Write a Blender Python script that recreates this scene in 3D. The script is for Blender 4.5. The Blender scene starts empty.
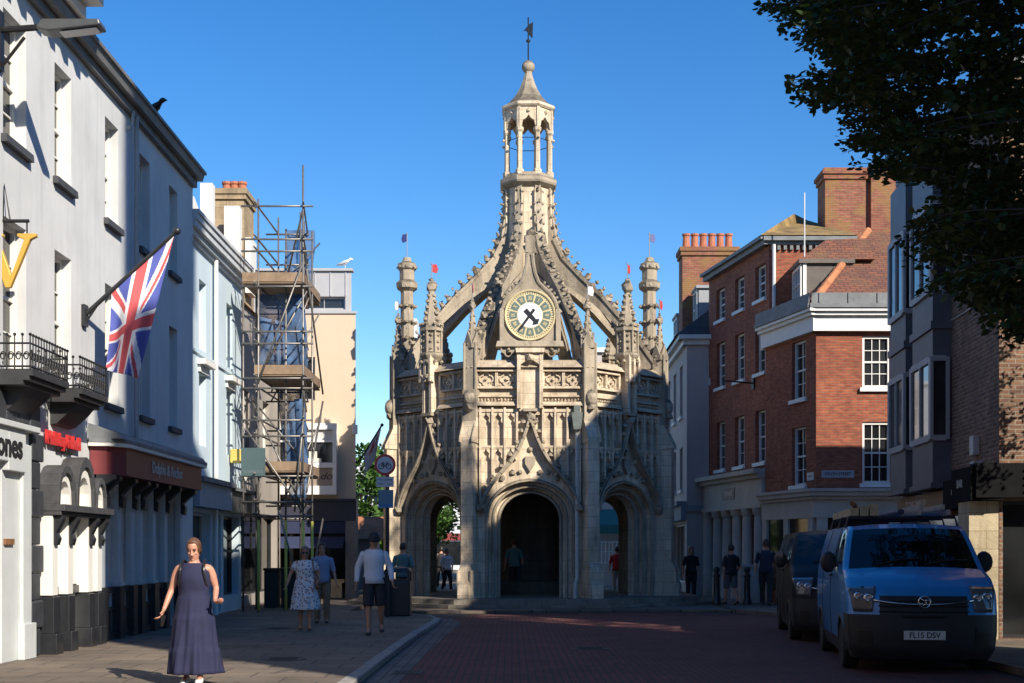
import bpy, bmesh, math, random
from mathutils import Vector, Matrix
random.seed(7)
S = bpy.context.scene
COL = S.collection
PI = math.pi
F, CX, HY, CH = 1300.0, 512.0, 552.0, 1.5
def R(d): return math.radians(d)
def P(px, py, Y): return Vector(((px-CX)*Y/F, Y, CH-(py-HY)*Y/F))
def XY(px, Y): return (px-CX)*Y/F

# ------------------------------------------------------------------ materials
def new_mat(name):
    m = bpy.data.materials.new(name); m.use_nodes = True
    nt = m.node_tree; b = nt.nodes['Principled BSDF']
    return m, nt, b
def node(nt, t, **k):
    n = nt.nodes.new(t)
    for a, v in k.items():
        if a in n.inputs.keys() if isinstance(a, str) and not hasattr(n, a) else False: n.inputs[a].default_value = v
        else: setattr(n, a, v)
    return n
def c4(c): return (c[0], c[1], c[2], 1)
def sc(c, k): return tuple(min(1, x*k) for x in c)
def ramp(nt, fac, stops):
    r = nt.nodes.new('ShaderNodeValToRGB'); e = r.color_ramp.elements
    while len(e) < len(stops): e.new(0.5)
    for i, (p, c) in enumerate(stops): e[i].position = p; e[i].color = c4(c)
    nt.links.new(fac, r.inputs[0]); return r.outputs[0]
def noise(nt, vec, scale, detail=4, rough=.55, dist=0):
    n = nt.nodes.new('ShaderNodeTexNoise'); n.inputs['Scale'].default_value = scale
    n.inputs['Detail'].default_value = detail; n.inputs['Roughness'].default_value = rough; n.inputs['Distortion'].default_value = dist
    if vec is not None: nt.links.new(vec, n.inputs['Vector'])
    return n.outputs['Fac']
def mix(nt, fac, a, b, mode='MIX'):
    n = nt.nodes.new('ShaderNodeMix'); n.data_type = 'RGBA'; n.blend_type = mode; n.clamp_factor = True
    for i, v in ((0, fac), (6, a), (7, b)):
        if isinstance(v, (int, float)): n.inputs[i].default_value = v
        elif isinstance(v, tuple): n.inputs[i].default_value = c4(v)
        else: nt.links.new(v, n.inputs[i])
    return n.outputs[2]
def mth(nt, op, a, b=None):
    n = nt.nodes.new('ShaderNodeMath'); n.operation = op
    for i, v in ((0, a), (1, b)):
        if v is None: continue
        if isinstance(v, (int, float)): n.inputs[i].default_value = v
        else: nt.links.new(v, n.inputs[i])
    return n.outputs[0]
def bump(nt, b, h, strength, dist=.02):
    n = nt.nodes.new('ShaderNodeBump'); n.inputs['Strength'].default_value = strength; n.inputs['Distance'].default_value = dist
    nt.links.new(h, n.inputs['Height']); nt.links.new(n.outputs[0], b.inputs['Normal'])
def objvec(nt): return nt.nodes.new('ShaderNodeTexCoord').outputs['Object']
def mapped(nt, v, s):
    m = nt.nodes.new('ShaderNodeMapping'); m.inputs['Scale'].default_value = s; nt.links.new(v, m.inputs['Vector']); return m.outputs[0]
def wallvec(nt):                      # (along the wall, height) for any upright face
    tc = nt.nodes.new('ShaderNodeTexCoord')
    so = nt.nodes.new('ShaderNodeSeparateXYZ'); nt.links.new(tc.outputs['Object'], so.inputs[0])
    sn = nt.nodes.new('ShaderNodeSeparateXYZ'); nt.links.new(tc.outputs['Normal'], sn.inputs[0])
    u = mth(nt, 'SUBTRACT', mth(nt, 'MULTIPLY', so.outputs[1], sn.outputs[0]), mth(nt, 'MULTIPLY', so.outputs[0], sn.outputs[1]))
    cb = nt.nodes.new('ShaderNodeCombineXYZ'); nt.links.new(u, cb.inputs[0]); nt.links.new(so.outputs[2], cb.inputs[1])
    return cb.outputs[0]
_mc = {}
def M(name, col, rough=.7, var=.18, scale=2.5, bmp=.15, metal=0., fine=30, spec=.5, streak=0.):
    if name in _mc: return _mc[name]
    m, nt, b = new_mat(name); v = objvec(nt)
    f = noise(nt, v, scale, 6, .6)
    c = ramp(nt, f, [(.3, sc(col, 1-var)), (.7, sc(col, 1+var))])
    if streak:
        g = noise(nt, mapped(nt, v, (6, 6, .35)), 1.0, 5, .6)
        c = mix(nt, ramp(nt, g, [(.5, (0, 0, 0)), (.75, (streak,)*3)]), c, sc(col, .55))
    nt.links.new(c, b.inputs['Base Color'])
    b.inputs['Roughness'].default_value = rough; b.inputs['Metallic'].default_value = metal
    b.inputs['Specular IOR Level'].default_value = spec
    if bmp: bump(nt, b, noise(nt, v, fine, 4, .6), bmp)
    _mc[name] = m; return m
def plain(name, col, rough=.5, metal=0., spec=.5, coat=0.):
    return M(name, col, rough, .06, 4, 0, metal, spec=spec)
def brick(name, c1, c2, mortar, bw=.225, bh=.075, stain=(.25, .2, .15), lichen=None, rough=.85, mort=.012):
    m, nt, b = new_mat(name); v = wallvec(nt)
    t = nt.nodes.new('ShaderNodeTexBrick'); nt.links.new(v, t.inputs['Vector'])
    t.inputs['Scale'].default_value = 1; t.inputs['Brick Width'].default_value = bw; t.inputs['Row Height'].default_value = bh
    t.inputs['Mortar Size'].default_value = mort; t.inputs['Mortar Smooth'].default_value = .3; t.inputs['Bias'].default_value = 0
    t.inputs['Color1'].default_value = c4(c1); t.inputs['Color2'].default_value = c4(c2); t.inputs['Mortar'].default_value = c4(mortar)
    o = objvec(nt)
    c = mix(nt, ramp(nt, noise(nt, o, 1.1, 6, .65), [(.42, (0, 0, 0)), (.75, (.75,)*3)]), t.outputs['Color'], stain)
    c = mix(nt, ramp(nt, noise(nt, mapped(nt, v, (1/bw*.8, 1/bh*.8, 1)), 1.0, 2, .5), [(.3, (.7,)*3), (.7, (1.25,)*3)]), (1, 1, 1), c, 'MULTIPLY') if False else c
    k = noise(nt, mapped(nt, v, (4.4, 13.3, 1)), 1.0, 1, .4)
    c = mix(nt, 1.0, c, ramp(nt, k, [(.3, (.62, .6, .6)), (.7, (1., 1., 1.))]), 'MULTIPLY')
    if lichen:
        c = mix(nt, ramp(nt, noise(nt, o, 1.6, 7, .7), [(.48, (0, 0, 0)), (.6, (.85,)*3)]), c, lichen)
    nt.links.new(c, b.inputs['Base Color']); b.inputs['Roughness'].default_value = rough
    h = mth(nt, 'ADD', mth(nt, 'MULTIPLY', t.outputs['Fac'], -1.0), mth(nt, 'MULTIPLY', noise(nt, o, 40, 3), .6))
    bump(nt, b, h, .5, .015)
    _mc[name] = m; return m
def stone(name, col, dark, block=True, lich=.55):
    m, nt, b = new_mat(name); o = objvec(nt); v = wallvec(nt)
    c = ramp(nt, noise(nt, o, 1.7, 8, .65), [(.27, sc(col, .7)), (.5, col), (.75, sc(col, 1.18))])
    if block:
        t = nt.nodes.new('ShaderNodeTexBrick'); nt.links.new(v, t.inputs['Vector']); t.inputs['Scale'].default_value = 1
        t.inputs['Brick Width'].default_value = .62; t.inputs['Row Height'].default_value = .31; t.inputs['Mortar Size'].default_value = .007
        t.inputs['Color1'].default_value = (1, 1, 1, 1); t.inputs['Color2'].default_value = (.8, .79, .77, 1); t.inputs['Mortar'].default_value = (.55, .53, .5, 1)
        c = mix(nt, 1.0, c, t.outputs['Color'], 'MULTIPLY')
    # rain streaks and soot
    g = noise(nt, mapped(nt, o, (3.2, 3.2, .45)), 1.0, 7, .65)
    c = mix(nt, ramp(nt, g, [(.48, (0, 0, 0)), (.72, (.75,)*3)]), c, dark)
    # lichen settles on weathered ledges
    sn = nt.nodes.new('ShaderNodeSeparateXYZ'); nt.links.new(nt.nodes.new('ShaderNodeNewGeometry').outputs['Normal'], sn.inputs[0])
    l = mth(nt, 'MULTIPLY', ramp(nt, sn.outputs[2], [(.25, (0, 0, 0)), (.6, (1, 1, 1))]), ramp(nt, noise(nt, o, 5, 6, .7), [(.3, (.35,)*3), (.6, (1, 1, 1))]))
    c = mix(nt, mth(nt, 'MULTIPLY', l, lich), c, sc(dark, .7))
    c = mix(nt, ramp(nt, noise(nt, o, 9, 5, .7), [(.6, (0, 0, 0)), (.72, (.6,)*3)]), c, sc(dark, .85))
    nt.links.new(c, b.inputs['Base Color']); b.inputs['Roughness'].default_value = .92; b.inputs['Specular IOR Level'].default_value = .2
    h = mth(nt, 'ADD', noise(nt, o, 22, 6, .7), mth(nt, 'MULTIPLY', noise(nt, o, 5, 5, .6), 1.5))
    bump(nt, b, h, .45, .03)
    _mc[name] = m; return m
def glass(name, col=(.02, .022, .025), rough=.06, tint=None):
    if name in _mc: return _mc[name]
    m, nt, b = new_mat(name); o = objvec(nt)
    c = ramp(nt, noise(nt, o, .9, 2, .5), [(.35, sc(col, .6)), (.65, sc(col, 1.6))])
    nt.links.new(c, b.inputs['Base Color']); b.inputs['Roughness'].default_value = rough; b.inputs['Specular IOR Level'].default_value = .6
    bump(nt, b, noise(nt, o, 1.3, 2, .5), .06, .03)
    _mc[name] = m; return m

# ------------------------------------------------------------------ mesh helpers
class Fr:                              # a frame on a wall: u along, z up, d outward
    def __init__(s, O, U, N):
        s.O = Vector(O) if len(O) == 3 else Vector((O[0], O[1], 0)); s.U = Vector((U[0], U[1], 0)).normalized(); s.N = Vector((N[0], N[1], 0)).normalized()
    def p(s, u, z, d=0): return s.O + s.U*u + s.N*d + Vector((0, 0, z))
def edge_fr(p, q):
    d = Vector((q[0]-p[0], q[1]-p[1])); L = d.length; d /= L
    return Fr((p[0], p[1], 0), d, (d.y, -d.x)), L
WORLD = Fr((0, 0, 0), (1, 0, 0), (0, -1, 0))
def BM(): return bmesh.new()
def face(bm, pts):
    try: return bm.faces.new([bm.verts.new(p) for p in pts])
    except ValueError: return None
def hexa(bm, p):                       # p: 8 points, bottom ring then top ring
    v = [bm.verts.new(x) for x in p]
    for f in ((3, 2, 1, 0), (4, 5, 6, 7), (0, 1, 5, 4), (1, 2, 6, 5), (2, 3, 7, 6), (3, 0, 4, 7)): bm.faces.new([v[i] for i in f])
def bx(bm, fr, u0, u1, z0, z1, d0, d1, ti=0, to=0):
    hexa(bm, [fr.p(u0, z0, d1), fr.p(u1, z0, d1), fr.p(u1, z0, d0), fr.p(u0, z0, d0),
              fr.p(u0+ti, z1, d1-to), fr.p(u1-ti, z1, d1-to), fr.p(u1-ti, z1, d0), fr.p(u0+ti, z1, d0)])
def wbox(bm, x0, x1, y0, y1, z0, z1):
    hexa(bm, [Vector(q) for q in ((x0, y0, z0), (x1, y0, z0), (x1, y1, z0), (x0, y1, z0), (x0, y0, z1), (x1, y0, z1), (x1, y1, z1), (x0, y1, z1))])
def prism(bm, fr, pts, d0, d1):        # polygon in (u,z) pushed from d0 to d1
    a = [bm.verts.new(fr.p(u, z, d1)) for u, z in pts]; b = [bm.verts.new(fr.p(u, z, d0)) for u, z in pts]
    bm.faces.new(a); bm.faces.new(b[::-1]); n = len(pts)
    for i in range(n): bm.faces.new((a[i], b[i], b[(i+1) % n], a[(i+1) % n]))
def slab(bm, pts, z0, z1):             # polygon in (x,y)
    a = [bm.verts.new((x, y, z1)) for x, y in pts]; b = [bm.verts.new((x, y, z0)) for x, y in pts]
    bm.faces.new(a); bm.faces.new(b[::-1]); n = len(pts)
    for i in range(n): bm.faces.new((b[i], b[(i+1) % n], a[(i+1) % n], a[i]))
def tube(bm, pts, r, seg=8, caps=True):
    pts = [Vector(p) for p in pts]; rs = r if isinstance(r, (list, tuple)) else [r]*len(pts); rings = []
    for i, p in enumerate(pts):
        t = (pts[min(i+1, len(pts)-1)] - pts[max(i-1, 0)])
        if t.length < 1e-9: t = Vector((0, 0, 1))
        t.normalize(); a = t.orthogonal() if i == 0 else (a - t*a.dot(t))
        if a.length < 1e-6: a = t.orthogonal()
        a.normalize(); b = t.cross(a)
        rings.append([bm.verts.new(p + (a*math.cos(2*PI*k/seg) + b*math.sin(2*PI*k/seg))*rs[i]) for k in range(seg)])
    for A, B in zip(rings, rings[1:]):
        for k in range(seg): bm.faces.new((A[k], A[(k+1) % seg], B[(k+1) % seg], B[k]))
    if caps: bm.faces.new(rings[0][::-1]); bm.faces.new(rings[-1])
def lathe(bm, c, prof, seg=16, ph=0., close=True):
    rings = [[bm.verts.new((c[0]+r*math.cos(2*PI*k/seg+ph), c[1]+r*math.sin(2*PI*k/seg+ph), c[2]+z)) for k in range(seg)] for r, z in prof]
    for A, B in zip(rings, rings[1:]):
        for k in range(seg): bm.faces.new((A[k], A[(k+1) % seg], B[(k+1) % seg], B[k]))
    if close: bm.faces.new(rings[0][::-1]); bm.faces.new(rings[-1])
def ball(bm, c, r, sub=1, s=(1, 1, 1)):
    bmesh.ops.create_icosphere(bm, subdivisions=sub, radius=r, matrix=Matrix.Translation(c) @ Matrix.Diagonal((*s, 1)))
def knob(bm, c, r):                    # a leafy lump of carved stone
    g = bmesh.ops.create_icosphere(bm, subdivisions=1, radius=r, matrix=Matrix.Translation(c) @ Matrix.Rotation(random.uniform(0, 3), 4, 'Z'))
    for v in g['verts']: v.co = Vector(c) + (v.co - Vector(c))*random.uniform(.65, 1.3)
def loft(bm, rings, cap=True):
    rv = [[bm.verts.new(p) for p in r] for r in rings]; n = len(rv[0])
    for A, B in zip(rv, rv[1:]):
        for k in range(n): bm.faces.new((A[k], A[(k+1) % n], B[(k+1) % n], B[k]))
    if cap: bm.faces.new(rv[0][::-1]); bm.faces.new(rv[-1])
def sheet(bm, grid):
    rv = [[bm.verts.new(p) for p in r] for r in grid]
    for A, B in zip(rv, rv[1:]):
        for k in range(len(A)-1): bm.faces.new((A[k], A[k+1], B[k+1], B[k]))

# ------------------------------------------------------------------ objects
def root_of(o):
    while o.parent: o = o.parent
    return o
def obj(name, bm, m, parent=None, smooth=False, bevel=0., label=None, solid=0., recalc=True):
    me = bpy.data.meshes.new(name)
    if recalc: bmesh.ops.recalc_face_normals(bm, faces=bm.faces)
    if parent is not None: bmesh.ops.translate(bm, verts=bm.verts, vec=-root_of(parent).location)
    bm.to_mesh(me); bm.free()
    for x in (m if isinstance(m, (list, tuple)) else [m]): me.materials.append(x)
    if smooth:
        for p in me.polygons: p.use_smooth = True
        if smooth != 'all' and hasattr(me, 'set_sharp_from_angle'): me.set_sharp_from_angle(angle=R(40))
    o = bpy.data.objects.new(name, me); COL.objects.link(o)
    if parent is not None: o.parent = parent
    if bevel:
        b = o.modifiers.new('bevel', 'BEVEL'); b.width = bevel; b.segments = 2; b.limit_method = 'ANGLE'; b.angle_limit = R(40)
    if solid:
        b = o.modifiers.new('solid', 'SOLIDIFY'); b.thickness = solid; b.offset = -1
    if label: o['label'] = label
    return o
def obj_islands(name, bm, m, parent, **k):   # one mesh per loose piece
    bm.verts.index_update(); seen = set(); out = []
    for v0 in bm.verts:
        if v0.index in seen: continue
        st_, isl = [v0], set()
        while st_:
            v = st_.pop()
            if v.index in isl: continue
            isl.add(v.index); st_ += [e.other_vert(v) for e in v.link_edges if e.other_vert(v).index not in isl]
        seen |= isl; b = bm.copy(); b.verts.ensure_lookup_table(); bmesh.ops.delete(b, geom=[v for v in b.verts if v.index not in isl], context='VERTS'); out.append(obj(name, b, m, parent, **k))
    bm.free(); return out
def thing(name, label, cat, loc=(0, 0, 0), group=None):
    o = bpy.data.objects.new(name, None); COL.objects.link(o); o.location = loc; o.empty_display_size = .3
    return tag(o, label, cat, group)
def tag(o, label, cat, group=None):
    o['label'] = label; o['category'] = cat
    if group: o['group'] = group
    return o
def recenter(o):                       # a thing that is one mesh: origin to its base
    vs = [v.co for v in o.data.vertices]
    c = Vector(((min(v.x for v in vs)+max(v.x for v in vs))/2, (min(v.y for v in vs)+max(v.y for v in vs))/2, min(v.z for v in vs)))
    o.data.transform(Matrix.Translation(-c)); o.location = c; return o
def struct(name, bm, m, **k):
    o = obj(name, bm, m, **k); o['kind'] = 'structure'; return o
def dup(r, loc, rotz=None, label=None, group=None):
    c = r.copy(); COL.objects.link(c); c.location = loc
    if rotz is not None: c.rotation_euler = (0, 0, rotz)
    if label: c['label'] = label
    if group: c['group'] = group
    for ch in list(r.children):
        a = ch.copy(); COL.objects.link(a); a.parent = c
        for g in list(ch.children):
            b = g.copy(); COL.objects.link(b); b.parent = a
    return c
def text_bm(body, size, fr, u, z, d, ext=.012, bold=0., sx=1., align='CENTER', shear=0.):
    cu = bpy.data.curves.new('t', 'FONT'); cu.body = body; cu.size = size; cu.extrude = ext; cu.offset = bold; cu.align_x = align; cu.align_y = 'CENTER'; cu.shear = shear
    cu.resolution_u = 3
    o = bpy.data.objects.new('t', cu); COL.objects.link(o); dg = bpy.context.evaluated_depsgraph_get()
    me = bpy.data.meshes.new_from_object(o.evaluated_get(dg)); bpy.data.objects.remove(o); bpy.data.curves.remove(cu)
    bm = BM(); bm.from_mesh(me); bpy.data.meshes.remove(me)
    for v in bm.verts: v.co = fr.p(u+v.co.x*sx, z+v.co.y, d+v.co.z)
    return bm
def wall_holes(bm, fr, u0, u1, z0, z1, holes, depth=.18):
    us = sorted({u0, u1, *[h[0] for h in holes], *[h[1] for h in holes]}); zs = sorted({z0, z1, *[h[2] for h in holes], *[h[3] for h in holes]})
    us = [u for u in us if u0 <= u <= u1]; zs = [z for z in zs if z0 <= z <= z1]
    for a, b in zip(us, us[1:]):
        for c, e in zip(zs, zs[1:]):
            mu, mz = (a+b)/2, (c+e)/2
            if any(h[0] < mu < h[1] and h[2] < mz < h[3] for h in holes): continue
            face(bm, [fr.p(a, c), fr.p(b, c), fr.p(b, e), fr.p(a, e)])
    for a, b, c, e in [h[:4] for h in holes]:
        for q in (((a, c), (a, e)), ((b, e), (b, c)), ((a, e), (b, e)), ((b, c), (a, c))):
            (p0, p1) = q; face(bm, [fr.p(*p0), fr.p(*p1), fr.p(*p1, -depth), fr.p(*p0, -depth)])
def body(bm, poly, z0, z1, holes=None, depth=.18, top=True):
    holes = holes or {}; frs = []
    for i in range(len(poly)):
        fr, L = edge_fr(poly[i], poly[(i+1) % len(poly)]); frs.append((fr, L))
        wall_holes(bm, fr, 0, L, z0, z1, holes.get(i, []), depth)
    if top: face(bm, [Vector((x, y, z1)) for x, y in poly])
    return frs
def window(fr, u0, u1, z0, z1, parent, fm, gm, depth=.14, cols=3, rows=4, sash=True, sill=None, fw=.06, bar=.022, label=None, silld=.09, curtain=None):
    bm = BM(); d0, d1 = -depth-.05, -depth+.02
    g = .001
    for a, b, c, e in ((u0+g, u0+fw, z0+g, z1-g), (u1-fw, u1-g, z0+g, z1-g), (u0+fw, u1-fw, z0+g, z0+fw), (u0+fw, u1-fw, z1-fw, z1-g)): bx(bm, fr, a, b, c, e, d0, d1)
    mz = (z0+z1)/2
    if sash: bx(bm, fr, u0+fw, u1-fw, mz-.025, mz+.025, d0, d1-.015)
    for i in range(1, cols):
        u = u0+fw+(u1-u0-2*fw)*i/cols; bx(bm, fr, u-bar/2, u+bar/2, z0+fw, z1-fw, d0+.012, d1-.03)
    for i in range(1, rows):
        z = z0+fw+(z1-z0-2*fw)*i/rows
        if sash and abs(z-mz) < .04: continue
        bx(bm, fr, u0+fw, u1-fw, z-bar/2, z+bar/2, d0+.014, d1-.032)
    w = obj('window', bm, fm, parent)
    if label: w['label'] = label
    bm = BM(); face(bm, [fr.p(u0, z0, d0+.008), fr.p(u1, z0, d0+.008), fr.p(u1, z1, d0+.008), fr.p(u0, z1, d0+.008)]); obj('pane', bm, gm, w)
    if sill: bm = BM(); bx(bm, fr, u0-.08, u1+.08, z0-.11, z0-.002, -depth+.03, silld, 0, .01); obj('sill', bm, sill, w)
    return w
# ------------------------------------------------------------------ camera, sky, sun
SUN_AZ, SUN_EL = R(38), R(33)          # azimuth from straight behind the camera towards its right
cam = bpy.data.cameras.new('Camera'); co = bpy.data.objects.new('Camera', cam); COL.objects.link(co); S.camera = co
cam.sensor_width = 36; cam.lens = F/1024*36; cam.shift_y = (HY-341.5)/1024; cam.clip_end = 3000; cam.clip_start = .1
co.location = (0, 0, CH); co.rotation_euler = (R(90), 0, 0)
sund = Vector((math.sin(SUN_AZ)*math.cos(SUN_EL), -math.cos(SUN_AZ)*math.cos(SUN_EL), math.sin(SUN_EL)))
li = bpy.data.lights.new('sun', 'SUN'); li.energy = 5.0; li.angle = R(.5); li.color = (1, .91, .77)
lo = bpy.data.objects.new('sun', li); COL.objects.link(lo); lo.rotation_euler = sund.to_track_quat('Z', 'Y').to_euler(); lo.location = (30, -40, 50)
W = bpy.data.worlds.new('World'); S.world = W; W.use_nodes = True; nt = W.node_tree
sky = nt.nodes.new('ShaderNodeTexSky'); sky.sky_type = 'NISHITA'; sky.sun_disc = False
sky.sun_elevation = SUN_EL; sky.sun_rotation = math.atan2(sund.x, sund.y); sky.altitude = 0; sky.air_density = 1.0; sky.dust_density = .0; sky.ozone_density = 3.0
hs = nt.nodes.new('ShaderNodeHueSaturation'); hs.inputs['Saturation'].default_value = 1.35; hs.inputs['Hue'].default_value = .5065
nt.links.new(sky.outputs[0], hs.inputs['Color']); nt.links.new(hs.outputs[0], nt.nodes['Background'].inputs[0]); nt.nodes['Background'].inputs[1].default_value = .115
S.view_settings.view_transform = 'Standard'; S.view_settings.look = 'None'; S.view_settings.exposure = .58; S.view_settings.gamma = 1
S.cycles.max_bounces = 6; S.cycles.use_adaptive_sampling = True

# ------------------------------------------------------------------ ground
def paving(name, c1, c2, mortar, bw, bh, mort, rot=0., rough=.85, var=.5):
    m, nt, b = new_mat(name); o = objvec(nt)
    mp = nt.nodes.new('ShaderNodeMapping'); mp.inputs['Rotation'].default_value = (0, 0, rot); nt.links.new(o, mp.inputs[0])
    t = nt.nodes.new('ShaderNodeTexBrick'); nt.links.new(mp.outputs[0], t.inputs['Vector']); t.inputs['Scale'].default_value = 1
    t.inputs['Brick Width'].default_value = bw; t.inputs['Row Height'].default_value = bh; t.inputs['Mortar Size'].default_value = mort
    t.inputs['Color1'].default_value = c4(c1); t.inputs['Color2'].default_value = c4(c2); t.inputs['Mortar'].default_value = c4(mortar)
    c = mix(nt, 1.0, t.outputs[0], ramp(nt, noise(nt, o, .7, 8, .65), [(.3, (1-var,)*3), (.7, (1.0,)*3)]), 'MULTIPLY')
    c = mix(nt, ramp(nt, noise(nt, o, 6, 5, .7), [(.58, (0, 0, 0)), (.75, (.5,)*3)]), c, sc(mortar, .7))
    c = mix(nt, ramp(nt, noise(nt, o, 3.1, 1, .4), [(.75, (0, 0, 0)), (.78, (.8,)*3)]), c, (.05, .05, .05))
    nt.links.new(c, b.inputs['Base Color']); b.inputs['Roughness'].default_value = rough
    bump(nt, b, mth(nt, 'ADD', mth(nt, 'MULTIPLY', t.outputs['Fac'], -1.), noise(nt, o, 12, 6, .7)), .5, .012)
    return m
m_asph = M('asphalt', (.05, .05, .052), .9, .3, .6, .4, fine=80)
m_flag = paving('flagstones', (.23, .18, .132), (.175, .137, .104), (.07, .056, .044), .9, .6, .014)
m_road = paving('red_block_road', (.21, .052, .042), (.14, .04, .036), (.055, .036, .032), .21, .105, .012, R(90))
m_gut = paving('granite_setts', (.17, .16, .155), (.13, .125, .12), (.06, .06, .055), .3, .15, .012, R(90))
m_kerb = M('granite_kerb', (.27, .25, .23), .85, .25, 6, .3, fine=60)
bm = BM(); face(bm, [(-500, -60, -.108), (500, -60, -.108), (500, 900, -.108), (-500, 900, -.108)]); struct('ground', bm, m_asph)
kl = [(-1.95, -20), (-1.9, 8), (-1.86, 14), (-1.8, 20), (-1.72, 25), (-1.62, 28), (-1.62, 29.6), (-1.9, 31.0), (-2.6, 32.2), (-4.0, 33.2)]
def offs(l, d):
    r = []
    for i, p in enumerate(l):
        a = Vector(l[max(i-1, 0)]); b = Vector(l[min(i+1, len(l)-1)]); t = (b-a).normalized(); r.append((p[0]+t.y*d, p[1]-t.x*d))
    return r
k2 = offs(kl, -.16)
bm = BM(); slab(bm, [(-7.3, -20)] + k2 + [(-4.2, 33.6), (-4.2, 48), (-30, 48), (-30, 29), (-7.3, 29)], -.1, 0); struct('pavement_left', bm, m_flag)
bm = BM()
for i in range(len(kl)-1):             # kerbstones
    a, b = Vector(kl[i]), Vector(kl[i+1]); a2, b2 = Vector(k2[i]), Vector(k2[i+1]); n = max(1, round((b-a).length/.9))
    for k in range(n):
        q = []
        for (p0, p1, f) in ((a2, b2, k/n), (a, b, k/n), (a, b, (k+1)/n), (a2, b2, (k+1)/n)): q.append(p0.lerp(p1, f))
        cc = sum(q, Vector((0, 0)))/4; q = [cc + (v-cc)*(1-.008/.5) for v in q]; h = random.uniform(.002, .012)
        hexa(bm, [Vector((v.x, v.y, -.1)) for v in q] + [Vector((v.x, v.y, h - (.015 if j in (1, 2) else 0))) for j, v in enumerate(q)])
o = obj('kerb_left', bm, m_kerb, bevel=.015); o['kind'] = 'structure'
g1 = offs(kl, .45)
bm = BM(); slab(bm, kl + g1[::-1], -.105, -.097); struct('gutter_setts', bm, m_gut)
bm = BM(); face(bm, [Vector((x, y, -.1)) for x, y in ([g for g in g1[:8]] + [(-1.0, 33.2), (1.4, 34.0), (4.5, 34.2), (6.4, 33.0), (6.0, -20)])]); struct('road', bm, m_road)
bm = BM(); slab(bm, [(-3.9, 33.62), (-.8, 33.75), (1.4, 34.5), (4.5, 34.7), (5.8, 34.2), (5.8, 60), (-4.19, 60)], -.1, -.03); struct('path_around_cross', bm, m_flag)
bm = BM(); slab(bm, [(6.3, -20), (6.6, 20), (6.9, 31), (5.81, 34.2), (5.81, 60), (30, 60), (30, -20)], -.1, .0); struct('pavement_right', bm, m_flag)
bm = BM(); slab(bm, [(-30, 60.02), (30, 60.02), (30, 200), (-30, 200)], -.1, -.03); struct('street_far', bm, m_flag)

# ------------------------------------------------------------------ the market cross
st = stone('cross_limestone', (.72, .60, .45), (.21, .165, .115))
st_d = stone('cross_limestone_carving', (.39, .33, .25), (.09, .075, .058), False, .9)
st_in = stone('cross_vault_shaded_stone', (.10, .088, .07), (.035, .03, .025))  # same limestone, with the gloom inside the arches put into its colour
CC = Vector((.5, 40.0)); RV = 4.2; AP = RV*math.cos(PI/8); HW = RV*math.sin(PI/8)
cross = thing('market_cross', 'octagonal weathered limestone market cross with clock and crown of flying ribs', 'market cross', (CC.x, CC.y, 0))
def fframe(k, r=AP):
    t = R(-90+45*k); n = Vector((math.cos(t), math.sin(t))); return Fr((CC.x+n.x*r, CC.y+n.y*r, 0), (-n.y, n.x), n)
def vframe(k):                         # radial frame at a corner: u outwards, d sideways
    t = R(-90+45*k+22.5); n = Vector((math.cos(t), math.sin(t))); return Fr((CC.x, CC.y, 0), n, (-n.y, n.x))
def arch(hw, zs, za, n=9):             # four-centred arch from the right springing to the left
    r = []
    for i in range(n+1):
        t = i/n; x = hw*math.cos(t*PI/2)**.85; r.append((x, zs+(za-zs)*(.8*math.sin(t*PI/2)+.2*t)))
    return r + [(-x, z) for x, z in r[-2::-1]]
Z0 = .22
def arched(bm, fr, w, top, hw, zs, za, d0, d1, z0=Z0):
    ar = arch(hw, zs, za); n = len(ar)//2
    right = [(hw, z0), (w, z0), (w, top), (0, top)] + ar[:n+1][::-1]
    prism(bm, fr, right, d0, d1); prism(bm, fr, [(-x, z) for x, z in right][::-1], d0, d1)
def strip(bm, fr, path, w, d0, d1, w2=None):
    for a, b in zip(path, path[1:]):
        va, vb = Vector(a), Vector(b); t = (vb-va).normalized(); n = Vector((-t.y, t.x))*w/2
        e = t*.01
        prism(bm, fr, [tuple(va-e+n), tuple(va-e-n), tuple(vb+e-n), tuple(vb+e+n)], d0, d1)
OG = [(1.36, 2.8), (1.27, 3.05), (1.08, 3.36), (.82, 3.68), (.56, 3.98), (.35, 4.3), (.19, 4.65), (.09, 4.95), (.03, 5.15)]
def og_z(u):
    u = abs(u)
    for a, b in zip(OG, OG[1:]):
        if b[0] <= u <= a[0]: return a[1]+(b[1]-a[1])*(a[0]-u)/(a[0]-b[0])
    return 2.6
def quatrefoil(bm, fr, u, z, r, d):
    pts = []
    for i in range(4):
        a0 = i*PI/2
        for j in range(7):
            a = a0 + R(-100) + j*R(200)/6; pts.append(fr.p(u+r*.5*math.cos(a0)+r*.5*math.cos(a), z+r*.5*math.sin(a0)+r*.5*math.sin(a), d))
    tube(bm, pts+[pts[0]], r*.13, 5, False)
    knob(bm, fr.p(u, z, d), r*.28)
def SPLIT(name, bm, m, parent):          # one mesh per face of the octagon
    me = bpy.data.meshes.new('t'); bm.to_mesh(me); bm.free()
    for k in range(8):
        b = BM(); b.from_mesh(me); dl = [f for f in b.faces if round((math.degrees(math.atan2(f.calc_center_median().y-CC.y, f.calc_center_median().x-CC.x))+90)/45) % 8 != k]
        bmesh.ops.delete(b, geom=dl, context='FACES'); obj(name, b, m, parent)
tower_wall = BM(); tracery = BM(); hood = BM(); parapet = BM()
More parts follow.
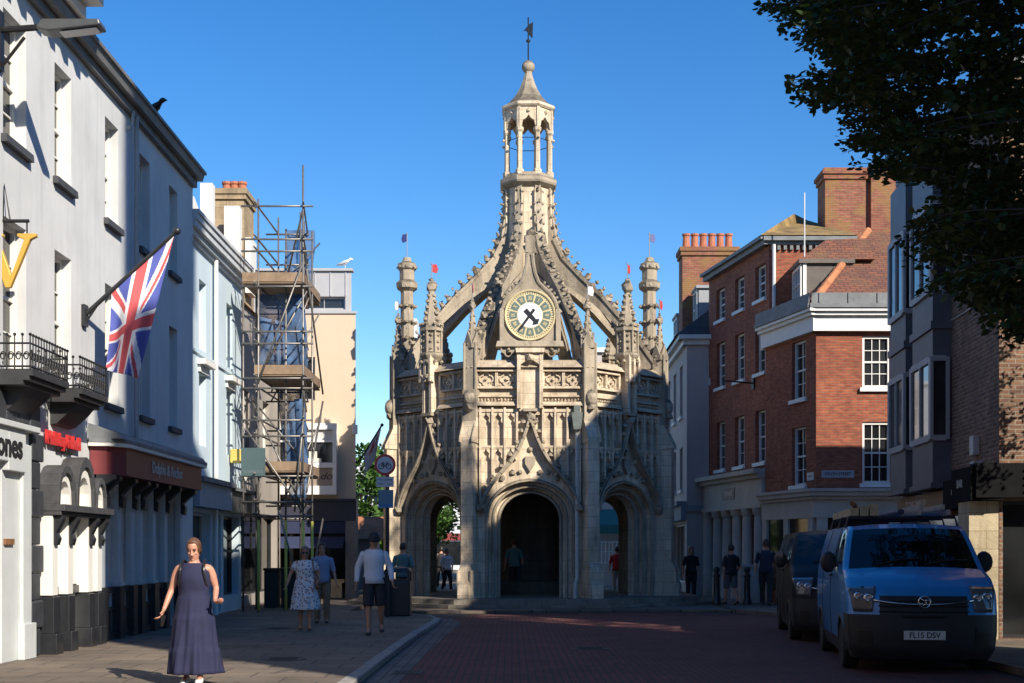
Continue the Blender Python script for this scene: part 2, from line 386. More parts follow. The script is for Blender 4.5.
for k in range(8):
    fr = fframe(k); main = k % 2 == 0; bx(tracery, fr, -.35, .35, 5.42, 5.5, 0, .1)
    arched(tower_wall, fr, HW, 6.0, 1.2, 2.45, 3.5, -.16, 0)
    arched(tower_wall, fr, HW-.05, 6.0, 1.03, 2.42, 3.33, -.32, -.162)
    arched(tower_wall, fr, HW-.2, 6.0, .86, 2.4, 3.18, -.62, -.322)
    # roll mouldings round the arch
    for hw, zs, za, d, r in ((1.2, 2.45, 3.5, .01, .05), (1.03, 2.42, 3.33, -.16, .045), (.87, 2.4, 3.19, -.32, .05)):
        tube(hood, [fr.p(x, z, d) for x, z in [(hw, Z0)]+arch(hw, zs, za)+[(-hw, Z0)]], r, 6)
    for s in (1, -1):
        strip(hood, fr, [(s*x, z) for x, z in OG], .11, .0, .18); strip(hood, fr, [(s*x, z) for x, z in OG], .05, .18, .24)
        knob(hood, fr.p(s*1.38, 2.74, .13), .15)
        for i in range(1, len(OG)-1):
            a, b = OG[i], OG[i+1]; mx = (a[0]+b[0])/2; knob(hood, fr.p(s*(mx+.1), (a[1]+b[1])/2+.06, .12), .085)
        # blind panelling
        for u in (.36, .7, 1.04, 1.38):
            bx(tracery, fr, s*u-.03, s*u+.03, max(og_z(u)+.05, 2.9), 5.5, 0, .15)
        for zz in (4.42, 5.42): bx(tracery, fr, min(s*.36, s*1.5), max(s*.36, s*1.5), zz-.04, zz+.04, 0, .13) if zz > 5 else bx(tracery, fr, min(s*.36, s*1.5), max(s*.36, s*1.5), zz-.03, zz+.03, 0, .12)
        us = [.36, .72, 1.06, 1.38]
        for a, b in zip(us, us[1:]):   # cusped heads in two tiers
            for zt in (5.38, 4.39):
                if zt < 5 and og_z((a+b)/2) > 4.1: continue
                h = (b-a-.06)/2; c = s*(a+b)/2
                for q in (1, -1):
                    prism(tracery, fr, [(c+q*h, zt-.34), (c+q*h, zt), (c, zt), (c+q*h*.25, zt-.1), (c+q*h*.7, zt-.16), (c+q*h*.55, zt-.24)], 0, .1)
        # parapet panels
        a, b = (.36, 1.5)
        for zz, hh, dd in ((5.55, .11, .2), (5.8, .05, .1), (6.03, .07, .12), (6.5, .08, .14)): bx(parapet, fr, min(s*a, s*b), max(s*a, s*b), zz, zz+hh, 0, dd, 0, dd*.3)
        for u in (.36, .93, 1.5): bx(parapet, fr, s*u-.04, s*u+.04, 6.1, 6.5, 0, .1)
        for u in (.645, 1.215):
            quatrefoil(parapet, fr, s*u, 6.3, .19, .03)
            for cu, cz in ((-.2, -.15), (.2, -.15), (-.2, .15), (.2, .15)): knob(parapet, fr.p(s*u+cu, 6.3+cz, .0), .045)
        for i in range(12): knob(parapet, fr.p(s*(.42+i*.092), 5.73, .06), .035)
    bx(parapet, fr, -HW+.01, HW-.01, 6.0, 6.6, -.34, 0)
    bx(parapet, fr, -HW-.02, HW+.02, 6.61, 6.84, -.4, .2, .0, .24)     # weathered coping
    # shield over the door and finial on the ogee
    prism(hood, fr, [(-.14, 3.95), (0, 3.72), (.14, 3.95), (.14, 4.15), (-.14, 4.15)], 0, .1)
    for u, z in ((-.5, 3.7), (.5, 3.7), (-.28, 3.72), (.28, 3.72), (0, 4.35), (-.75, 3.55), (.75, 3.55)): knob(hood, fr.p(u, z, .02), .09)
    for z, r in ((5.12, .12), (5.25, .17), (5.36, .12)): knob(hood, fr.p(0, z, .16), r)
    bx(hood, fr, -.2, .2, 5.38, 5.46, 0, .3)
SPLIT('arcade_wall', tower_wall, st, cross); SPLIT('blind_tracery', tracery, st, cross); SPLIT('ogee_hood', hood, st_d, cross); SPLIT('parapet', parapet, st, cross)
# central panel / niche pilasters
for k in range(8):
    fr = fframe(k); bm = BM(); main = k % 2 == 0
    w = .36 if main else .2
    bx(bm, fr, -w+.09, w-.09, 5.3, 6.85, 0, .12); top = 7.0
    for s in (1, -1): bx(bm, fr, s*(w-.05)-.05, s*(w-.05)+.05, 5.47, 7.0, 0, .27)
    bx(bm, fr, -w-.03, w+.03, 7.0, 7.12, -.2, .34); prism(bm, fr, [(-w, 5.47), (w, 5.47), (.0, 5.15)], 0, .16)
    if main:
        for s in (1, -1): prism(bm, fr, [(s*w, 6.6), (s*w, 7.0), (0, 7.0), (s*.1, 6.78), (s*.2, 6.72)], .1, .25)
        knob(bm, fr.p(0, 6.85, .24), .13)
    else:
        for s in (-1, 0, 1): bx(bm, fr, s*.2-.04, s*.2+.04, 6.35, 7.0, .2, .36); 
        for s in (-1, 1): knob(bm, fr.p(s*.1, 6.5, .3), .09); knob(bm, fr.p(s*.22, 6.36, .26), .07)
    obj('niche_pilaster', bm, st, cross)
def spire(bm, c, r0, z0, z1, n=4, ball_r=None):
    lathe(bm, (c.x, c.y, 0), [(r0, z0), (r0*.3, z1)], 8, PI/8); m = max(3, int((z1-z0)/.17))
    for i in range(m):
        t = (i+.3)/m; r = r0*(1-.7*t)
        for q in range(4): a = q*PI/2+PI/4; knob(bm, (c.x+r*1.05*math.cos(a), c.y+r*1.05*math.sin(a), z0+(z1-z0)*t), max(.03, r0*.33*(1-.4*t)))
    for dz, rr in ((.03, .45), (.1, .72), (.18, .5), (.26, .3)): knob(bm, (c.x, c.y, z1+dz*1.2), r0*rr)
def vane(c, z, h, flagc, sx):
    v = thing('banner_vane', None, 'weather vane', (c.x, c.y, z)) if False else None
vm = {'rod': M('vane_rod', (.45, .43, .4), .5, .1, 4, 0, .6), 'w': plain('vane_white', (.7, .7, .72)), 'r': plain('vane_red', (.5, .05, .05)), 'b': plain('vane_blue', (.05, .06, .22)), 'g': plain('vane_gold', (.6, .42, .1), .4, .6)}
def vane_part(c, z, h, cols, ang, parent):
    bm = BM(); tube(bm, [(c.x, c.y, z), (c.x, c.y, z+h)], .014, 6); ball(bm, (c.x, c.y, z+h), .03)
    v = obj('banner_vane', bm, vm['rod'], parent); fr = Fr((c.x, c.y, 0), (math.cos(ang), math.sin(ang)), (math.sin(ang), -math.cos(ang)))
    bm = BM(); z1 = z+h-.02; s = .15
    prism(bm, fr, [(.02, z1-.22), (.15, z1-.26), (.19, z1-.14), (.15, z1), (.02, z1)], -.008, .008)
    f = obj('banner', bm, vm[cols[0]], v); 
    return v
# corner buttresses and pinnacles
for k in range(8):
    fr = vframe(k); bm = BM()
    prism(bm, fr, [(3.95, -.03), (4.8, -.03), (4.8, .55), (4.7, .72), (4.7, 1.05), (4.58, 1.2), (4.58, 4.6), (4.42, 5.0), (4.42, 5.12), (3.95, 5.12)], -.17, .17)
    prism(bm, fr, [(3.94, 4.5), (4.64, 4.53), (4.64, 4.63), (4.4, 5.12), (4.4, 5.22), (3.94, 5.22)], -.205, -.17); prism(bm, fr, [(3.94, 4.5), (4.64, 4.53), (4.64, 4.63), (4.4, 5.12), (4.4, 5.22), (3.94, 5.22)], .17, .205)
    for s in (-1, 1): bx(bm, fr, 3.95, 4.74, .0, 1.0, s*.17-(0 if s > 0 else .05), s*.17+(.05 if s > 0 else 0))
    obj('buttress', bm, st, cross)
    bm = BM()
    bx(bm, fr, 4.0, 4.4, 5.1, 6.0, -.2, .2); bx(bm, fr, 4.02, 4.36, 6.0, 7.2, -.17, .17)
    for z in (5.75,): ball(bm, fr.p(4.42, z, 0), .17, 2, (1, 1, 1.5)); knob(bm, fr.p(4.46, z-.25, 0), .13)
    for s in (-1, 1): tube(bm, [fr.p(4.36, 5.2, s*.17), fr.p(4.36, 7.3, s*.17)], .035, 6)
    c = fr.p(4.18, 0, 0)
    for a in range(4):
        g = Fr((c.x, c.y, 0), (math.cos(a*PI/2+R(45*k)), math.sin(a*PI/2+R(45*k))), (math.sin(a*PI/2+R(45*k)), -math.cos(a*PI/2+R(45*k))))
        prism(bm, g, [(-.17, 7.15), (.17, 7.15), (.17, 7.25), (0, 7.62), (-.17, 7.25)], .13, .19)
    spire(bm, c, .17, 7.2, 8.2)
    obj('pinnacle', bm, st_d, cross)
    vane_part(c, 8.4, .55 if k % 2 else .5, ['w', 'r', 'b'][k % 3], R(20+37*k), cross)
# flying ribs
EX = [(4.1, 6.95), (3.7, 7.5), (3.15, 8.25), (2.4, 9.12), (1.7, 9.8), (1.15, 10.4), (.86, 11.0), (.7, 11.9), (.66, 12.65)]
IN = [(3.62, 6.85), (3.38, 7.55), (2.87, 8.28), (2.16, 8.95), (1.52, 9.42), (.97, 9.76), (.5, 9.95), (.3, 11.9), (.3, 12.65)]
for k in range(8):
    fr = vframe(k); bm = BM()
    for i in range(len(EX)-1):
        prism(bm, fr, [EX[i], EX[i+1], IN[i+1], IN[i]], -.13, .13)
        a, b = Vector(EX[i]), Vector(EX[i+1]); t = (b-a).normalized(); n = Vector((t.y, -t.x))
        if n.y < 0 and i < 6: n = -n
        n = Vector((abs(n.x), abs(n.y)))
        prism(bm, fr, [tuple(a-t*.02), tuple(b+t*.02), tuple(b+n*.09+t*.02), tuple(a+n*.09-t*.02)], -.17 if i < 6 else -.09, .17 if i < 6 else .09)
        m = max(1, int((b-a).length/.27))
        for j in range(m):
            q = a.lerp(b, (j+.5)/m) + n*.17; rr = random.uniform(.06, .12) if i < 6 else random.uniform(.04, .07); knob(bm, fr.p(q.x+random.uniform(-.04, .04)-n.x*.05, q.y-n.y*.05, random.uniform(-.05, .05)), rr*1.15); knob(bm, fr.p(q.x+n.x*.03-t.x*.05, q.y+n.y*.03+.03, random.uniform(-.04, .04)), rr*.7)
            knob(bm, fr.p(q.x-.07, q.y-.07, .13), .05); knob(bm, fr.p(q.x-.07, q.y-.07, -.13), .05)
        ia, ib = Vector(IN[i]), Vector(IN[i+1])
        if i < 5:
            for s in (-1, 1): prism(bm, fr, [tuple(ia), tuple(ib), tuple(ib+Vector((.02, .14))), tuple(ia+Vector((.04, .12)))], s*.13-(0 if s > 0 else .05), s*.13+(.05 if s > 0 else 0))
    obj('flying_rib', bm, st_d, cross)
# core, shaft, lantern
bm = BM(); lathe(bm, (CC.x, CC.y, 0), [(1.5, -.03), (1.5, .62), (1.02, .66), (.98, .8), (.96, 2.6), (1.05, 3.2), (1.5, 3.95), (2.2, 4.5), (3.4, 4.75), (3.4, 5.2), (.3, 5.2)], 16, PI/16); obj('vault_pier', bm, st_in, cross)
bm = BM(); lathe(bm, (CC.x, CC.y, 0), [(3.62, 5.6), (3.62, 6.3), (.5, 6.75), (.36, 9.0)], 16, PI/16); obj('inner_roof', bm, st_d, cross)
bm = BM(); lathe(bm, (CC.x, CC.y, 0), [(.35, 8.9), (.62, 9.5), (.76, 10.2), (.76, 10.8), (.74, 11.8), (.72, 12.66)], 8, PI/8)
for k in range(8):
    fr = fframe(k, .66)
    for s in (-1, 1): bx(bm, fr, s*.2-.02, s*.2+.02, 10.0, 12.5, -.1, .12)
obj('shaft', bm, st, cross)
lan = BM(); lathe(lan, (CC.x, CC.y, 0), [(.78, 12.6), (.9, 12.68), (.93, 12.74), (.93, 12.84), (.84, 12.9), (.8, 13.0), (.62, 13.02)], 8, PI/8)
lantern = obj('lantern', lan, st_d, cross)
for k in range(8):
    fr = vframe(k); bm = BM(); c = fr.p(.7, 0, 0)
    lathe(bm, (c.x, c.y, 0), [(.13, 12.95), (.13, 13.08), (.085, 13.12), (.08, 14.2), (.12, 14.26), (.12, 14.36)], 6)
    knob(bm, fr.p(.82, 14.05, 0), .05)
    obj('column', bm, st, lantern)
bm = BM()
for k in range(8):
    fr = fframe(k, .70); w = .305
    for s in (-1, 1): prism(bm, fr, [(s*w, 14.3), (s*w, 15.0), (0, 15.0), (0, 14.72), (s*.08, 14.62), (s*.17, 14.56), (s*.2, 14.42)], -.12, .02)
    knob(bm, fr.p(0, 14.85, .03), .07)
    g = vframe(k); bx(bm, g, .62, .8, 14.3, 15.0, -.05, .05)
lathe(bm, (CC.x, CC.y, 0), [(.3, 14.95), (.82, 14.98), (.87, 15.03), (.87, 15.1), (.76, 15.16)], 8, PI/8)
obj('lantern_head', bm, st, lantern)
bm = BM(); lathe(bm, (CC.x, CC.y, 0), [(.8, 15.12), (.62, 15.26), (.44, 15.46), (.29, 15.72), (.18, 16.0), (.12, 16.2), (.13, 16.3)], 8, PI/8)
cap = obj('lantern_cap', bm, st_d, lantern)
bm = BM(); ball(bm, (CC.x, CC.y, 16.42), .2, 3); obj('finial_ball', bm, st_d, cross, smooth='all')
iron = M('wrought_iron', (.02, .02, .022), .5, .2, 6, .05, .4)
bm = BM(); tube(bm, [(CC.x, CC.y, 16.5), (CC.x, CC.y, 17.95)], .022, 6); bx(bm, WORLD, CC.x-.07, CC.x+.07, 17.2, 17.26, -CC.y-.02, -CC.y+.02)
fr = Fr((CC.x, CC.y, 0), (math.cos(R(60)), math.sin(R(60))), (.86, -.5)); prism(bm, fr, [(-.3, 17.42), (-.1, 17.5), (.25, 17.4), (.28, 17.9), (.05, 17.75), (-.1, 17.6)], -.012, .012); ball(bm, (CC.x, CC.y, 17.22), .06)
obj('weather_vane', bm, iron, cross)
bm = BM()
for z in (14.05,):
    pts = [fr_.p(.72, z, 0) for fr_ in [vframe(k) for k in range(8)]]; tube(bm, pts+[pts[0]], .012, 5)
obj('tie_ring', bm, iron, lantern)
# tall turrets at the flanks, canopied pinnacles mid-face, clocks at the other faces
for k in (2, 6):
    fr = fframe(k); c = fr.p(0, 0, -.15); bm = BM()
    lathe(bm, (c.x, c.y, 0), [(.34, 6.8), (.34, 7.3), (.23, 7.45), (.2, 9.5), (.33, 9.6), (.35, 9.75), (.24, 9.85), (.24, 10.15), (.3, 10.2), (.3, 10.35), (.16, 10.42), (.12, 10.55)], 8, PI/8)
    for z in (8.0, 8.5, 9.0): lathe(bm, (c.x, c.y, 0), [(.22, z), (.26, z+.05), (.22, z+.1)], 8, PI/8)
    for z in (9.66, 10.25, 7.4, 8.05, 8.55, 9.05):
        for q in range(8): knob(bm, (c.x+.27*math.cos(q*PI/4), c.y+.27*math.sin(q*PI/4), z), .06)
    obj('turret', bm, st_d, cross); vane_part(c, 10.55, .75, 'wwbrbbbb'[k], R(15 if k == 2 else 160), cross)
for k in (1, 3, 5, 7):
    fr = fframe(k); c = fr.p(0, 0, .08); bm = BM()
    lathe(bm, (c.x, c.y, 0), [(.2, 6.9), (.33, 7.05), (.36, 7.1), (.36, 7.16), (.3, 7.2), (.28, 7.75), (.36, 7.8), (.36, 7.88), (.26, 7.95)], 8, PI/8)
    for q in range(8):
        a = q*PI/4+PI/8; x, y = c.x+.31*math.cos(a), c.y+.31*math.sin(a); tube(bm, [(x, y, 7.1), (x, y, 7.95)], .035, 5); knob(bm, (x, y, 6.93), .06); knob(bm, (x, y, 7.98), .07)
        for z in (7.3, 7.5, 7.68): a = q*PI/4; knob(bm, (c.x+.28*math.cos(a), c.y+.28*math.sin(a), z), .05)
    spire(bm, c, .27, 7.92, 8.95); obj('canopied_pinnacle', bm, st_d, cross); vane_part(c, 9.15, .6, 'brwrbbwr'[k], R(10+50*k), cross)
gold = M('gilding', (.62, .52, .30), .55, .12, 8, .05, .35)
dial_w = plain('dial_white', (.78, .8, .8), .5); dial_g = M('dial_green', (.12, .165, .14), .45, .2, 9, 0); black = plain('clock_black', (.012, .012, .014), .4)
def disc(bm, fr, u, z, r, d0, d1, n=40): prism(bm, fr, [(u+r*math.cos(2*PI*i/n), z+r*math.sin(2*PI*i/n)) for i in range(n)], d0, d1)
for k in (0, 4):
    fr = fframe(k, AP-.1); bm = BM(); zc = 8.08
    out = [(.86, 7.35), (.86, 8.15)] + [(.76*math.cos(R(a)), zc+.1+.76*math.sin(R(a))) for a in range(8, 62, 9)] + [(.24, 9.0), (.15, 9.22), (.095, 9.5), (.06, 9.8)]
    out = out + [(-x, z) for x, z in out[::-1]]
    prism(bm, fr, out, -.42, .06); bx(bm, fr, -.95, .95, 7.2, 7.36, -.5, .2, .04, .05); bx(bm, fr, -.8, .8, 7.06, 7.2, -.5, .1)
    for s in (-1, 1): bx(bm, fr, s*.78-.06, s*.78+.06, 7.36, 8.25, .06, .14); quatrefoil(bm, fr, s*.6, 7.13, .2, .12)
    edge = out[1:len(out)-1]
    for a, b in zip(edge, edge[1:]):
        if abs(a[1]-b[1]) + abs(a[0]-b[0]) < 1e-6: continue
        tube(bm, [fr.p(*a, .06), fr.p(*b, .06)], .055, 6)
    for z, r in ((9.75, .14), (9.95, .2), (10.12, .14), (10.26, .19), (10.42, .12)): knob(bm, fr.p(0, z, -.1), r)
    bx(bm, fr, -.13, .13, 9.7, 10.3, -.25, .05)
    for s in (-1, 1):
        for i in range(6):
            t = .1+i*.1; a = R(20+i*9); rr = .86
            x, z = (rr*math.cos(a), zc+.1+rr*math.sin(a)) if i < 5 else ([.4, .27, .19][i-5], [9.0, 9.25, 9.5][i-5]); knob(bm, fr.p(s*x, z, -.05), .06)
    ch = obj('clock_housing', bm, st_d, cross)
    bm = BM(); disc(bm, fr, 0, zc, .7, .062, .1); ring = [fr.p(.685*math.cos(2*PI*i/40), zc+.685*math.sin(2*PI*i/40), .1) for i in range(41)]; tube(bm, ring, .035, 6, False)
    cl = obj('clock_face', bm, gold, cross)
    bm = BM()
    for i in range(12):
        a0 = 2*PI*i/12; w = R(12)
        prism(bm, fr, [(r*math.sin(a0+q), zc+r*math.cos(a0+q)) for r, q in ((.37, -w), (.57, -w), (.585, 0), (.57, w), (.37, w))], .1, .106)
    obj('numeral_panel', bm, dial_g, cl)
    bm = BM(); disc(bm, fr, 0, zc, .345, .1, .108); obj('dial_centre', bm, dial_w, cl)
    bm = BM()
    for i in range(60):
        a0 = 2*PI*i/60; prism(bm, fr, [(r*math.sin(a0+q), zc+r*math.cos(a0+q)) for r, q in ((.6, -.015), (.64, -.015), (.64, .015), (.6, .015))], .1, .105)
    obj('minute_ring', bm, black, cl)
    for i, nm in enumerate(['XII', 'I', 'II', 'III', 'IIII', 'V', 'VI', 'VII', 'VIII', 'IX', 'X', 'XI']):
        a = 2*PI*i/12; t = text_bm(nm, .15, Fr((0, 0, 0), (1, 0, 0), (0, -1, 0)), 0, 0, 0, .003, .004, .62)
        for v in t.verts:
            x, z, d = v.co.x, v.co.z, -v.co.y; xr = x*math.cos(a)+z*math.sin(a); zr = -x*math.sin(a)+z*math.cos(a)
            v.co = fr.p(.47*math.sin(a)+xr, zc+.47*math.cos(a)+zr, .108+d)
        obj('numeral', t, gold, cl)
    for nm, ang, L, w in (('minute_hand', R(216), .56, .032), ('hour_hand', R(138), .33, .05)):
        bm = BM(); dx, dz = math.sin(ang), math.cos(ang); px, pz = dz, -dx
        q = lambda a, b: (dx*a+px*b, zc+dz*a+pz*b)
        prism(bm, fr, [q(-.2, -w*1.3), q(-.2, w*1.3), q(L*.6, w), q(L*.75, w*(2.6 if 'h' == nm[0] else 1.2)), q(L, .0), q(L*.75, -w*(2.6 if 'h' == nm[0] else 1.2)), q(L*.6, -w)], .112 if nm[0] == 'h' else .122, .12 if nm[0] == 'h' else .13)
        obj(nm, bm, black, cl)
bm = BM(); lathe(bm, (CC.x, CC.y, 0), [(5.75, -.06), (5.75, .08), (5.4, .08), (5.4, .22), (.2, .22)], 8, PI/8); obj('steps', bm, stone('step_stone', (.26, .23, .19), (.11, .10, .08)), cross)
# seat ring inside
lead = M('painted_iron_grey', (.55, .52, .46), .5, .12, 5, .05)
fr = fframe(0, AP); bm = BM(); u = 1.3
tube(bm, [fr.p(u, 4.9, .14), fr.p(u, 1.0, .14), fr.p(u, .8, .2), fr.p(u-.06, .55, .32), fr.p(u-.06, .1, .34)], .06, 10); 
for z in (4.0, 3.0, 2.0): lathe(bm, fr.p(u, z, .14), [(.06, 0), (.08, .01), (.08, .06), (.06, .07)], 10)
hp = BM(); prism(hp, fr, [(u-.1, 4.88), (u+.1, 4.88), (u+.16, 5.35), (u-.16, 5.35)], .02, .3); bx(hp, fr, u-.09, u+.09, 5.35, 5.55, .05, .25)
dp = obj('downpipe', bm, lead, cross, smooth=True); obj('hopper', hp, M('lead_hopper', (.12, .14, .13), .6, .3, 8, .1), dp)
# ------------------------------------------------------------------ left side of the street
XL = -6.95
m_grey = M('grey_white_render', (.585, .595, .60), .8, .1, .9, .15, fine=50, streak=.3)
m_cream = M('white_paint', (.72, .70, .65), .6, .06, 2, .06)
m_blk = M('black_gloss_paint', (.022, .023, .026), .35, .25, 5, .06)
m_slate = M('slate_sill', (.05, .052, .058), .7, .25, 6, .1)
m_lead = M('lead_flashing', (.16, .17, .18), .6, .25, 3, .15)
m_gl = glass('window_glass'); m_gl2 = glass('shop_glass', (.012, .013, .014), .08)
m_rooft = M('clay_roof_tiles', (.19, .075, .045), .9, .35, 3, .4, fine=25)
m_rslate = M('roof_slates', (.055, .052, .055), .75, .35, 3, .35, fine=20)
def yof(px, X=XL): return X*F/(px-CX)
wb = thing('terraced_building', 'long grey-white rendered building with tall sash windows, gutter and heavy cornice', 'building', (-10, 20, 0))
poly = [(XL, 12.0), (XL, 28.3), (-16, 28.3), (-16, 12.0)]
Y0 = 12.0
up = [(15.7, 16.6), (17.75, 18.6), (19.75, 20.5), (22.2, 22.95), (24.25, 24.95), (26.35, 27.0)]
holes = [(a-Y0, b-Y0, 7.2, 8.95) for a, b in up] + [(a-Y0, b-Y0, 4.05, 6.1) for a, b in up]
pub = [(21.9, 22.55), (22.75, 23.4), (24.1, 24.75), (24.95, 25.6)]
holes += [(a-Y0, b-Y0, .95, 2.62) for a, b in pub] + [(13.0-Y0, 17.4-Y0, .3, 2.7)] + [(26.0-Y0, 26.8-Y0, .02, 2.55)]
bm = BM(); frs = body(bm, poly, 0, 9.55, {0: holes}, .24); obj('wall', bm, m_grey, wb)
fl = frs[0][0]
for a, b in up:
    window(fl, a-Y0, b-Y0, 7.2, 8.95, wb, m_cream, m_gl, .17, 2, 4, sill=m_slate)
    window(fl, a-Y0, b-Y0, 4.05, 6.1, wb, m_cream, m_gl, .17, 2, 4, sill=m_slate if a > 21 else None)
for a, b in pub: window(fl, a-Y0, b-Y0, .95, 2.62, wb, M('pub_paint', (.46, .49, .52), .6, .08, 3, .05), m_gl2, .12, 2, 2, sash=False)
window(fl, 1.0, 5.4, .3, 2.7, wb, m_grey, m_gl2, .25, 3, 1, False)
window(fl, 14.0, 14.8, .02, 2.55, wb, m_blk, m_gl2, .2, 1, 2, False)
bm = BM(); bx(bm, fl, 0, 16.3, 9.42, 9.56, 0, .1); bx(bm, fl, 0, 16.3, 9.56, 9.7, -.2, .22, 0, -.04); bx(bm, fl, 8.2, 16.32, 9.7, 9.76, -.2, .3); obj('gutter', bm, M('gutter_paint', (.16, .155, .15), .6, .2, 2, .1), wb)
bm = BM()
for z0, z1, d in ((9.76, 9.95, .35), (9.95, 10.15, .62), (10.15, 10.24, .86), (10.24, 10.42, .92), (10.42, 11.2, .15)): bx(bm, fl, 0, 8.15, z0, z1, -.3, d, 0, 0)
for i in range(14): bx(bm, fl, .15+i*.58, .35+i*.58, 9.96, 10.15, .62, .82)
obj('cornice', bm, m_cream, wb)
def gable_roof(bm, poly4, z, zr, over=.15):
    (a, b, c, d) = [Vector((p[0], p[1], z)) for p in poly4]; m1 = (a+d)/2 + Vector((0, 0, zr-z)); m2 = (b+c)/2 + Vector((0, 0, zr-z))
    v = [bm.verts.new(p) for p in (a, b, c, d, m1, m2)]
    for f in ((0, 1, 5, 4), (2, 3, 4, 5), (0, 4, 3), (1, 2, 5), (3, 2, 1, 0)): bm.faces.new([v[i] for i in f])
bm = BM(); gable_roof(bm, [(XL-.3, 12), (XL-.3, 28.25), (-15.8, 28.25), (-15.8, 12)], 9.56, 11.9); obj('roof', bm, m_rslate, wb)
bm = BM()
for y, z in ((20.1, 8.4),): pass
tube(bm, [fl.p(11.45, 9.45, .12), fl.p(11.45, 9.2, .1), fl.p(11.35, 9.12, .06)], .03, 8)
tube(bm, [fl.p(11.75, 9.45, .09), fl.p(11.75, 3.5, .09)], .045, 8); obj('downpipe', bm, M('pipe_blue_grey', (.32, .34, .36), .6, .1, 3, .05), wb)
# balconies
def railing_bm(fr, u0, u1, z, d, h=.47):
    bm = BM()
    segs = [((u0, 0), (u0, d)), ((u0, d), (u1, d)), ((u1, d), (u1, 0))]
    for (a, da), (b, db) in segs:
        for zz in (z+.03, z+h*.72): tube(bm, [fr.p(a, zz, da), fr.p(b, zz, db)], .014, 5)
        L = math.hypot(b-a, db-da); n = max(2, round(L/.105))
        for i in range(n+1):
            t = i/n; u, dd = a+(b-a)*t, da+(db-da)*t; tube(bm, [fr.p(u, z, dd), fr.p(u, z+h*.95, dd)], [.011, .009], 5)
            ball(bm, fr.p(u, z+h*.97, dd), .024)
            if i < n:
                u2, d2 = a+(b-a)*(i+.5)/n, da+(db-da)*(i+.5)/n; w = L/n*.4; pts = []
                for j in range(15):
                    q = j/14*2*PI*1.4; r = w*(1-.55*j/14); ex = r*math.cos(q)
                    pts.append(fr.p(u2+(b-a)/L*ex, z+h*.36+r*1.5*math.sin(q), d2+(db-da)/L*ex))
                tube(bm, pts, .009, 4)
    return bm
for a, b in ((17.3, 18.85), (19.3, 20.65)):
    bm = BM()
    for z0, z1, d in ((3.74, 3.8, .42), (3.8, 3.86, .5), (3.86, 3.95, .55)): bx(bm, fl, a-Y0+.06, b-Y0-.06, z0, z1, 0, d)
    prism(bm, Fr(fl.p((a+b)/2-Y0, 0, 0), fl.N, fl.U), [(0, 3.42), (.1, 3.44), (.3, 3.62), (.4, 3.74), (0, 3.74)], -.42, .42)
    bal = obj('balcony', bm, M('balcony_black', (.03, .03, .032), .6, .25, 6, .1), wb); obj('railing', railing_bm(fl, a-Y0+.05, b-Y0-.05, 3.95, .52), iron, bal)
# shop front at the near end
m_shop = M('shopfront_pale_grey', (.52, .54, .54), .55, .07, 2, .05, streak=.12)
bm = BM(); bx(bm, fl, 5.45, 6.44, 0, 3.18, 0, .1); bx(bm, fl, 6.06, 6.38, .32, 3.0, .1, .16); bx(bm, fl, 5.45, 6.06, 2.6, 3.18, .1, .2); bx(bm, fl, 6.0, 6.46, 0, .5, .1, .2); bx(bm, fl, .2, 6.46, 3.18, 3.26, 0, .26); bx(bm, fl, .2, 5.45, 2.72, 3.18, 0, .2)
bm2 = BM(); bx(bm2, fl, 5.5, 5.8, 1.6, 1.68, .1, .14)
sh = obj('shop_surround', bm, m_shop, wb, bevel=.01); obj('timber_rail', bm2, M('varnished_wood', (.22, .11, .05), .5, .3, 6, .1), sh)
bm = text_bm('Jones', .46, fl, 5.42, 2.93, .2, .012, .012, 1.0); obj('lettering', bm, black, sh)
bm = BM()
for i in range(9): bx(bm, fl, 6.49, 6.95 if i % 2 else 6.87, i*.4+.005, i*.4+.395, 0, .13 if i % 2 else .11)
for i in range(15): bx(bm, fl, .2+i*.42, .2+i*.42+.41, 3.3, 3.68, 0, .09)
obj('rusticated_pier', bm, M('blackened_rustication', (.035, .038, .045), .55, .3, 4, .2), wb, bevel=.02)
# gothic door hood
bm_k, bm_w, bm_p, bm_b = BM(), BM(), BM(), BM()
for a, b, zt in ((7.02, 7.8, 2.8), (7.84, 8.74, 2.98), (8.78, 9.3, 2.7)):
    w = (b-a)/2; c = (a+b)/2; n = 8; rise = zt-2.2
    arc = [(w*math.cos(R(180*i/n)), 2.2+rise*math.sin(R(180*i/n))**.8) for i in range(n+1)]
    for (x0, y0), (x1, y1) in zip(arc, arc[1:]):
        k = .80
        prism(bm_k, fl, [(c+x0, y0), (c+x1, y1), (c+x1*k, 2.2+(y1-2.2)*k), (c+x0*k, 2.2+(y0-2.2)*k)], .002, .32)
        prism(bm_w, fl, [(c+x0*.79, 2.2+(y0-2.2)*.79), (c+x1*.79, 2.2+(y1-2.2)*.79), (c+x1*.6, 2.2+(y1-2.2)*.6), (c+x0*.6, 2.2+(y0-2.2)*.6)], .1, .27)
    prism(bm_w, fl, [(c+x*.6, 2.2+(z-2.2)*.6) for x, z in arc], .03, .12)
bx(bm_k, fl, 6.99, 9.36, 2.1, 2.2, .002, .42); bx(bm_k, fl, 7.0, 9.35, 2.04, 2.1, .002, .36)
hd = obj('door_hood', bm_k, M('hood_black', (.05, .05, .053), .75, .3, 6, .15), wb, bevel=.008); obj_islands('tympanum', bm_w, m_cream, hd)
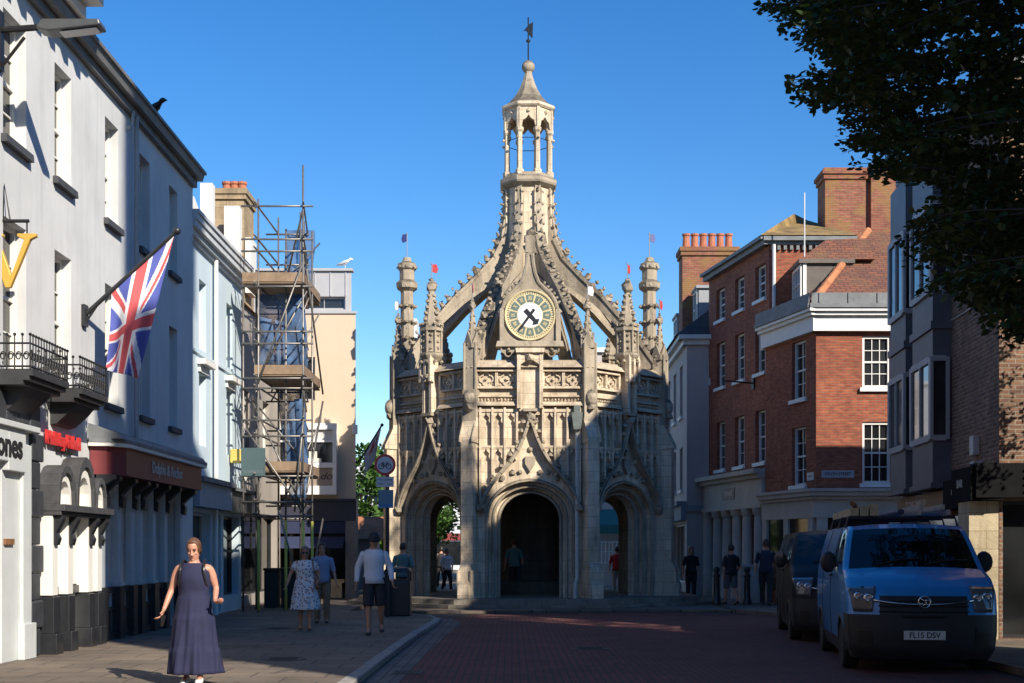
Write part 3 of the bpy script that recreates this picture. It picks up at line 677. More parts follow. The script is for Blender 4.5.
for a, b, d in ((7.02, 7.26, .3), (7.68, 7.92, .3), (8.62, 8.86, .3), (9.08, 9.32, .3)):
    bm_w, bm_p, bm_b = BM(), BM(), BM()
    bx(bm_w, fl, a, b, .86, 2.04, .002, d*.75); bx(bm_p, fl, a-.02, b+.02, .3, .84, .002, d*.85); bx(bm_p, fl, a-.03, b+.03, 0, .3, .002, d)
    c = (a+b)/2; prism(bm_b, Fr(fl.p(c, 0, 0), fl.N, fl.U), [(.225, 1.62), (.27, 1.6), (.3, 1.7), (.26, 1.78), (.32, 1.9), (.36, 1.98), (.36, 2.04), (.225, 2.04)], -.07, .07)
    obj('door_pilaster', bm_w, m_cream, hd, bevel=.008); obj('plinth', bm_p, m_blk, hd, bevel=.01); obj('bracket', bm_b, m_blk, hd)
for a, b in ((7.27, 7.67), (7.94, 8.6), (8.88, 9.06)):
    bm_w, bm_p = BM(), BM(); bx(bm_w, fl, a, b, 1.0, 2.04, .002, .06); bx(bm_w, fl, a, b, .1, .84, .002, .03); bx(bm_p, fl, a, b, .86, .98, .002, .09); obj('door_panel', bm_w, m_cream, hd); obj('rail', bm_p, m_blk, hd)
red = plain('sign_red', (.58, .03, .03), .4)
bm = text_bm('Halliday Fishall', .26, fl, 7.98, 3.2, .06, .02, .014, .98); g1_ = text_bm('family kitchen', .1, fl, 8.1, 3.05, .03, .01, .002, 1.25)
sg = tag(recenter(obj('sign_lettering', bm, red)), 'red raised lettering on the white wall above the arched doorway', 'sign'); sb = obj('small_lettering', g1_, black, sg)
# pub front
m_fas = M('maroon_fascia', (.17, .03, .032), .45, .12, 4, .05); m_pub = _mc['pub_paint']
pf = [fl.p(9.35, 0, .02), fl.p(9.4, 0, .28), fl.p(9.75, 0, .5), fl.p(15.0, 0, .5), fl.p(15.1, 0, .02)]
def outline(bm, pts, z0, z1, ex=0):
    c = sum(pts, Vector())/len(pts); slab(bm, [(p.x+(ex if p.x > XL+.1 else 0), p.y+(ex if p.y > c.y else -ex)) for p in pts], z0, z1)
bm = BM(); outline(bm, pf, 2.78, 3.24); fa = obj('fascia', bm, m_fas, wb)
bm = BM(); outline(bm, pf, 3.24, 3.3, .09); obj('fascia_cornice', bm, m_cream, fa)
bm = BM(); outline(bm, pf, 3.3, 3.36, .1); prism(bm, Fr(fl.p(9.3, 0, 0), fl.N, fl.U), [(0, 3.36), (.56, 3.36), (.5, 3.45), (0, 3.62)], 0, 5.85); obj('lead_canopy', bm, m_lead, wb)
bm = text_bm('Dolphin & Anchor', .3, fl, 12.35, 3.01, .5, .015, .004, .95); obj('lettering', bm, plain('letter_grey', (.42, .4, .38)), fa)
for u in (9.4, 9.72, 10.62, 11.42, 11.95, 12.82, 13.66, 14.85):
    bm, bk, br = BM(), BM(), BM()
    w = .16; bx(bm, fl, u-w/2, u+w/2+.04, .9, 2.7, .002, .12); bx(bk, fl, u-w/2-.03, u+w/2+.07, 0, .9, .002, .17)
    prism(br, Fr(fl.p(u+.02, 0, 0), fl.N, fl.U), [(.12, 2.3), (.2, 2.25), (.22, 2.42), (.18, 2.5), (.3, 2.62), (.42, 2.7), (.42, 2.776), (.12, 2.776)], -.08, .08)
    obj('pilaster', bm, m_pub, fa, bevel=.008); obj('pilaster_plinth', bk, m_blk, fa); obj('bracket', br, m_blk, fa, bevel=.01)
for a, b in ((9.84, 10.58), (10.74, 11.36), (12.07, 12.78), (12.94, 13.6)):
    bm, bk = BM(), BM()
    for p, q, r, s in ((a, b, .0, .12), (a, b, .8, .9), (a, a+.09, .12, .8), (b-.09, b, .12, .8), (a+.09, b-.09, .5, .56), ((a+b)/2-.04, (a+b)/2+.04, .12, .5)): bx(bk, fl, p, q, r, s, .002, .1)
    bx(bm, fl, a+.05, b-.05, .1, .85, .002, .03); rs_ = obj('stall_riser', bk, m_blk, fa); obj('riser_panel', bm, m_pub, rs_)
    bm = BM(); bx(bm, fl, a, b, 2.63, 2.76, .002, .1); obj('shop_lintel', bm, m_pub, fa)

# wall lamp, gold V sign, flag
lampm = M('lamp_grey_metal', (.12, .125, .13), .45, .15, 6, .03, .5)
wl = thing('wall_lamp', 'grey street lamp arm bracketed to the upper white facade', 'street lamp', fl.p(4.0, 8.55, 0))
bm = BM(); q = P(6, 30, 16.2); z = q.z; Yl = 17.6; u = Yl-Y0; zz = 1.5+(HY-30)*Yl/F
bx(bm, fl, u-.07, u+.07, zz-.55, zz+.25, .002, .05); tube(bm, [fl.p(u, zz, .04), fl.p(u, zz+.04, .6)], .045, 8); tube(bm, [fl.p(u, zz-.5, .04), fl.p(u, zz-.1, .35)], .022, 6); obj('bracket', bm, iron, wl)
bm = BM(); prism(bm, Fr(fl.p(u, 0, 0), fl.N, fl.U), [(.55, zz-.02), (.7, zz-.06), (1.42, zz+.02), (1.4, zz+.1), (.62, zz+.1)], -.15, .15); obj('lamp_head', bm, lampm, wl, bevel=.02)
bm = BM(); prism(bm, Fr(fl.p(u, 0, 0), fl.N, fl.U), [(.86, zz-.062), (1.36, zz-.004), (1.36, zz-.012), (.86, zz-.07)], -.1, .1); obj('lens', bm, plain('lamp_lens', (.6, .6, .58), .3), wl)
vs = thing('hanging_sign', 'gold letter V hanging from a dark wall bracket', 'sign', fl.p(17.9-Y0, 4.9, .5))
Yv = 17.75; s = Yv/F; vf = Fr((0, Yv, 0), (1, 0, 0), (0, -1, 0)); bm = BM()
v = lambda px, py: ((px-CX)*s, 1.5-(py-HY)*s)
for pts in ([v(-16, 234), v(4, 234), v(4, 237), v(-1, 239), v(12, 276), v(9, 288), v(6, 288), v(-11, 239), v(-16, 237)], [v(18, 234), v(37, 234), v(37, 237), v(31, 240), v(11, 288), v(8.9, 288), v(12, 276), v(25, 240), v(18, 237)]): prism(bm, vf, pts, -.04, .04)
obj('letter', bm, M('gold_paint', (.62, .38, .07), .4, .1, 5, .03, .3), vs, bevel=.008)
bm = BM(); zt = 1.5-(221-HY)*s; tube(bm, [Vector((XL, Yv, zt)), Vector((XY(29, Yv), Yv, zt))], .025, 8); tube(bm, [Vector((XL, Yv, zt+.02)), Vector((XL+.02, Yv, zt+.5)), Vector((XY(10, Yv), Yv, zt+.02))], .012, 6)
for px in (-8, 27): tube(bm, [Vector((XY(px, Yv), Yv, zt)), Vector((XY(px, Yv), Yv, zt-.2))], .012, 6)
obj('bracket', bm, iron, vs)
Yf = 21.06; a = Vector((XL, Yf, 5.31)); b = Vector((XY(177, Yf), Yf, 1.5-(231-HY)*Yf/F)); d = (b-a)
fp = thing('flagpole', 'black pole slanting out from the white facade above the balcony', 'flagpole', a)
bm = BM(); tube(bm, [a, b], [.04, .03], 10); obj('pole', bm, m_blk, fp, smooth=True); bm = BM(); ball(bm, b, .065, 2); obj('finial', bm, m_blk, fp, smooth='all')
bm = BM(); wbox(bm, XL+.002, XL+.06, Yf-.09, Yf+.09, 5.15, 5.5); tube(bm, [Vector((XL+.03, Yf, 5.2)), a+d*.18], .02, 6); obj('wall_bracket', bm, m_blk, fp)
# union flag: hoist along the pole, hanging down in folds
t0, t1 = .30, .97; NU, NV = 84, 120; bm = BM(); LV = 2.5
def flagpt(u, v):                       # u along the hoist from tip to root, v down the cloth
    h = a + d*(t1+(t0-t1)*u); h.z -= .03
    drop = LV*(v**1.02); sway = Vector((-.62*v+.34*v*(u-.5), 0, 0))
    # the cloth gathers: lower end narrower and vertical
    tipx = (a+d*t1).x; x = h.x + (-.62*v)*(1-u*.75) + .08*v*u
    z = h.z - drop*(.92-.42*u)
    y = h.y + .10*math.sin(u*7+v*2.5)*v**.6 + .05*math.sin(u*15+1.3)*v
    return Vector((x, y, z))
UJ = {'b': plain('flag_blue', (.085, .11, .40), .8), 'r': plain('flag_red', (.64, .10, .11), .8), 'w': plain('flag_white', (.74, .74, .77), .8)}
def uj(x, y):                           # x along the fly 0..2, y along the hoist 0..1
    X, Y = x-1, y-.5
    if abs(X) < .1 or abs(Y) < .1: return 1
    if abs(X) < .167 or abs(Y) < .167: return 2
    dd = (Y - X*.5*(1 if X*Y > 0 else -1))*math.cos(math.atan(.5)) if True else 0
    dd = abs(Y) - abs(X)*.5; dd *= math.cos(math.atan(.5))
    if abs(dd) < .1:
        off = 1 if X*Y > 0 else -1
        off *= (1 if X < 0 else 1)
        return 1 if 0 < dd*off < .067 else 2
    return 0
g = [[bm.verts.new(flagpt(i/NU, j/NV)) for j in range(NV+1)] for i in range(NU+1)]
for i in range(NU):
    for j in range(NV):
        f = bm.faces.new((g[i][j], g[i+1][j], g[i+1][j+1], g[i][j+1])); f.material_index = uj(((j+.5)/NV)**1.3*2, (i+.5)/NU)
fo = obj('union_flag', bm, [UJ['b'], UJ['r'], UJ['w']], None, smooth='all', solid=.006, recalc=False); tag(recenter(fo), 'red, white and blue Union flag hanging in folds from the black pole', 'flag')
# crow on the gutter
def bird(name, label, p, col, k, m2=None):
    t = Vector(p); bm = BM()
    rings = []
    for x, z, r in ((-.2, .09, .012), (-.14, .11, .03), (-.05, .14, .062), (.03, .17, .066), (.09, .21, .045), (.12, .25, .038), (.155, .262, .036), (.185, .26, .02), (.22, .25, .006)):
        rings.append([Vector((x*k, math.cos(q*PI/4)*r*k, (z+math.sin(q*PI/4)*r)*k)) for q in range(8)])
    loft(bm, rings)
    for s in (-1, 1): tube(bm, [Vector((.0, s*.025*k, .09*k)), Vector((.01, s*.025*k, 0))], .006*k, 5)
    o = obj(name, bm, col, None, smooth='all'); o.location = t; tag(o, label, 'bird')
    bm = BM()
    for s in (-1, 1): loft(bm, [[Vector((x*k, s*(.055+math.cos(q*PI/3)*w)*k, (z+math.sin(q*PI/3)*h)*k)) for q in range(6)] for x, z, w, h in ((.06, .18, .01, .02), (-.02, .155, .018, .04), (-.12, .12, .012, .025), (-.22, .09, .004, .008))])
    obj('wing', bm, m2 or col, o, smooth='all', recalc=True)
    for c in o.children: c.data.transform(Matrix.Translation(t)); 
    return o
bird('crow', 'black crow perched on the gutter of the grey-white building', (XL+.1, yof(154, XL+.1), 9.77), plain('crow_black', (.012, .012, .014), .5), 1.35).rotation_euler = (0, 0, R(-20))

# ---- pale blue building
XB = -7.15
pb = thing('corner_house', 'pale blue rendered house with moulded cornice between white building and scaffolding', 'building', (-9.5, 31.3, 0))
m_blue = M('pale_blue_render', (.50, .60, .66), .8, .06, .8, .1, fine=50, streak=.12)
poly = [(XB, 28.32), (XB, 34.3), (-15, 34.3), (-15, 28.32)]; y0 = 28.32
wn = [(29.7-y0, 30.4-y0), (32.55-y0, 33.25-y0)]
holes = [(a, b, 6.15, 7.75) for a, b in wn] + [(a, b, 3.95, 5.6) for a, b in wn] + [(.35, 2.5, .5, 2.4), (2.8, 3.6, .02, 2.4), (3.9, 5.7, .4, 2.4)]
bm = BM(); frs = body(bm, poly, 0, 8.6, {0: holes}, .2); obj('wall', bm, m_blue, pb); fb = frs[0][0]
for a, b in wn:
    window(fb, a, b, 6.15, 7.75, pb, m_cream, m_gl, .2, 2, 4); window(fb, a, b, 3.95, 5.6, pb, m_cream, m_gl, .2, 2, 4)
    bm = BM(); bx(bm, fb, a-.1, b+.1, 5.62, 5.78, .002, .06); bx(bm, fb, a-.18, b+.18, 5.78, 5.9, .002, .2); obj('window_hood', bm, m_cream, pb)
for a, b, c, e in holes[4:]: window(fb, a, b, c, e, pb, m_blk if a > 2 else m_pub, m_gl2, .2, 2, 1, False)
bm = BM()
for z0, z1, d in ((8.42, 8.5, .08), (8.5, 8.62, .16), (8.62, 8.76, .26), (8.76, 8.9, .3), (8.9, 8.98, .34)): bx(bm, fb, -.0, 5.99, z0, z1, -.2, d)
obj('cornice', bm, M('cornice_pale', (.52, .54, .55), .7, .15, 3, .1), pb)
bm = BM(); bx(bm, fb, 0, 5.98, 6.0, 6.06, .002, .05); obj('string_course', bm, m_blue, pb)
bm = BM(); bx(bm, fb, .05, 3.3, 2.5, 3.05, .002, .34); fa2 = obj('shop_fascia', bm, M('fascia_grey_blue', (.3, .34, .38), .6, .1, 3, .05), pb)
bm = BM(); bx(bm, fb, 0, 3.35, 3.05, 3.16, .002, .45); bx(bm, fb, 3.36, 5.98, 3.0, 3.08, .002, .42); obj('fascia_cap', bm, m_lead, pb)
bm = BM(); bx(bm, fb, 3.38, 5.95, 2.5, 3.0, .002, .3); obj('shop_fascia', bm, M('fascia_black_shop', (.05, .05, .055), .5, .15, 3, .05), pb)
bm = BM(); tube(bm, [fb.p(2.66, 0, .1), fb.p(2.66, 8.45, .1)], .05, 8); obj('downpipe', bm, m_cream, pb)
bm = BM(); gable_roof(bm, [(XB-.5, 28.4), (XB-.5, 34.2), (-14.8, 34.2), (-14.8, 28.4)], 8.95, 11.2); obj('roof', bm, m_rooft, pb)
bm = BM(); prism(bm, Fr((XB-.62, 28.6, 0), (0, 1, 0), (1, 0, 0)), [(1.2, 8.9), (5.3, 8.9), (5.3, 9.25), (3.2, 9.5), (2.2, 9.9), (1.2, 9.9)], -.25, .25); obj('gable_parapet', bm, m_cream, pb)
bm = BM(); wbox(bm, XB-.62, XB-.32, 32.4, 32.7, 9.1, 10.7); obj('party_wall', bm, m_cream, pb)
bx_ = BM(); bx(bx_, fb, 4.5, 4.75, 3.75, 4.1, .03, .3); ab = tag(recenter(obj('alarm_box', bx_, plain('alarm_yellow', (.62, .47, .12), .5), None, bevel=.02)), 'yellow alarm box on the pale blue wall', 'alarm box')
fl_ = BM(); lathe(fl_, fb.p(5.1, 3.3, .22), [(.04, 0), (.1, .03), (.12, .12), (.05, .16)], 10); tube(fl_, [fb.p(5.1, 3.44, .22), fb.p(5.1, 3.5, .1), fb.p(5.1, 3.46, .0)], .014, 6); tag(recenter(obj('floodlight', fl_, plain('flood_white', (.65, .63, .58), .4))), 'small round floodlight under the yellow alarm box', 'lamp')
# chimney block behind, with a parapet
def chimney(parent, x0, x1, y0, y1, z0, z1, m, n, potm, pot_h=.55, band=None):
    bm = BM(); wbox(bm, x0, x1, y0, y1, z0, z1-.3); wbox(bm, x0-.06, x1+.06, y0-.06, y1+.06, z1-.3, z1-.15); wbox(bm, x0-.1, x1+.1, y0-.1, y1+.1, z1-.15, z1)
    c = obj('chimney', bm, m, parent)
    for i in range(n):
        bm = BM(); x = x0+.2+(x1-x0-.4)*i/max(1, n-1); lathe(bm, (x, (y0+y1)/2, z1-.01), [(.16, 0), (.14, .1), (.12, pot_h-.1), (.15, pot_h-.06), (.15, pot_h), (.1, pot_h)], 12); obj('chimney_pot', bm, potm, c)
    return c
m_pot = M('terracotta', (.42, .15, .08), .8, .2, 6, .1)
ch_st = stone('chimney_stone', (.42, .32, .2), (.14, .11, .08))
rb = thing('rear_house', 'stone chimneyed house behind the scaffolding at the street corner', 'building', (-9.5, 38, 0))
bm = BM(); fr_r = body(bm, [(-7.4, 34.6), (-7.4, 41.5), (-15, 41.5), (-15, 34.6)], 0, 8.3, {0: [(.6, 6.3, .3, 2.6), (1, 2, 4.2, 6), (4, 5, 4.2, 6)]}, .25); obj('wall', bm, M('rear_house_render', (.33, .3, .27), .85, .15, 1, .1), rb)
fw_ = fr_r[0][0]; window(fw_, .6, 6.3, .3, 2.6, rb, m_blk, m_gl2, .2, 4, 1, False); window(fw_, 1, 2, 4.2, 6, rb, m_cream, m_gl); window(fw_, 4, 5, 4.2, 6, rb, m_cream, m_gl)
bm = BM(); gable_roof(bm, [(-7.3, 34.6), (-7.3, 41.5), (-15, 41.5), (-15, 34.6)], 8.3, 10.3); obj('roof', bm, m_rooft, rb)
chimney(rb, -8.6, -7.75, 37.6, 39, 8.2, 12.0, ch_st, 3, m_pot, .4); bm = BM(); wbox(bm, -8.15, -7.72, 36.8, 37.2, 8.2, 11.3); wbox(bm, -7.72, -7.55, 37.6, 38.4, 9.0, 10.6); obj('flue', bm, m_cream, rb)

# ---- scaffolding
tubm = M('galvanised_tube', (.22, .205, .19), .45, .2, 8, .05, .6); yelm = plain('yellow_sleeve', (.62, .6, .12), .5); boardm = M('scaffold_board', (.24, .16, .10), .8, .3, 4, .2)
sf = thing('scaffolding', 'tall tube scaffolding with timber platforms and blue netting on the corner', 'scaffolding', (-6.0, 33.9, 0))
X0, X1, YA, YB = -6.36, -5.24, 32.6, 35.4
stand = [(X0, YA, 10.35), (X1, YA, 11.2), (X0+.62, YA+.4, 9.7), (X0, YB, 10.6), (X1-.42, YB, 10.5), (X0+.6, YB, 10.75), (X0-.35, YA+1.5, 8.9), (X1, YA+1.5, 9.9), (X0-.38, YA, 8.2), (X0+.3, YA+2.2, 8.4)]
for x, y, h in stand:
    bm = BM(); tube(bm, [(x, y, 0), (x, y, h)], .026, 6); o = obj('standard', bm, tubm, sf, smooth='all')
    if x in (X0, X1, X0+.62) and y < YB: bm = BM(); tube(bm, [(x, y, .02), (x, y, 2.3)], .036, 8); obj('yellow_sleeve', bm, yelm, o, smooth='all')
lev = [2.4, 2.75, 3.4, 4.4, 4.8, 5.6, 5.85, 6.72, 7.02, 8.15, 9.03, 9.33, 10.16]
for z in lev:
    for x0, x1, y in ((X0-.42, X1+.26, YA-.05), (X0-.35, X1-.3, YB+.05)):
        bm = BM(); tube(bm, [(x0, y, z), (x1, y, z)], .025, 6); obj('ledger', bm, tubm, sf, smooth='all')
    for x in (X0-.05, X1+.05):
        bm = BM(); tube(bm, [(x, YA-.3, z+.06), (x-(.42 if x > X0+.5 else 0), YB+.3, z+.06)], .025, 6); obj('transom', bm, tubm, sf, smooth='all')
for a, b in (((X0, YA-.09, 5.7), (X1, YA-.09, 8.7)), ((X0+.05, YA+1.5, 5.7), (X1, YA+1.5, 8.4)), ((X0, YB, 2.6), (X1, YB, 5.0)), ((X1, YA-.09, 2.6), (X0-.3, YA+.6, 5.4)), ((X0-.3, YA-.09, 4.6), (X1, YA-.09, 2.5)), ((X1+.09, YA, 3.0), (X1+.09, YB, 5.6)), ((X1+.09, YB, 5.8), (X1+.09, YA, 8.6)), ((X0+.5, YA-.09, 2.6), (X1-.1, YA-.09, .75)), ((X0+.62, YA+.4, 8.4), (X1, YB, 9.9)), ((X0+.1, YB, 8.4), (X1, YA, 10.1)), ((X0, YA+.3, 6.0), (X1+.05, YA+.3, 8.1)), ((X0-.3, YA+.8, 5.4), (X1, YA+.8, 3.7)), ((X0-.2, YB, 5.6), (X1, YB, 8.0)), ((X1+.09, YA, .1), (X1+.09, YB, 2.4)), ((X1+.1, YA-.1, 5.0), (X1-.25, YA+.3, 7.2)), ((X1-.2, YA-.09, 2.5), (X1+.05, YA-.09, 5.1))):
    bm = BM(); tube(bm, [a, b], .025, 6); obj('brace', bm, tubm, sf, smooth='all')
for z, x0, x1 in ((8.24, X0-.4, X1-.02), (5.92, X0-.1, X1-.02), (3.5, X0-.1, X1-.05)):
    for i in range(5): 
        pass
    bm = BM()
    for i in range(13): wbox(bm, x0, x1, YA+.0+i*.235, YA+.0+i*.235+.225, z, z+.038)
    pl = obj('platform', bm, boardm, sf)
    bm = BM(); wbox(bm, x0, x1, YA-.02, YA+.018, z+.04, z+.27); obj('toe_board', bm, M('toe_board_wood', (.26, .18, .115), .8, .3, 3, .2), pl)
    bm = BM(); wbox(bm, x1-.0, x1+.04, YA+.02, YB, z+.04, z+.27); obj('toe_board', bm, boardm, pl)
# netting: translucent blue mesh sheeting
mn, ntn, bn = new_mat('blue_netting'); bn.inputs['Base Color'].default_value = (.07, .14, .28, 1); bn.inputs['Roughness'].default_value = .8
tr = ntn.nodes.new('ShaderNodeBsdfTransparent'); ms = ntn.nodes.new('ShaderNodeMixShader'); nz = noise(ntn, objvec(ntn), 2.2, 4, .6)
ntn.links.new(ramp(ntn, nz, [(.4, (.45,)*3), (.65, (.9,)*3)]), ms.inputs[0]); ntn.links.new(tr.outputs[0], ms.inputs[1]); ntn.links.new(bn.outputs[0], ms.inputs[2]); ntn.links.new(ms.outputs[0], ntn.nodes['Material Output'].inputs[0])
def net(p, q, z0, z1, amp=.06):
    bm = BM(); g = []
    for i in range(15):
        t = i/14; g.append([Vector(p)*(1-t)+Vector(q)*t + Vector((amp*math.sin(t*13+z*2), amp*math.sin(t*9+z*3), z)) for z in [z0+(z1-z0)*j/10 for j in range(11)]])
    sheet(bm, g); return obj('netting', bm, mn, sf, smooth='all', solid=.004)
net((X0+.15, YB+.1, 0), (X1-.2, YB+.1, 0), 8.5, 10.3); net((X0-.2, YA+.9, 0), (X1-.1, YA+.9, 0), 6.3, 8.15); net((X0+.1, YB-.1, 0), (X1-.35, YB-.1, 0), 3.6, 8.1); net((X1-.55, YA+1.2, 0), (X1-.1, YA+1.2, 0), 2.9, 5.4, .03); net((X0+.9, YA+.6, 0), (X1-.1, YA+.7, 0), 3.6, 5.4, .1)
bm = BM(); wbox(bm, X0-.4, X0+.2, YA-.16, YA-.13, 3.4, 4.1); sb = tag(recenter(obj('scaffold_sign', bm, plain('sign_green_grey', (.06, .10, .105), .5), None)), 'dark grey-green board tied to the scaffold poles', 'sign board')
tb = text_bm('SCAFFOLD', .1, Fr((X0-.1, YA-.163, 0), (1, 0, 0), (0, -1, 0)), 0, 3.5, 0, .002, 0); obj('lettering', tb, plain('faint_letter', (.16, .2, .2)), sb)
for b_ in range(3):
    bm = BM(); x = X0-.3+b_*.45; wbox(bm, x, x+.36, 34.9, 35.4, 0, 1.0); wbox(bm, x-.02, x+.38, 34.86, 35.44, 1.0, 1.07)
    lathe(bm, (x+.18, 35.42, .1), [(.02, -.1), (.1, -.08), (.1, .08), (.02, .1)], 10)
    tag(recenter(obj('wheelie_bin', bm, M('bin_black', (.02, .022, .024), .6, .2, 5, .05), None, bevel=.02)), 'black wheelie bin in the dark passage under the scaffolding', 'bin', 'bins under the scaffolding')
# ------------------------------------------------------------------ yellow building across the side street
yb = thing('yellow_building', 'cream-yellow flat-roofed building with white bay window above a dark navy shop', 'building', (-7.2, 46, 0))
m_yel = M('cream_yellow_render', (.60, .485, .36), .85, .05, .7, .08, fine=60, streak=.08)
m_navy = M('navy_fascia', (.035, .037, .06), .5, .12, 3, .05); m_zinc = M('zinc_cladding', (.45, .45, .46), .5, .06, 2, .04, .2); m_conc = M('grey_granite', (.2, .19, .18), .7, .2, 8, .1)
YW = 42.0
poly = [(-9.6, YW), (-5.05, YW), (-6.15, 50), (-9.6, 50)]
bm = BM(); frs = body(bm, poly, 3.2, 9.25, {0: [(2.75, 3.24, 6.4, 7.8), (1.3, 2.2, 6.4, 7.8)]}, .15); obj('wall', bm, m_yel, yb); fy = frs[0][0]
window(fy, 2.75, 3.24, 6.4, 7.8, yb, m_zinc, m_gl, .15, 1, 2, True); window(fy, 1.3, 2.2, 6.4, 7.8, yb, m_zinc, m_gl, .15, 1, 2, True)
bm = BM(); frz, = [body(bm, [(-9.5, YW+.12), (-5.2, YW+.12), (-6.3, 49.9), (-9.5, 49.9)], 9.26, 10.62, {0: [(2.7, 4.1, 9.36, 9.78)]}, .12)]
for i in range(9): bx(bm, frz[0][0], .1+i*.5, .125+i*.5, 9.8, 10.6, .002, .03)
bx(bm, frz[0][0], -.05, 4.35, 10.6, 10.68, -.3, .08); at = obj('attic_storey', bm, m_zinc, yb); window(frz[0][0], 2.7, 4.1, 9.36, 9.78, yb, m_zinc, m_gl, .12, 2, 1, False)
bm = BM(); bx(bm, fy, -.02, 4.6, 9.2, 9.27, .002, .05); obj('coping', bm, m_zinc, yb)
bm = BM(); c = [(1.55, 3.98)]
bx(bm, fy, 1.5, 3.98, 3.34, 3.62, 0, .42); bx(bm, fy, 1.5, 3.98, 5.42, 5.62, 0, .42)
for u in (1.5, 2.65, 3.86): bx(bm, fy, u, u+.12, 3.62, 5.42, 0, .42)
bx(bm, fy, 1.62, 3.86, 4.2, 4.36, 0, .41); bx(bm, fy, 1.62, 3.86, 4.36, 5.42, 0, .05); bx(bm, fy, 1.62, 3.86, 5.02, 5.08, .2, .36); by = obj('bay_window', bm, plain('white_upvc', (.74, .74, .74), .4), yb)
bm = BM(); face(bm, [fy.p(u, z, .3) for u, z in ((1.62, 4.36), (3.86, 4.36), (3.86, 5.42), (1.62, 5.42))]); obj('pane', bm, m_gl, by)
bm = BM(); bx(bm, fy, 2.78, 3.85, 5.08, 5.4, .302, .32); obj('roller_blind', bm, plain('blind_white', (.55, .56, .56), .8), by)
bm = BM(); bx(bm, fy, 1.62, 3.86, 3.63, 4.19, .1, .3); sp = obj('sign_panel', bm, M('taupe_panel', (.30, .24, .19), .6, .08, 3, .03), by)
obj('lettering', text_bm('Café Ado', .34, fy, 3.1, 3.93, .3, .01, .0, 1.1, shear=.35), m_blk, sp)
bm = BM(); bx(bm, fy, 2.95, 3.5, 4.37, 4.5, .31, .4); bx(bm, fy, 3.1, 3.35, 4.5, 4.72, .31, .4); ball(bm, fy.p(3.22, 4.78, .35), .07, 2); obj('window_ornament', bm, plain('cream_ceramic', (.7, .68, .6), .4), by)
bm = BM(); bx(bm, fy, -.02, 4.57, 2.5, 3.2, -.5, .02); bx(bm, fy, -.02, 4.57, 3.14, 3.22, .02, .1); obj('navy_fascia', bm, m_navy, yb)
bm = BM(); bx(bm, fy, 4.22, 4.56, 0, 2.5, -.6, .03); bx(bm, fy, -.0, .35, 0, 2.5, -.6, .03); obj('granite_pier', bm, m_conc, yb)
bm = BM(); bx(bm, fy, .35, 4.22, 0, .35, -.5, -.3); face(bm, [fy.p(.35, .35, -.4), fy.p(4.22, .35, -.4), fy.p(4.22, 2.5, -.4), fy.p(.35, 2.5, -.4)])
for i in range(6): bx(bm, fy, .35+i*.77, .4+i*.77, .35, 2.5, -.4, -.33)
obj('shop_glazing', bm, m_gl2, yb); bm = BM(); slab(bm, [(-9.6, YW+.6), (-5.15, YW+.6), (-6.16, 50), (-9.6, 50)], 0, 3.18); obj('ground_storey', bm, m_navy, yb)
bm = BM()
for i in range(7): bx(bm, fy, .36, 4.2, 2.1+i*.055, 2.15+i*.055, -.02, .0)
prism(bm, Fr(fy.p(.36, 0, 0), fy.N, -fy.U), [(-.02, 2.0), (.5, 1.72), (.52, 1.62), (.5, 1.62), (-.02, 1.9)], -3.84, 0); obj('awning', bm, plain('awning_blue', (.025, .035, .09), .8), yb)
bm = BM(); bx(bm, fy, 3.2, 4.18, .5, .62, -.3, .0); bx(bm, fy, 3.7, 4.1, 0.02, .5, -.28, -.0); obj('display_bench', bm, M('bench_pine', (.5, .36, .2), .6, .2, 5, .05), yb)
bm = BM(); bx(bm, fy, 4.46, 4.62, 5.3, 5.6, .03, .16); lm_ = tag(recenter(obj('security_lamp', bm, plain('lamp_white', (.7, .7, .7), .4), None, bevel=.02)), 'small white security lamp at the right edge of the cream-yellow wall', 'lamp')
gu = bird('seagull', 'white and grey seagull standing on the flat roof edge of the yellow building', (XY(345, YW+.2), YW+.2, 10.69), plain('gull_white', (.75, .75, .75), .7), 1.25, plain('gull_grey', (.35, .37, .4), .7)); gu.rotation_euler = (0, 0, R(12))
# flag banner on the yellow building's side
a, b = P(349, 458, 43.6), P(382, 425, 43.6); a = Vector((-5.05, 43.6, a.z))
bp = thing('banner_pole', 'dark slanting pole with a hanging banner beside the yellow building', 'flagpole', a)
bm = BM(); tube(bm, [a, b], .03, 8); ball(bm, b, .06, 2); obj('pole', bm, m_blk, bp, smooth=True)
bm = BM(); g = []
for i in range(25):
    t = i/24; top = a.lerp(b, .12+.82*t); L = .12+.78*(1-t)**.6
    g.append([top + Vector((.05*math.sin(t*7+v*4)*v, .1*math.sin(t*9+v*3)*v, -.03-L*v)) for v in [j/30 for j in range(31)]])
sheet(bm, g)
for i, f in enumerate(bm.faces):
    r_, c_ = divmod(i, 30); f.material_index = 1 if (math.hypot((r_-11)/4.2, (c_-12)/3.2) < 1 or math.hypot((r_-13)/2.2, (c_-7)/2.5) < 1) else (2 if abs(r_-17+(c_-15)*.15) < 1.5 and c_ > 5 else 0)
tag(recenter(obj('hanging_banner', bm, [plain('banner_white', (.76, .71, .73), .8), UJ['r'], plain('banner_mauve', (.3, .2, .25), .8)], None, smooth='all', solid=.006)), 'white banner with a red device hanging from the slanting pole', 'banner')

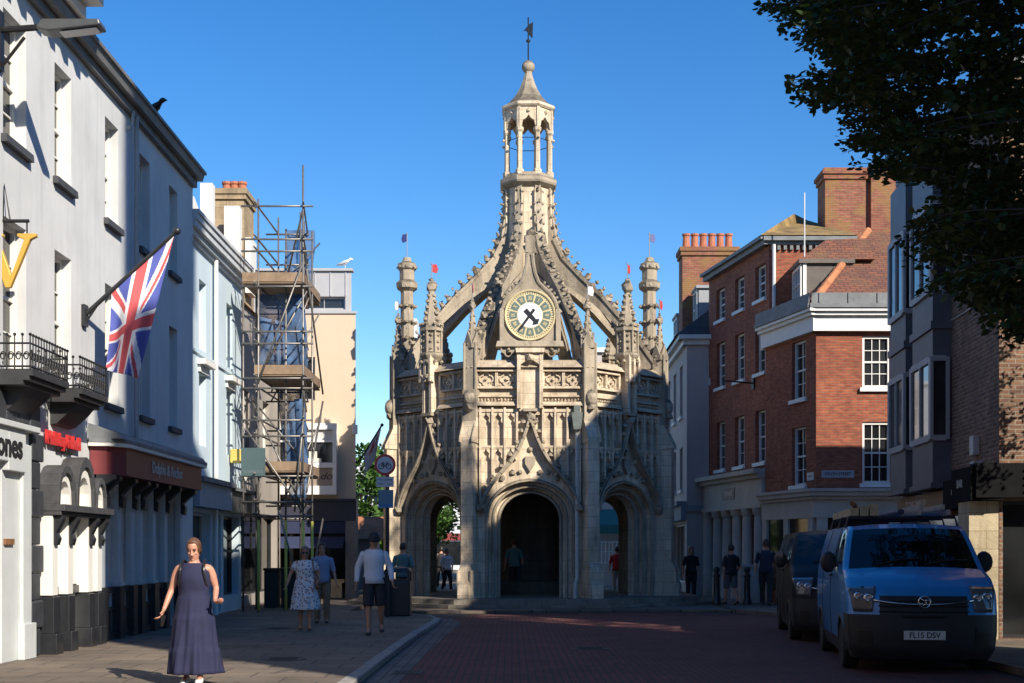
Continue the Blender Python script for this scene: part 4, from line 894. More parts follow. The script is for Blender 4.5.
# ------------------------------------------------------------------ right side of the street
b_red = brick('red_brick', (.36, .078, .034), (.46, .125, .055), (.26, .16, .11), stain=(.17, .05, .03))
b_brn = brick('brown_brick', (.17, .075, .045), (.30, .16, .09), (.30, .26, .2), stain=(.10, .06, .045))
b_chm = brick('chimney_brick', (.30, .085, .045), (.39, .13, .07), (.26, .19, .14), stain=(.2, .07, .045), lichen=(.25, .14, .05))
m_tlich = M('lichened_tiles', (.21, .14, .055), .95, .55, 2.2, .5, fine=18)
m_wood = M('white_joinery', (.70, .69, .66), .5, .06, 3, .05); m_ston = M('painted_stucco', (.46, .42, .37), .7, .12, 1.5, .1, streak=.25)
m_pale = M('pale_pink_stucco', (.50, .44, .41), .8, .07, 1, .1, streak=.15); m_gblue = M('grey_stucco', (.30, .32, .35), .8, .08, 1, .1)
# --- pale house with slate roof
ph = thing('pale_house', 'pale pink stuccoed house with slate roof, dormers and a six-pot brick chimney', 'building', (9, 49, 0))
poly = [(6.15, 54), (6.0, 44.62), (14, 44.62), (14, 54)]
hol = [(u, u+.85, z0, z1) for u in (1.2, 3.2, 5.2, 7.3) for z0, z1 in ((6.3, 8.1), (3.7, 5.2))] + [(.6, 4.2, .4, 2.5), (4.8, 8.7, .4, 2.5)]
bm = BM(); frs = body(bm, poly, 0, 8.6, {0: hol}, .16); obj('wall', bm, m_pale, ph); f0 = frs[0][0]; f1 = frs[1][0]
for h in hol[:8]: window(f0, *h, ph, m_wood, m_gl, .16, 2, 4, sill=m_wood)
for h in hol[8:]: window(f0, *h, ph, m_wood, m_gl2, .16, 4, 1, False)
bm = BM(); bx(bm, f0, 0, 9.38, 8.6, 8.78, -.3, .14); bx(bm, f1, -.14, 8, 8.6, 8.78, -.3, .14); bx(bm, f0, 0, 9.4, 8.78, 8.92, -.3, .3); bx(bm, f1, -.3, 8, 8.78, 8.92, -.3, .3); obj('eaves_cornice', bm, m_wood, ph)
bm = BM(); bx(bm, f0, 0, 9.36, 2.6, 3.1, .002, .2); bx(bm, f0, 0, 9.36, 3.1, 3.25, .002, .34); bx(bm, f1, .0, 1.0, 2.9, 3.1, .002, .1); obj('shop_fascia', bm, m_gblue, ph)
bm = BM(); v = [Vector(q) for q in ((5.75, 54.2, 8.92), (5.6, 44.4, 8.92), (14.2, 44.4, 8.92), (14.2, 54.2, 8.92), (9.0, 51.5, 11.7), (9.0, 47.2, 11.7))]; vv = [bm.verts.new(x) for x in v]
for f in ((0, 1, 5, 4), (1, 2, 5), (2, 3, 4, 5), (3, 0, 4), (3, 2, 1, 0)): bm.faces.new([vv[i] for i in f])
obj('roof', bm, m_rslate, ph)
for y0, zb, zt, x0 in ((45.6, 9.45, 10.75, 6.55), (49.6, 9.3, 10.5, 6.35)):
    bm = BM(); wbox(bm, x0, x0+1.6, y0, y0+1.1, zb-.3, zt); wbox(bm, x0-.1, x0+1.7, y0-.08, y0+1.18, zt, zt+.1); dm = obj('dormer', bm, m_gblue, ph)
    g = Fr((x0, y0+1.1, 0), (0, -1, 0), (-1, 0, 0)); bm = BM(); bx(bm, g, .12, .98, zb, zt-.08, .002, .02); obj('pane', bm, m_gl, dm)
    bm = BM()
    for u0, u1, z0, z1 in ((.06, .14, zb-.05, zt), (.96, 1.04, zb-.05, zt), (.14, .96, zt-.1, zt), (.14, .96, zb-.05, zb+.04), (.52, .58, zb, zt-.08), (.14, .52, (zb+zt)/2-.03, (zb+zt)/2+.03)): bx(bm, g, u0, u1, z0, z1, .022, .06)
    obj('sash', bm, m_wood, dm)
chimney(ph, 6.15, 8.1, 46.9, 47.9, 9.2, 12.5, b_chm, 6, m_pot, .6)
bm = BM(); tube(bm, [(6.93, 44.48, 8.6), (6.93, 44.48, 3.3), (6.6, 44.48, 3.0), (6.6, 44.48, 0)], .06, 8); obj('downpipe', bm, M('pipe_white', (.6, .6, .6), .5, .08), ph)
bm = BM(); bx(bm, f1, .75, .95, 7.2, 7.45, .002, .2); tag(recenter(obj('wall_floodlight', bm, plain('flood_bright', (.75, .75, .73), .3), None, bevel=.02)), 'white floodlight box high on the grey side wall of the pale house', 'lamp')
# --- tall red brick house
ah = thing('tall_brick_house', 'tall red brick house with three rows of white sashes over a columned bank front', 'building', (8.2, 42, 0))
PA, PB = (6.75, 44.55), (7.75, 39.2)
poly = [PA, PB, (10.2, 39.2), (10.2, 44.55)]
us = [1.17, 2.95, 4.74]; hol = [(u-.42, u+.42, *z) for z in ((9.25, 10.3), (7.0, 8.5), (4.25, 5.85)) for u in us]
bm = BM(); frs = body(bm, poly, 0, 10.75, {0: hol}, .14); obj('wall', bm, b_red, ah); fa_ = frs[0][0]; fe = frs[1][0]; LA = frs[0][1]
for h in hol: window(fa_, *h, ah, m_wood, m_gl, .14, 2, 4, sill=m_wood)
bm = BM(); bx(bm, fa_, -.05, LA+.12, 10.75, 10.9, -.3, .2); bx(bm, fa_, -.05, LA+.15, 10.9, 11.0, -.3, .32); bx(bm, fe, -.1, 2.6, 10.75, 10.85, -.2, .12); bx(bm, fe, -.2, 2.6, 10.85, 10.97, -.2, .24)
for i in range(13): bx(bm, fe, .05+i*.19, .14+i*.19, 10.6, 10.75, .002, .09)
obj('gutter', bm, m_lead, ah)
bm = BM(); v = [Vector(q) for q in ((6.45, 44.7, 11.0), (7.45, 38.95, 11.0), (10.35, 38.95, 11.0), (10.35, 44.7, 11.0), (9.0, 41.5, 12.3), (9.6, 42.3, 12.3))]; vv = [bm.verts.new(x) for x in v]
for f in ((0, 1, 4), (1, 2, 5, 4), (2, 3, 5), (3, 0, 4, 5), (3, 2, 1, 0)): bm.faces.new([vv[i] for i in f])
obj('roof', bm, m_tlich, ah)
bm = BM(); tube(bm, [fe.p(.13, 10.75, .1), fe.p(.13, 8.2, .1), fe.p(.13, 3.0, .1)], .055, 8); obj('downpipe', bm, _mc['pipe_white'], ah)
bm = BM(); bx(bm, fa_, .05, LA-.05, 3.0, 3.75, .002, .22); bx(bm, fa_, .0, LA, 3.75, 3.88, .002, .34); bx(bm, fa_, -.02, LA+.02, 3.88, 4.02, .002, .5); bx(bm, fa_, .02, LA-.02, 2.85, 3.0, .002, .28)
bf = obj('bank_front', bm, m_ston, ah)
for u in (.35, 1.25, 2.15, 3.05, 3.95, 4.95):
    bm = BM(); c = fa_.p(u, 0, .12); lathe(bm, (c.x, c.y, 0), [(.2, 0), (.2, .75), (.17, .8), (.15, 2.5), (.14, 2.6), (.2, 2.68), (.22, 2.85)], 14); obj('column', bm, m_ston, bf, smooth=True)
bm = BM(); bx(bm, fa_, .1, 5.2, 0, .7, .002, .06); obj('stone_plinth', bm, m_ston, bf)
bm = BM()
for u in (.58, 1.48, 2.38, 3.28, 4.2): bx(bm, fa_, u, u+.44, .7, 2.8, .002, .03)
obj('shop_window', bm, m_gl2, bf); bm = BM(); bx(bm, fa_, 2.0, 3.1, 3.2, 3.56, .222, .24); sgn = obj('name_panel', bm, M('panel_mauve', (.20, .15, .15), .6, .1), bf); obj('lettering', text_bm('BANK', .26, fa_, 2.55, 3.38, .24, .006, .004, 1.1), M('letter_pink', (.6, .38, .34), .5), sgn)
# --- corner brick house
ch_ = thing('corner_brick_house', 'red brick corner house with tiled hip roof, dormer and white cornice', 'building', (11, 38, 0))
poly = [(7.62, 39.1), (8.42, 36.0), (16, 36.0), (16, 42.5), (10.25, 42.5), (10.25, 39.1)]
h0 = [(1.75, 2.6, 5.85, 7.5), (1.75, 2.6, 3.4, 5.05)]; h1 = [(1.28, 2.06, 6.05, 7.48), (1.28, 2.06, 3.4, 5.1), (3.6, 4.4, 6.05, 7.48), (3.6, 4.4, 3.4, 5.1)]
bm = BM(); frs = body(bm, poly, 0, 7.6, {0: h0, 1: h1}, .12); obj('wall', bm, b_red, ch_); f0, L0 = frs[0]; f1, L1 = frs[1]
for h in h0: window(f0, *h, ch_, m_wood, m_gl, .12, 2, 4, sill=m_wood)
for h in h1: window(f1, *h, ch_, m_wood, m_gl, .06, 3, 4, sill=m_wood, fw=.07)
bm = BM()
for z0, z1, d in ((7.6, 8.02, .16), (8.02, 8.12, .26), (8.12, 8.2, .34)): bx(bm, f0, 0, L0+d*.9, z0, z1, -.3, d); bx(bm, f1, -d*.9+.05, L1, z0, z1, -.3, d)
obj('white_cornice', bm, m_wood, ch_)
bm = BM(); bx(bm, f0, 0, L0+.25, 8.21, 8.32, .0, .38); bx(bm, f1, -.25, L1, 8.21, 8.32, .0, .38); bx(bm, f0, 0, L0+.2, 8.33, 8.62, .3, .33); bx(bm, f1, -.2, L1, 8.33, 8.62, .3, .33)
for i in range(9): bx(bm, f1, .0+i*.8, .05+i*.8, 8.33, 8.62, .33, .36)
obj('parapet_gutter', bm, m_lead, ch_)
bm = BM(); q = [Vector(x) for x in ((7.45, 39.3, 8.25), (8.2, 35.75, 8.25), (16.2, 35.75, 8.25), (16.2, 43.3, 8.25), (10.95, 40.0, 11.35), (14, 40.0, 11.35), (10.3, 43.3, 11.35))]; vv = [bm.verts.new(x) for x in q]
for f in ((0, 1, 4, 6), (1, 2, 5, 4), (2, 3, 5), (3, 6, 4, 5), (6, 3, 0), (3, 2, 1, 0)): bm.faces.new([vv[i] for i in f])
m_tile, ntt, btt = new_mat('plain_clay_tiles'); o_ = objvec(ntt); vv_ = wallvec(ntt)
tt = ntt.nodes.new('ShaderNodeTexBrick'); ntt.links.new(vv_, tt.inputs['Vector']); tt.inputs['Scale'].default_value = 1; tt.inputs['Brick Width'].default_value = .17; tt.inputs['Row Height'].default_value = .085; tt.inputs['Mortar Size'].default_value = .008
tt.inputs['Color1'].default_value = (.22, .08, .045, 1); tt.inputs['Color2'].default_value = (.13, .055, .04, 1); tt.inputs['Mortar'].default_value = (.05, .03, .025, 1)
cc_ = mix(ntt, ramp(ntt, noise(ntt, o_, 1.3, 7, .7), [(.45, (0, 0, 0)), (.7, (.7,)*3)]), tt.outputs[0], (.17, .10, .05)); ntt.links.new(cc_, btt.inputs['Base Color']); btt.inputs['Roughness'].default_value = .9
bump(ntt, btt, mth(ntt, 'MULTIPLY', tt.outputs['Fac'], -1.), .6, .02); _mc['plain_clay_tiles'] = m_tile
rf = obj('roof', bm, m_tile, ch_)
bm = BM(); n_ = 16; A_, B_ = Vector((8.2, 35.75, 8.27)), Vector((10.95, 40.0, 11.37))
for i in range(n_): tube(bm, [A_.lerp(B_, i/n_), A_.lerp(B_, (i+1.06)/n_)], [.10, .12], 8)
obj('hip_tiles', bm, M('hip_tile_orange', (.40, .16, .07), .85, .3, 5, .2), rf)
bm = BM(); wbox(bm, 8.5, 10.0, 38.0, 39.15, 8.6, 9.93); wbox(bm, 8.37, 10.0, 37.9, 39.17, 9.93, 10.05); dm = obj('dormer', bm, M('dormer_lead', (.12, .1, .085), .7, .25, 3, .1), ch_)
bm = BM(); v = [bm.verts.new(x) for x in ((8.4, 37.92, 10.05), (8.4, 39.15, 10.05), (10.6, 39.15, 10.05), (10.6, 37.92, 10.05), (9.3, 38.5, 10.75), (10.6, 38.5, 10.8))]
for f in ((0, 1, 4), (1, 2, 5, 4), (3, 0, 4, 5), (2, 3, 5), (3, 2, 1, 0)): bm.faces.new([v[i] for i in f])
obj('dormer_roof', bm, m_tile, dm)
g = Fr((8.5, 39.15, 0), (0, -1, 0), (-1, 0, 0)); bm = BM(); bx(bm, g, .1, 1.05, 8.9, 9.85, .002, .02); obj('pane', bm, m_gl, dm)
bm = BM()
for u0, u1, z0, z1 in ((.0, .12, 8.8, 9.92), (1.03, 1.15, 8.8, 9.92), (.12, 1.03, 9.82, 9.92), (.12, 1.03, 8.8, 8.92), (.38, .42, 8.92, 9.82), (.72, .76, 8.92, 9.82), (.12, 1.03, 9.35, 9.39)): bx(bm, g, u0, u1, z0, z1, .022, .07)
bx(bm, Fr((8.5, 38.0, 0), (1, 0, 0), (0, -1, 0)), .0, .1, 8.8, 9.92, .002, .04); obj('sash', bm, m_wood, dm)
for x0, x1, y0, zt in ((9.78, 11.05, 40.6, 13.5), (11.3, 12.4, 40.9, 13.7)):
    bm = BM(); wbox(bm, x0, x1, y0, y0+1.0, 10.2, zt-.35); wbox(bm, x0-.05, x1+.05, y0-.05, y0+1.05, zt-.35, zt-.2); wbox(bm, x0-.1, x1+.1, y0-.1, y0+1.1, zt-.2, zt-.08); wbox(bm, x0-.04, x1+.04, y0-.04, y0+1.04, zt-.08, zt); obj('chimney', bm, b_chm, ch_)
bm = BM(); wbox(bm, 9.7, 12.5, 40.5, 40.58, 10.95, 11.15); obj('chimney_flashing', bm, M('flashing_light', (.4, .4, .4), .6, .2, 3, .1), ch_)
bm = BM(); tube(bm, [(8.55, 38.0, 8.4), (8.55, 38.0, 12.0)], .02, 6); tag(recenter(obj('aerial_pole', bm, _mc['pipe_white'])), 'thin pale pole standing on the eaves of the brick corner house', 'pole')
bm = BM()
for z0, z1, d in ((2.45, 2.95, .12), (2.95, 3.05, .2), (3.05, 3.17, .3), (3.17, 3.25, .36)): bx(bm, f0, 0, L0+d*.9, z0, z1, .002, d); bx(bm, f1, -d*.9+.04, L1, z0, z1, .002, d)
for u in (.0, 1.4, 2.9): bx(bm, f0, u, u+.28, 0, 2.45, .002, .1)
for u in (.0, 2.0, 4.2): bx(bm, f1, u, u+.3, 0, 2.45, .002, .1)
sf_ = obj('shopfront', bm, m_ston, ch_); bm = BM(); bx(bm, f0, .3, 2.88, .4, 2.44, .002, .03); bx(bm, f1, .32, 1.98, .4, 2.44, .002, .03); bx(bm, f1, 2.32, 4.18, .4, 2.44, .002, .03); obj('shop_window', bm, m_gl2, sf_)
bm = BM(); bx(bm, f1, .15, 1.05, 3.56, 3.76, .002, .02); pl_ = tag(recenter(obj('street_nameplate', bm, plain('plate_grey', (.36, .37, .4), .5))), 'long grey street nameplate on the front of the brick corner house', 'sign'); obj('lettering', text_bm('SOUTH STREET', .12, f1, .6, 3.66, .02, .003, .002, .9), black, pl_)
bm = BM(); bx(bm, f0, L0-.5, L0-.12, 3.5, 3.72, .002, .02); pl_ = tag(recenter(obj('street_nameplate', bm, plain('plate_white', (.55, .55, .55), .5))), 'small pale nameplate on the shaded side of the brick corner house', 'sign'); obj('lettering', text_bm('STREET', .07, f0, L0-.31, 3.61, .02, .003), black, pl_)
bm = BM(); tube(bm, [fa_.p(4.2, 6.75, .05), fa_.p(4.2, 6.8, .95)], .025, 6); bx(bm, fa_, 4.1, 4.3, 6.55, 6.95, .002, .05); tag(recenter(obj('flag_bracket', bm, iron)), 'black bracket arm sticking out of the tall brick house', 'bracket')
# --- building with grey bays
bb = thing('bay_building', 'brown brick corner building with grey panelled bays and black shop signs', 'building', (14, 26, 0))
poly = [(8.88, 29.5), (8.32, 22.2), (13.1, 22.2), (13.1, 26.1), (20, 26.1), (20, 29.5)]
bm = BM(); frs = body(bm, poly, 0, 9.8, {1: [(.06, 4.2, .02, 2.38)]}, .25); obj('wall', bm, b_brn, bb); f0, L0 = frs[0]; f1, L1 = frs[1]
window(f1, .06, 4.2, .02, 2.38, bb, m_blk, m_gl2, .25, 4, 1, False)
m_bay = M('bay_lead_grey', (.10, .11, .13), .5, .2, 2, .08, streak=.2)
bm = BM(); bx(bm, f0, -.1, L0+.05, 9.8, 10.0, -.3, .15); bx(bm, f1, -.15, L1, 9.8, 10.0, -.3, .15); obj('parapet', bm, m_bay, bb)
for u0, u1 in ((.35, 1.85), (2.5, 4.2)):
    bm = BM(); d = .36
    bx(bm, f0, u0, u1, 2.85, 3.7, .002, d); bx(bm, f0, u0, u1, 5.3, 6.6, .002, d); bx(bm, f0, u0, u1, 8.35, 9.5, .002, d); bx(bm, f0, u0-.06, u1+.06, 5.85, 6.0, .002, d+.05); bx(bm, f0, u0-.05, u1+.05, 2.75, 2.85, .002, d+.05)
    for z0, z1 in ((3.7, 5.3), (6.6, 8.35)):
        bx(bm, f0, u0, u0+.07, z0, z1, .002, d); bx(bm, f0, u1-.07, u1, z0, z1, .002, d)
        bx(bm, f0, u0+.07, u1-.07, z0, z1, .002, .1)
    by = obj('bay', bm, m_bay, bb)
    for z0, z1 in ((3.7, 5.3), (6.6, 8.35)):
        bm = BM()
        for a, b, c, e in ((u0-.03, u0+.1, z0, z1), (u1-.1, u1+.03, z0, z1), (u0+.1, u1-.1, z0-.03, z0+.1), (u0+.1, u1-.1, z1-.1, z1+.03), ((u0+u1)/2-.03, (u0+u1)/2+.03, z0+.1, z1-.1)): bx(bm, f0, a, b, c, e, d, d+.06)
        g = Fr(f0.p(u1, 0, 0), f0.N, f0.U)
        for a, b, c, e in ((.05, .12, z0, z1), (.36, d+.06, z0, z1), (.12, .36, z1-.08, z1+.03), (.12, .36, z0-.03, z0+.08)): bx(bm, g, a, b, c, e, .032, .06)
        obj('window_frame', bm, M('bay_frame_grey', (.34, .35, .36), .5, .1), by)
        bm = BM(); bx(bm, f0, u0+.05, u1-.05, z0+.02, z1-.02, d-.08, d+.02); face(bm, [g.p(.1, z0, .004), g.p(.4, z0, .004), g.p(.4, z1, .004), g.p(.1, z1, .004)]); obj('pane', bm, m_gl, by)
bm = BM(); bx(bm, f0, .1, 4.7, 2.2, 2.7, .002, .16); wf = obj('timber_fascia', bm, M('timber_fascia', (.22, .14, .085), .6, .25, 5, .1), bb)
obj('lettering', text_bm('STONE BARLEY', .26, f0, 1.9, 2.48, .16, .01, .004, 1.05), plain('letter_cream', (.55, .45, .36)), wf)
bm = BM(); bx(bm, f0, 4.75, 6.3, 2.3, 2.85, .002, .3); bx(bm, f0, 6.36, L0+.28, 2.38, 2.95, .002, .55); bx(bm, f1, -.5, L1, 2.42, 3.0, .002, .3)
for i in range(4): bx(bm, f1, .3, L1, 2.5+i*.12, 2.53+i*.12, .3, .33)
bk_ = obj('black_fascia', bm, M('fascia_matt_black', (.010, .010, .011), .9, .2, 4, .05, spec=.1), bb)
for u in (5.6, 6.9): obj('lettering', text_bm('CAFE' if u < 6 else 'BAR', .2, f0, u, 2.6 if u < 6 else 2.68, .3 if u < 6 else .55, .008, .002), plain('letter_pale', (.42, .4, .38)), bk_)
bm = BM(); bx(bm, f0, .1, 5.2, .3, 2.2, .002, .04); bx(bm, f0, 5.6, 6.2, .0, 2.28, .002, .04); obj('shop_window', bm, m_gl2, bb)
bm = BM(); bx(bm, f0, L0-.7, L0-.01, 0, 2.37, .002, .5); obj('stone_pier', bm, stone('pier_stone', (.5, .42, .29), (.25, .19, .12)), bb)
bm = BM(); bx(bm, f0, 5.9, 6.15, 3.25, 3.6, .002, .12); bx(bm, f0, 6.15, 6.4, 3.05, 3.12, .002, .18); tag(recenter(obj('alarm_box', bm, plain('alarm_white', (.5, .5, .5), .4), None, bevel=.01)), 'small white alarm box on the brown brick wall above the black signs', 'alarm box')
bm = BM(); tube(bm, [f0.p(4.3+.2*i, 6.0+.18*(i/16)-.1*math.sin(PI*i/16), .03) for i in range(17)], .012, 5); obj('cable', bm, plain('cable_white', (.5, .5, .5)), bb)
bm = BM(); bx(bm, f1, 4.2, 4.5, 0, 2.41, .002, .1); obj('door_jamb', bm, m_blk, bb)

# ------------------------------------------------------------------ cathedral bell tower and nave behind the camera's right shoulder (unseen, shaped to cast the street's shade)
dS = Vector((math.sin(SUN_AZ), -math.cos(SUN_AZ))); pS = Vector((math.cos(SUN_AZ), math.sin(SUN_AZ)))
def us_(u, s): q = dS*s + pS*u; return (q.x, q.y)
cath = thing('cathedral', 'grey stone cathedral with bell tower on the sunny side of the street', 'cathedral', (*us_(13, 9), 0))
cst = stone('cathedral_stone', (.36, .32, .26), (.14, .12, .1))
def ublock(name, u0, u1, s0, s1, z, holes=None):
    bm = BM(); frs = body(bm, [us_(u0, s1), us_(u1, s1), us_(u1, s0), us_(u0, s0)], -.1, z, holes or {}, .4); o = obj(name, bm, cst, cath)
    for i, hs_ in (holes or {}).items():
        for h in hs_: window(frs[i][0], *h, cath, cst, m_gl, .4, 2, 5, False)
    bm = BM()
    for fr, L in frs:
        bx(bm, fr, -.1, L+.1, z-.5, z-.3, .002, .15)
    obj('string_course', bm, cst, o)
U0, U1, U2 = 8.85, 12.3, 18.8
ublock('bell_tower', U0, U1, 3.2, 7.2, 30, {i: [(1.1, 1.8, 22, 27), (2.2, 2.9, 22, 27)] for i in range(4)})
ublock('tower_shade_block', 8.05, U0-.01, 3.6, 6.6, 21)  # unseen block added to widen the lower part of the tower's shadow
ublock('nave', U1+.01, U2, 5, 13, 25.1, {2: [(1, 2.2, 9, 17), (4, 5.2, 9, 17)], 0: [(1, 2.2, 9, 17), (4, 5.2, 9, 17)]})
ublock('turret_shade_block', 21.0, 21.75, 5, 5.8, 25.4)  # unseen narrow block added to shade the cross's left buttress

hall = thing('shade_hall', 'unseen tall brick hall added behind the bay building to shade the cross', 'building', (14.3, 22, 0))  # unseen block added to cast the diagonal shade on the cross
bm = BM(); hf = body(bm, [(13.2, 18.3), (15.6, 18.3), (15.6, 26.0), (13.2, 26.0)], -.1, 16.5, {3: [(1, 2, 11, 13), (3.2, 4.2, 11, 13), (5.4, 6.4, 11, 13)]}, .2); obj('wall', bm, b_brn, hall)
for u in (1, 3.2, 5.4): window(hf[3][0], u, u+1, 11, 13, hall, m_wood, m_gl, .2, 2, 4)
bm = BM(); wbox(bm, 13.05, 15.75, 18.15, 26.15, 16.5, 16.65); obj('coping', bm, m_ston, hall)
# ------------------------------------------------------------------ people
skin_l = M('skin_fair', (.50, .25, .17), .5, .08, 8, .03); skin_t = M('skin_tanned', (.46, .23, .145), .5, .1, 8, .03)
def V(*a): return Vector(a)
def skinmesh(verts, edges, radii, sub=2):
    me = bpy.data.meshes.new('s'); me.from_pydata(verts, edges, []); o = bpy.data.objects.new('s', me); COL.objects.link(o)
    m = o.modifiers.new('k', 'SKIN'); m.use_smooth_shade = True; me.update()
    if not me.skin_vertices:
        with bpy.context.temp_override(object=o, active_object=o): bpy.ops.mesh.customdata_skin_add()
    for i, r in enumerate(radii):
        rr = r if isinstance(r, tuple) else (r, r); me.skin_vertices[0].data[i].radius = rr; me.skin_vertices[0].data[i].use_root = (i == 0)
    s = o.modifiers.new('u', 'SUBSURF'); s.levels = sub; s.render_levels = sub
    dg = bpy.context.evaluated_depsgraph_get(); ev = bpy.data.meshes.new_from_object(o.evaluated_get(dg)); bpy.data.objects.remove(o); bpy.data.meshes.remove(me)
    bm = BM(); bm.from_mesh(ev); bpy.data.meshes.remove(ev); return bm
def ring(c, rx, ry, n=20, fold=0., k=9, ph=0., tilt=0.):
    return [Vector((c[0]+rx*(1+fold*math.sin(k*2*PI*i/n+ph))*math.cos(2*PI*i/n), c[1]+ry*(1+fold*math.sin(k*2*PI*i/n+ph))*math.sin(2*PI*i/n), c[2]+tilt*math.cos(2*PI*i/n))) for i in range(n)]
def limb(bm, pts, rs, n=12, fold=0.): tube(bm, pts, rs, n)
def smooth_path(pts, rs, m=5):
    P_, R_ = [], []
    for i in range(len(pts)-1):
        p0, p1, p2, p3 = pts[max(i-1, 0)], pts[i], pts[i+1], pts[min(i+2, len(pts)-1)]
        for j in range(m):
            t = j/m; P_.append(.5*((2*p1)+(p2-p0)*t+(2*p0-5*p1+4*p2-p3)*t*t+(3*p1-p0-3*p2+p3)*t**3)); R_.append(rs[i]+(rs[i+1]-rs[i])*t)
    return P_+[pts[-1]], R_+[rs[-1]]
def hand(verts, edges, radii, wi, w, d, side, curl, out):   # palm and five fingers from wrist vertex wi; d along the hand, out towards the thumb
    d = d.normalized(); nrm = d.cross(out).normalized(); out = nrm.cross(d).normalized()
    def add(p, r, frm): verts.append(p); radii.append(r); edges.append((frm, len(verts)-1)); return len(verts)-1
    pm = add(w+d*.05, (.030, .017), wi); pk = add(w+d*.085, (.033, .015), pm)
    res = []
    for f, (o_, L) in enumerate(((.030, .072), (.010, .082), (-.011, .077), (-.030, .06))):
        b = w+d*.085+out*o_; res.append(('f', b, L, o_))
    th = w+d*.03+out*.03
    fingers = []
    for _, b, L, o_ in res:
        p = [b-d*.03, b, b+d*L*.45-nrm*L*.18*curl*side, b+d*L*.72-nrm*L*.5*curl*side, b+d*L*.86-nrm*L*.8*curl*side]; fingers.append((p, [.010, .0098, .009, .0082, .006]))
    fingers.append(([th-out*.02, th, th+out*.025+d*.03-nrm*.012*side, th+out*.03+d*.06-nrm*.022*side], [.013, .0125, .0105, .0075]))
    return fingers
def person(name, label, loc, face_deg, h, body_col, pose, clothes, hair, group=None, detail=.014, headturn=(0, 0), build=1.0, glasses=False, cap=None):
    """facing -Y at face_deg = 0. pose: joint positions for height 1.7"""
    t = thing(name, label, 'person', (0, 0, 0), group); k = h/1.7
    J = dict(pel=V(0, 0, .93), spi=V(0, -.005, 1.1), che=V(0, 0, 1.28), nek=V(0, .01, 1.44), hed=V(0, -.01, 1.58))
    J.update({a: V(*b) for a, b in dict(hipL=(.09, 0, .9), kneL=(.1, -.01, .48), ankL=(.1, .02, .08), toeL=(.11, -.14, .03), hipR=(-.09, 0, .9), kneR=(-.1, -.01, .48), ankR=(-.1, .02, .08), toeR=(-.11, -.14, .03),
        shoL=(.18, .01, 1.37), elbL=(.25, .02, 1.1), wriL=(.27, -.04, .86), shoR=(-.18, .01, 1.37), elbR=(-.25, .02, 1.1), wriR=(-.27, -.04, .86)).items()})
    J.update({a: V(*b) for a, b in pose.items()})
    verts, edges, radii = [], [], []
    def add(p, r, frm=None):
        verts.append(p); radii.append(r if not isinstance(r, (int, float)) else (r, r))
        if frm is not None: edges.append((frm, len(verts)-1))
        return len(verts)-1
    w = build
    pel = add(J['pel'], (.14*w, .105*w)); spi = add(J['spi'], (.125*w, .095*w), pel); che = add(J['che'], (.145*w, .105*w), spi); nek = add(J['nek'], .058, che); add(J['hed']-V(0, 0, .03), .055, nek)
    fing = []
    for s in 'LR':
        a = add(J['hip'+s], .085*w, pel); m = (J['hip'+s]+J['kne'+s])/2; a = add(m, .078*w, a); a = add(J['kne'+s], .054, a); m = J['kne'+s]*.62+J['ank'+s]*.38 + V(0, .015, 0); a = add(m, .055*w, a); a = add(J['ank'+s], .035, a); b = add(J['toe'+s], .03, a)
        a = add(J['sho'+s], .056*w, che); m = (J['sho'+s]+J['elb'+s])/2; a = add(m, .049*w, a); a = add(J['elb'+s], .038, a); m = J['elb'+s]*.6+J['wri'+s]*.4; a = add(m, .038, a); a = add(J['wri'+s], .026, a)
        d = (J['wri'+s]-J['elb'+s]).normalized(); sgn = 1 if s == 'L' else -1
        hd = J.get('hand'+s, d); hd = hd if isinstance(hd, Vector) else V(*hd); outv = V(-sgn*.25, -1, .15)
        fing += hand(verts, edges, radii, a, J['wri'+s], hd, sgn, 1.0, outv)
    bm = skinmesh([tuple(v) for v in verts], edges, radii, 2)
    for p, r in fing: P_, R_ = smooth_path([Vector(q) for q in p], r, 3); tube(bm, P_, R_, 8)
    # head: skull, jaw, nose, ears
    hc = J['hed']; hm = Matrix.Translation(hc) @ Matrix.Rotation(R(headturn[0]), 4, 'Z') @ Matrix.Rotation(R(headturn[1]), 4, 'X')
    rings = []
    for z, rx, ry, cy in ((-.125, .02, .025, -.045), (-.115, .042, .045, -.035), (-.085, .057, .068, -.02), (-.045, .068, .084, -.006), (0, .074, .093, .002), (.045, .076, .096, .005), (.085, .068, .086, .006), (.115, .045, .06, .006), (.128, .015, .02, .006)):
        rr = []
        for i in range(24):
            a = 2*PI*i/24; x = rx*math.cos(a); y = cy+ry*math.sin(a)
            if abs(math.cos(a)) < .62 and math.sin(a) < 0 and -.03 < z < .04: y += .012*(1-abs(math.cos(a)*1.5-.0)) * (1 if z < .03 else .4) * (1 if abs(math.cos(a)) > .15 else 0)
            rr.append(hm @ Vector((x, y, z)))
        rings.append(rr)
    loft(bm, rings)
    tube(bm, [hm @ V(0, -.088, .02), hm @ V(0, -.102, -.01), hm @ V(0, -.112, -.032), hm @ V(0, -.092, -.044)], [.008, .011, .015, .011], 8)
    for s in (1, -1):
        ball(bm, hm @ V(s*.076, .008, -.012), .024, 2, (.42, .75, 1.15)); ball(bm, hm @ V(s*.014, -.1, -.038), .011, 1); ball(bm, hm @ V(s*.035, -.072, -.02), .024, 1, (1, .6, .8))
    ball(bm, hm @ V(0, -.083, -.067), .02, 2, (1.25, .4, .3)); ball(bm, hm @ V(0, -.078, -.1), .02, 1, (1, .8, .8))
    me = bpy.data.meshes.new('b'); bm.to_mesh(me); bm.free(); o = bpy.data.objects.new('b', me); COL.objects.link(o)
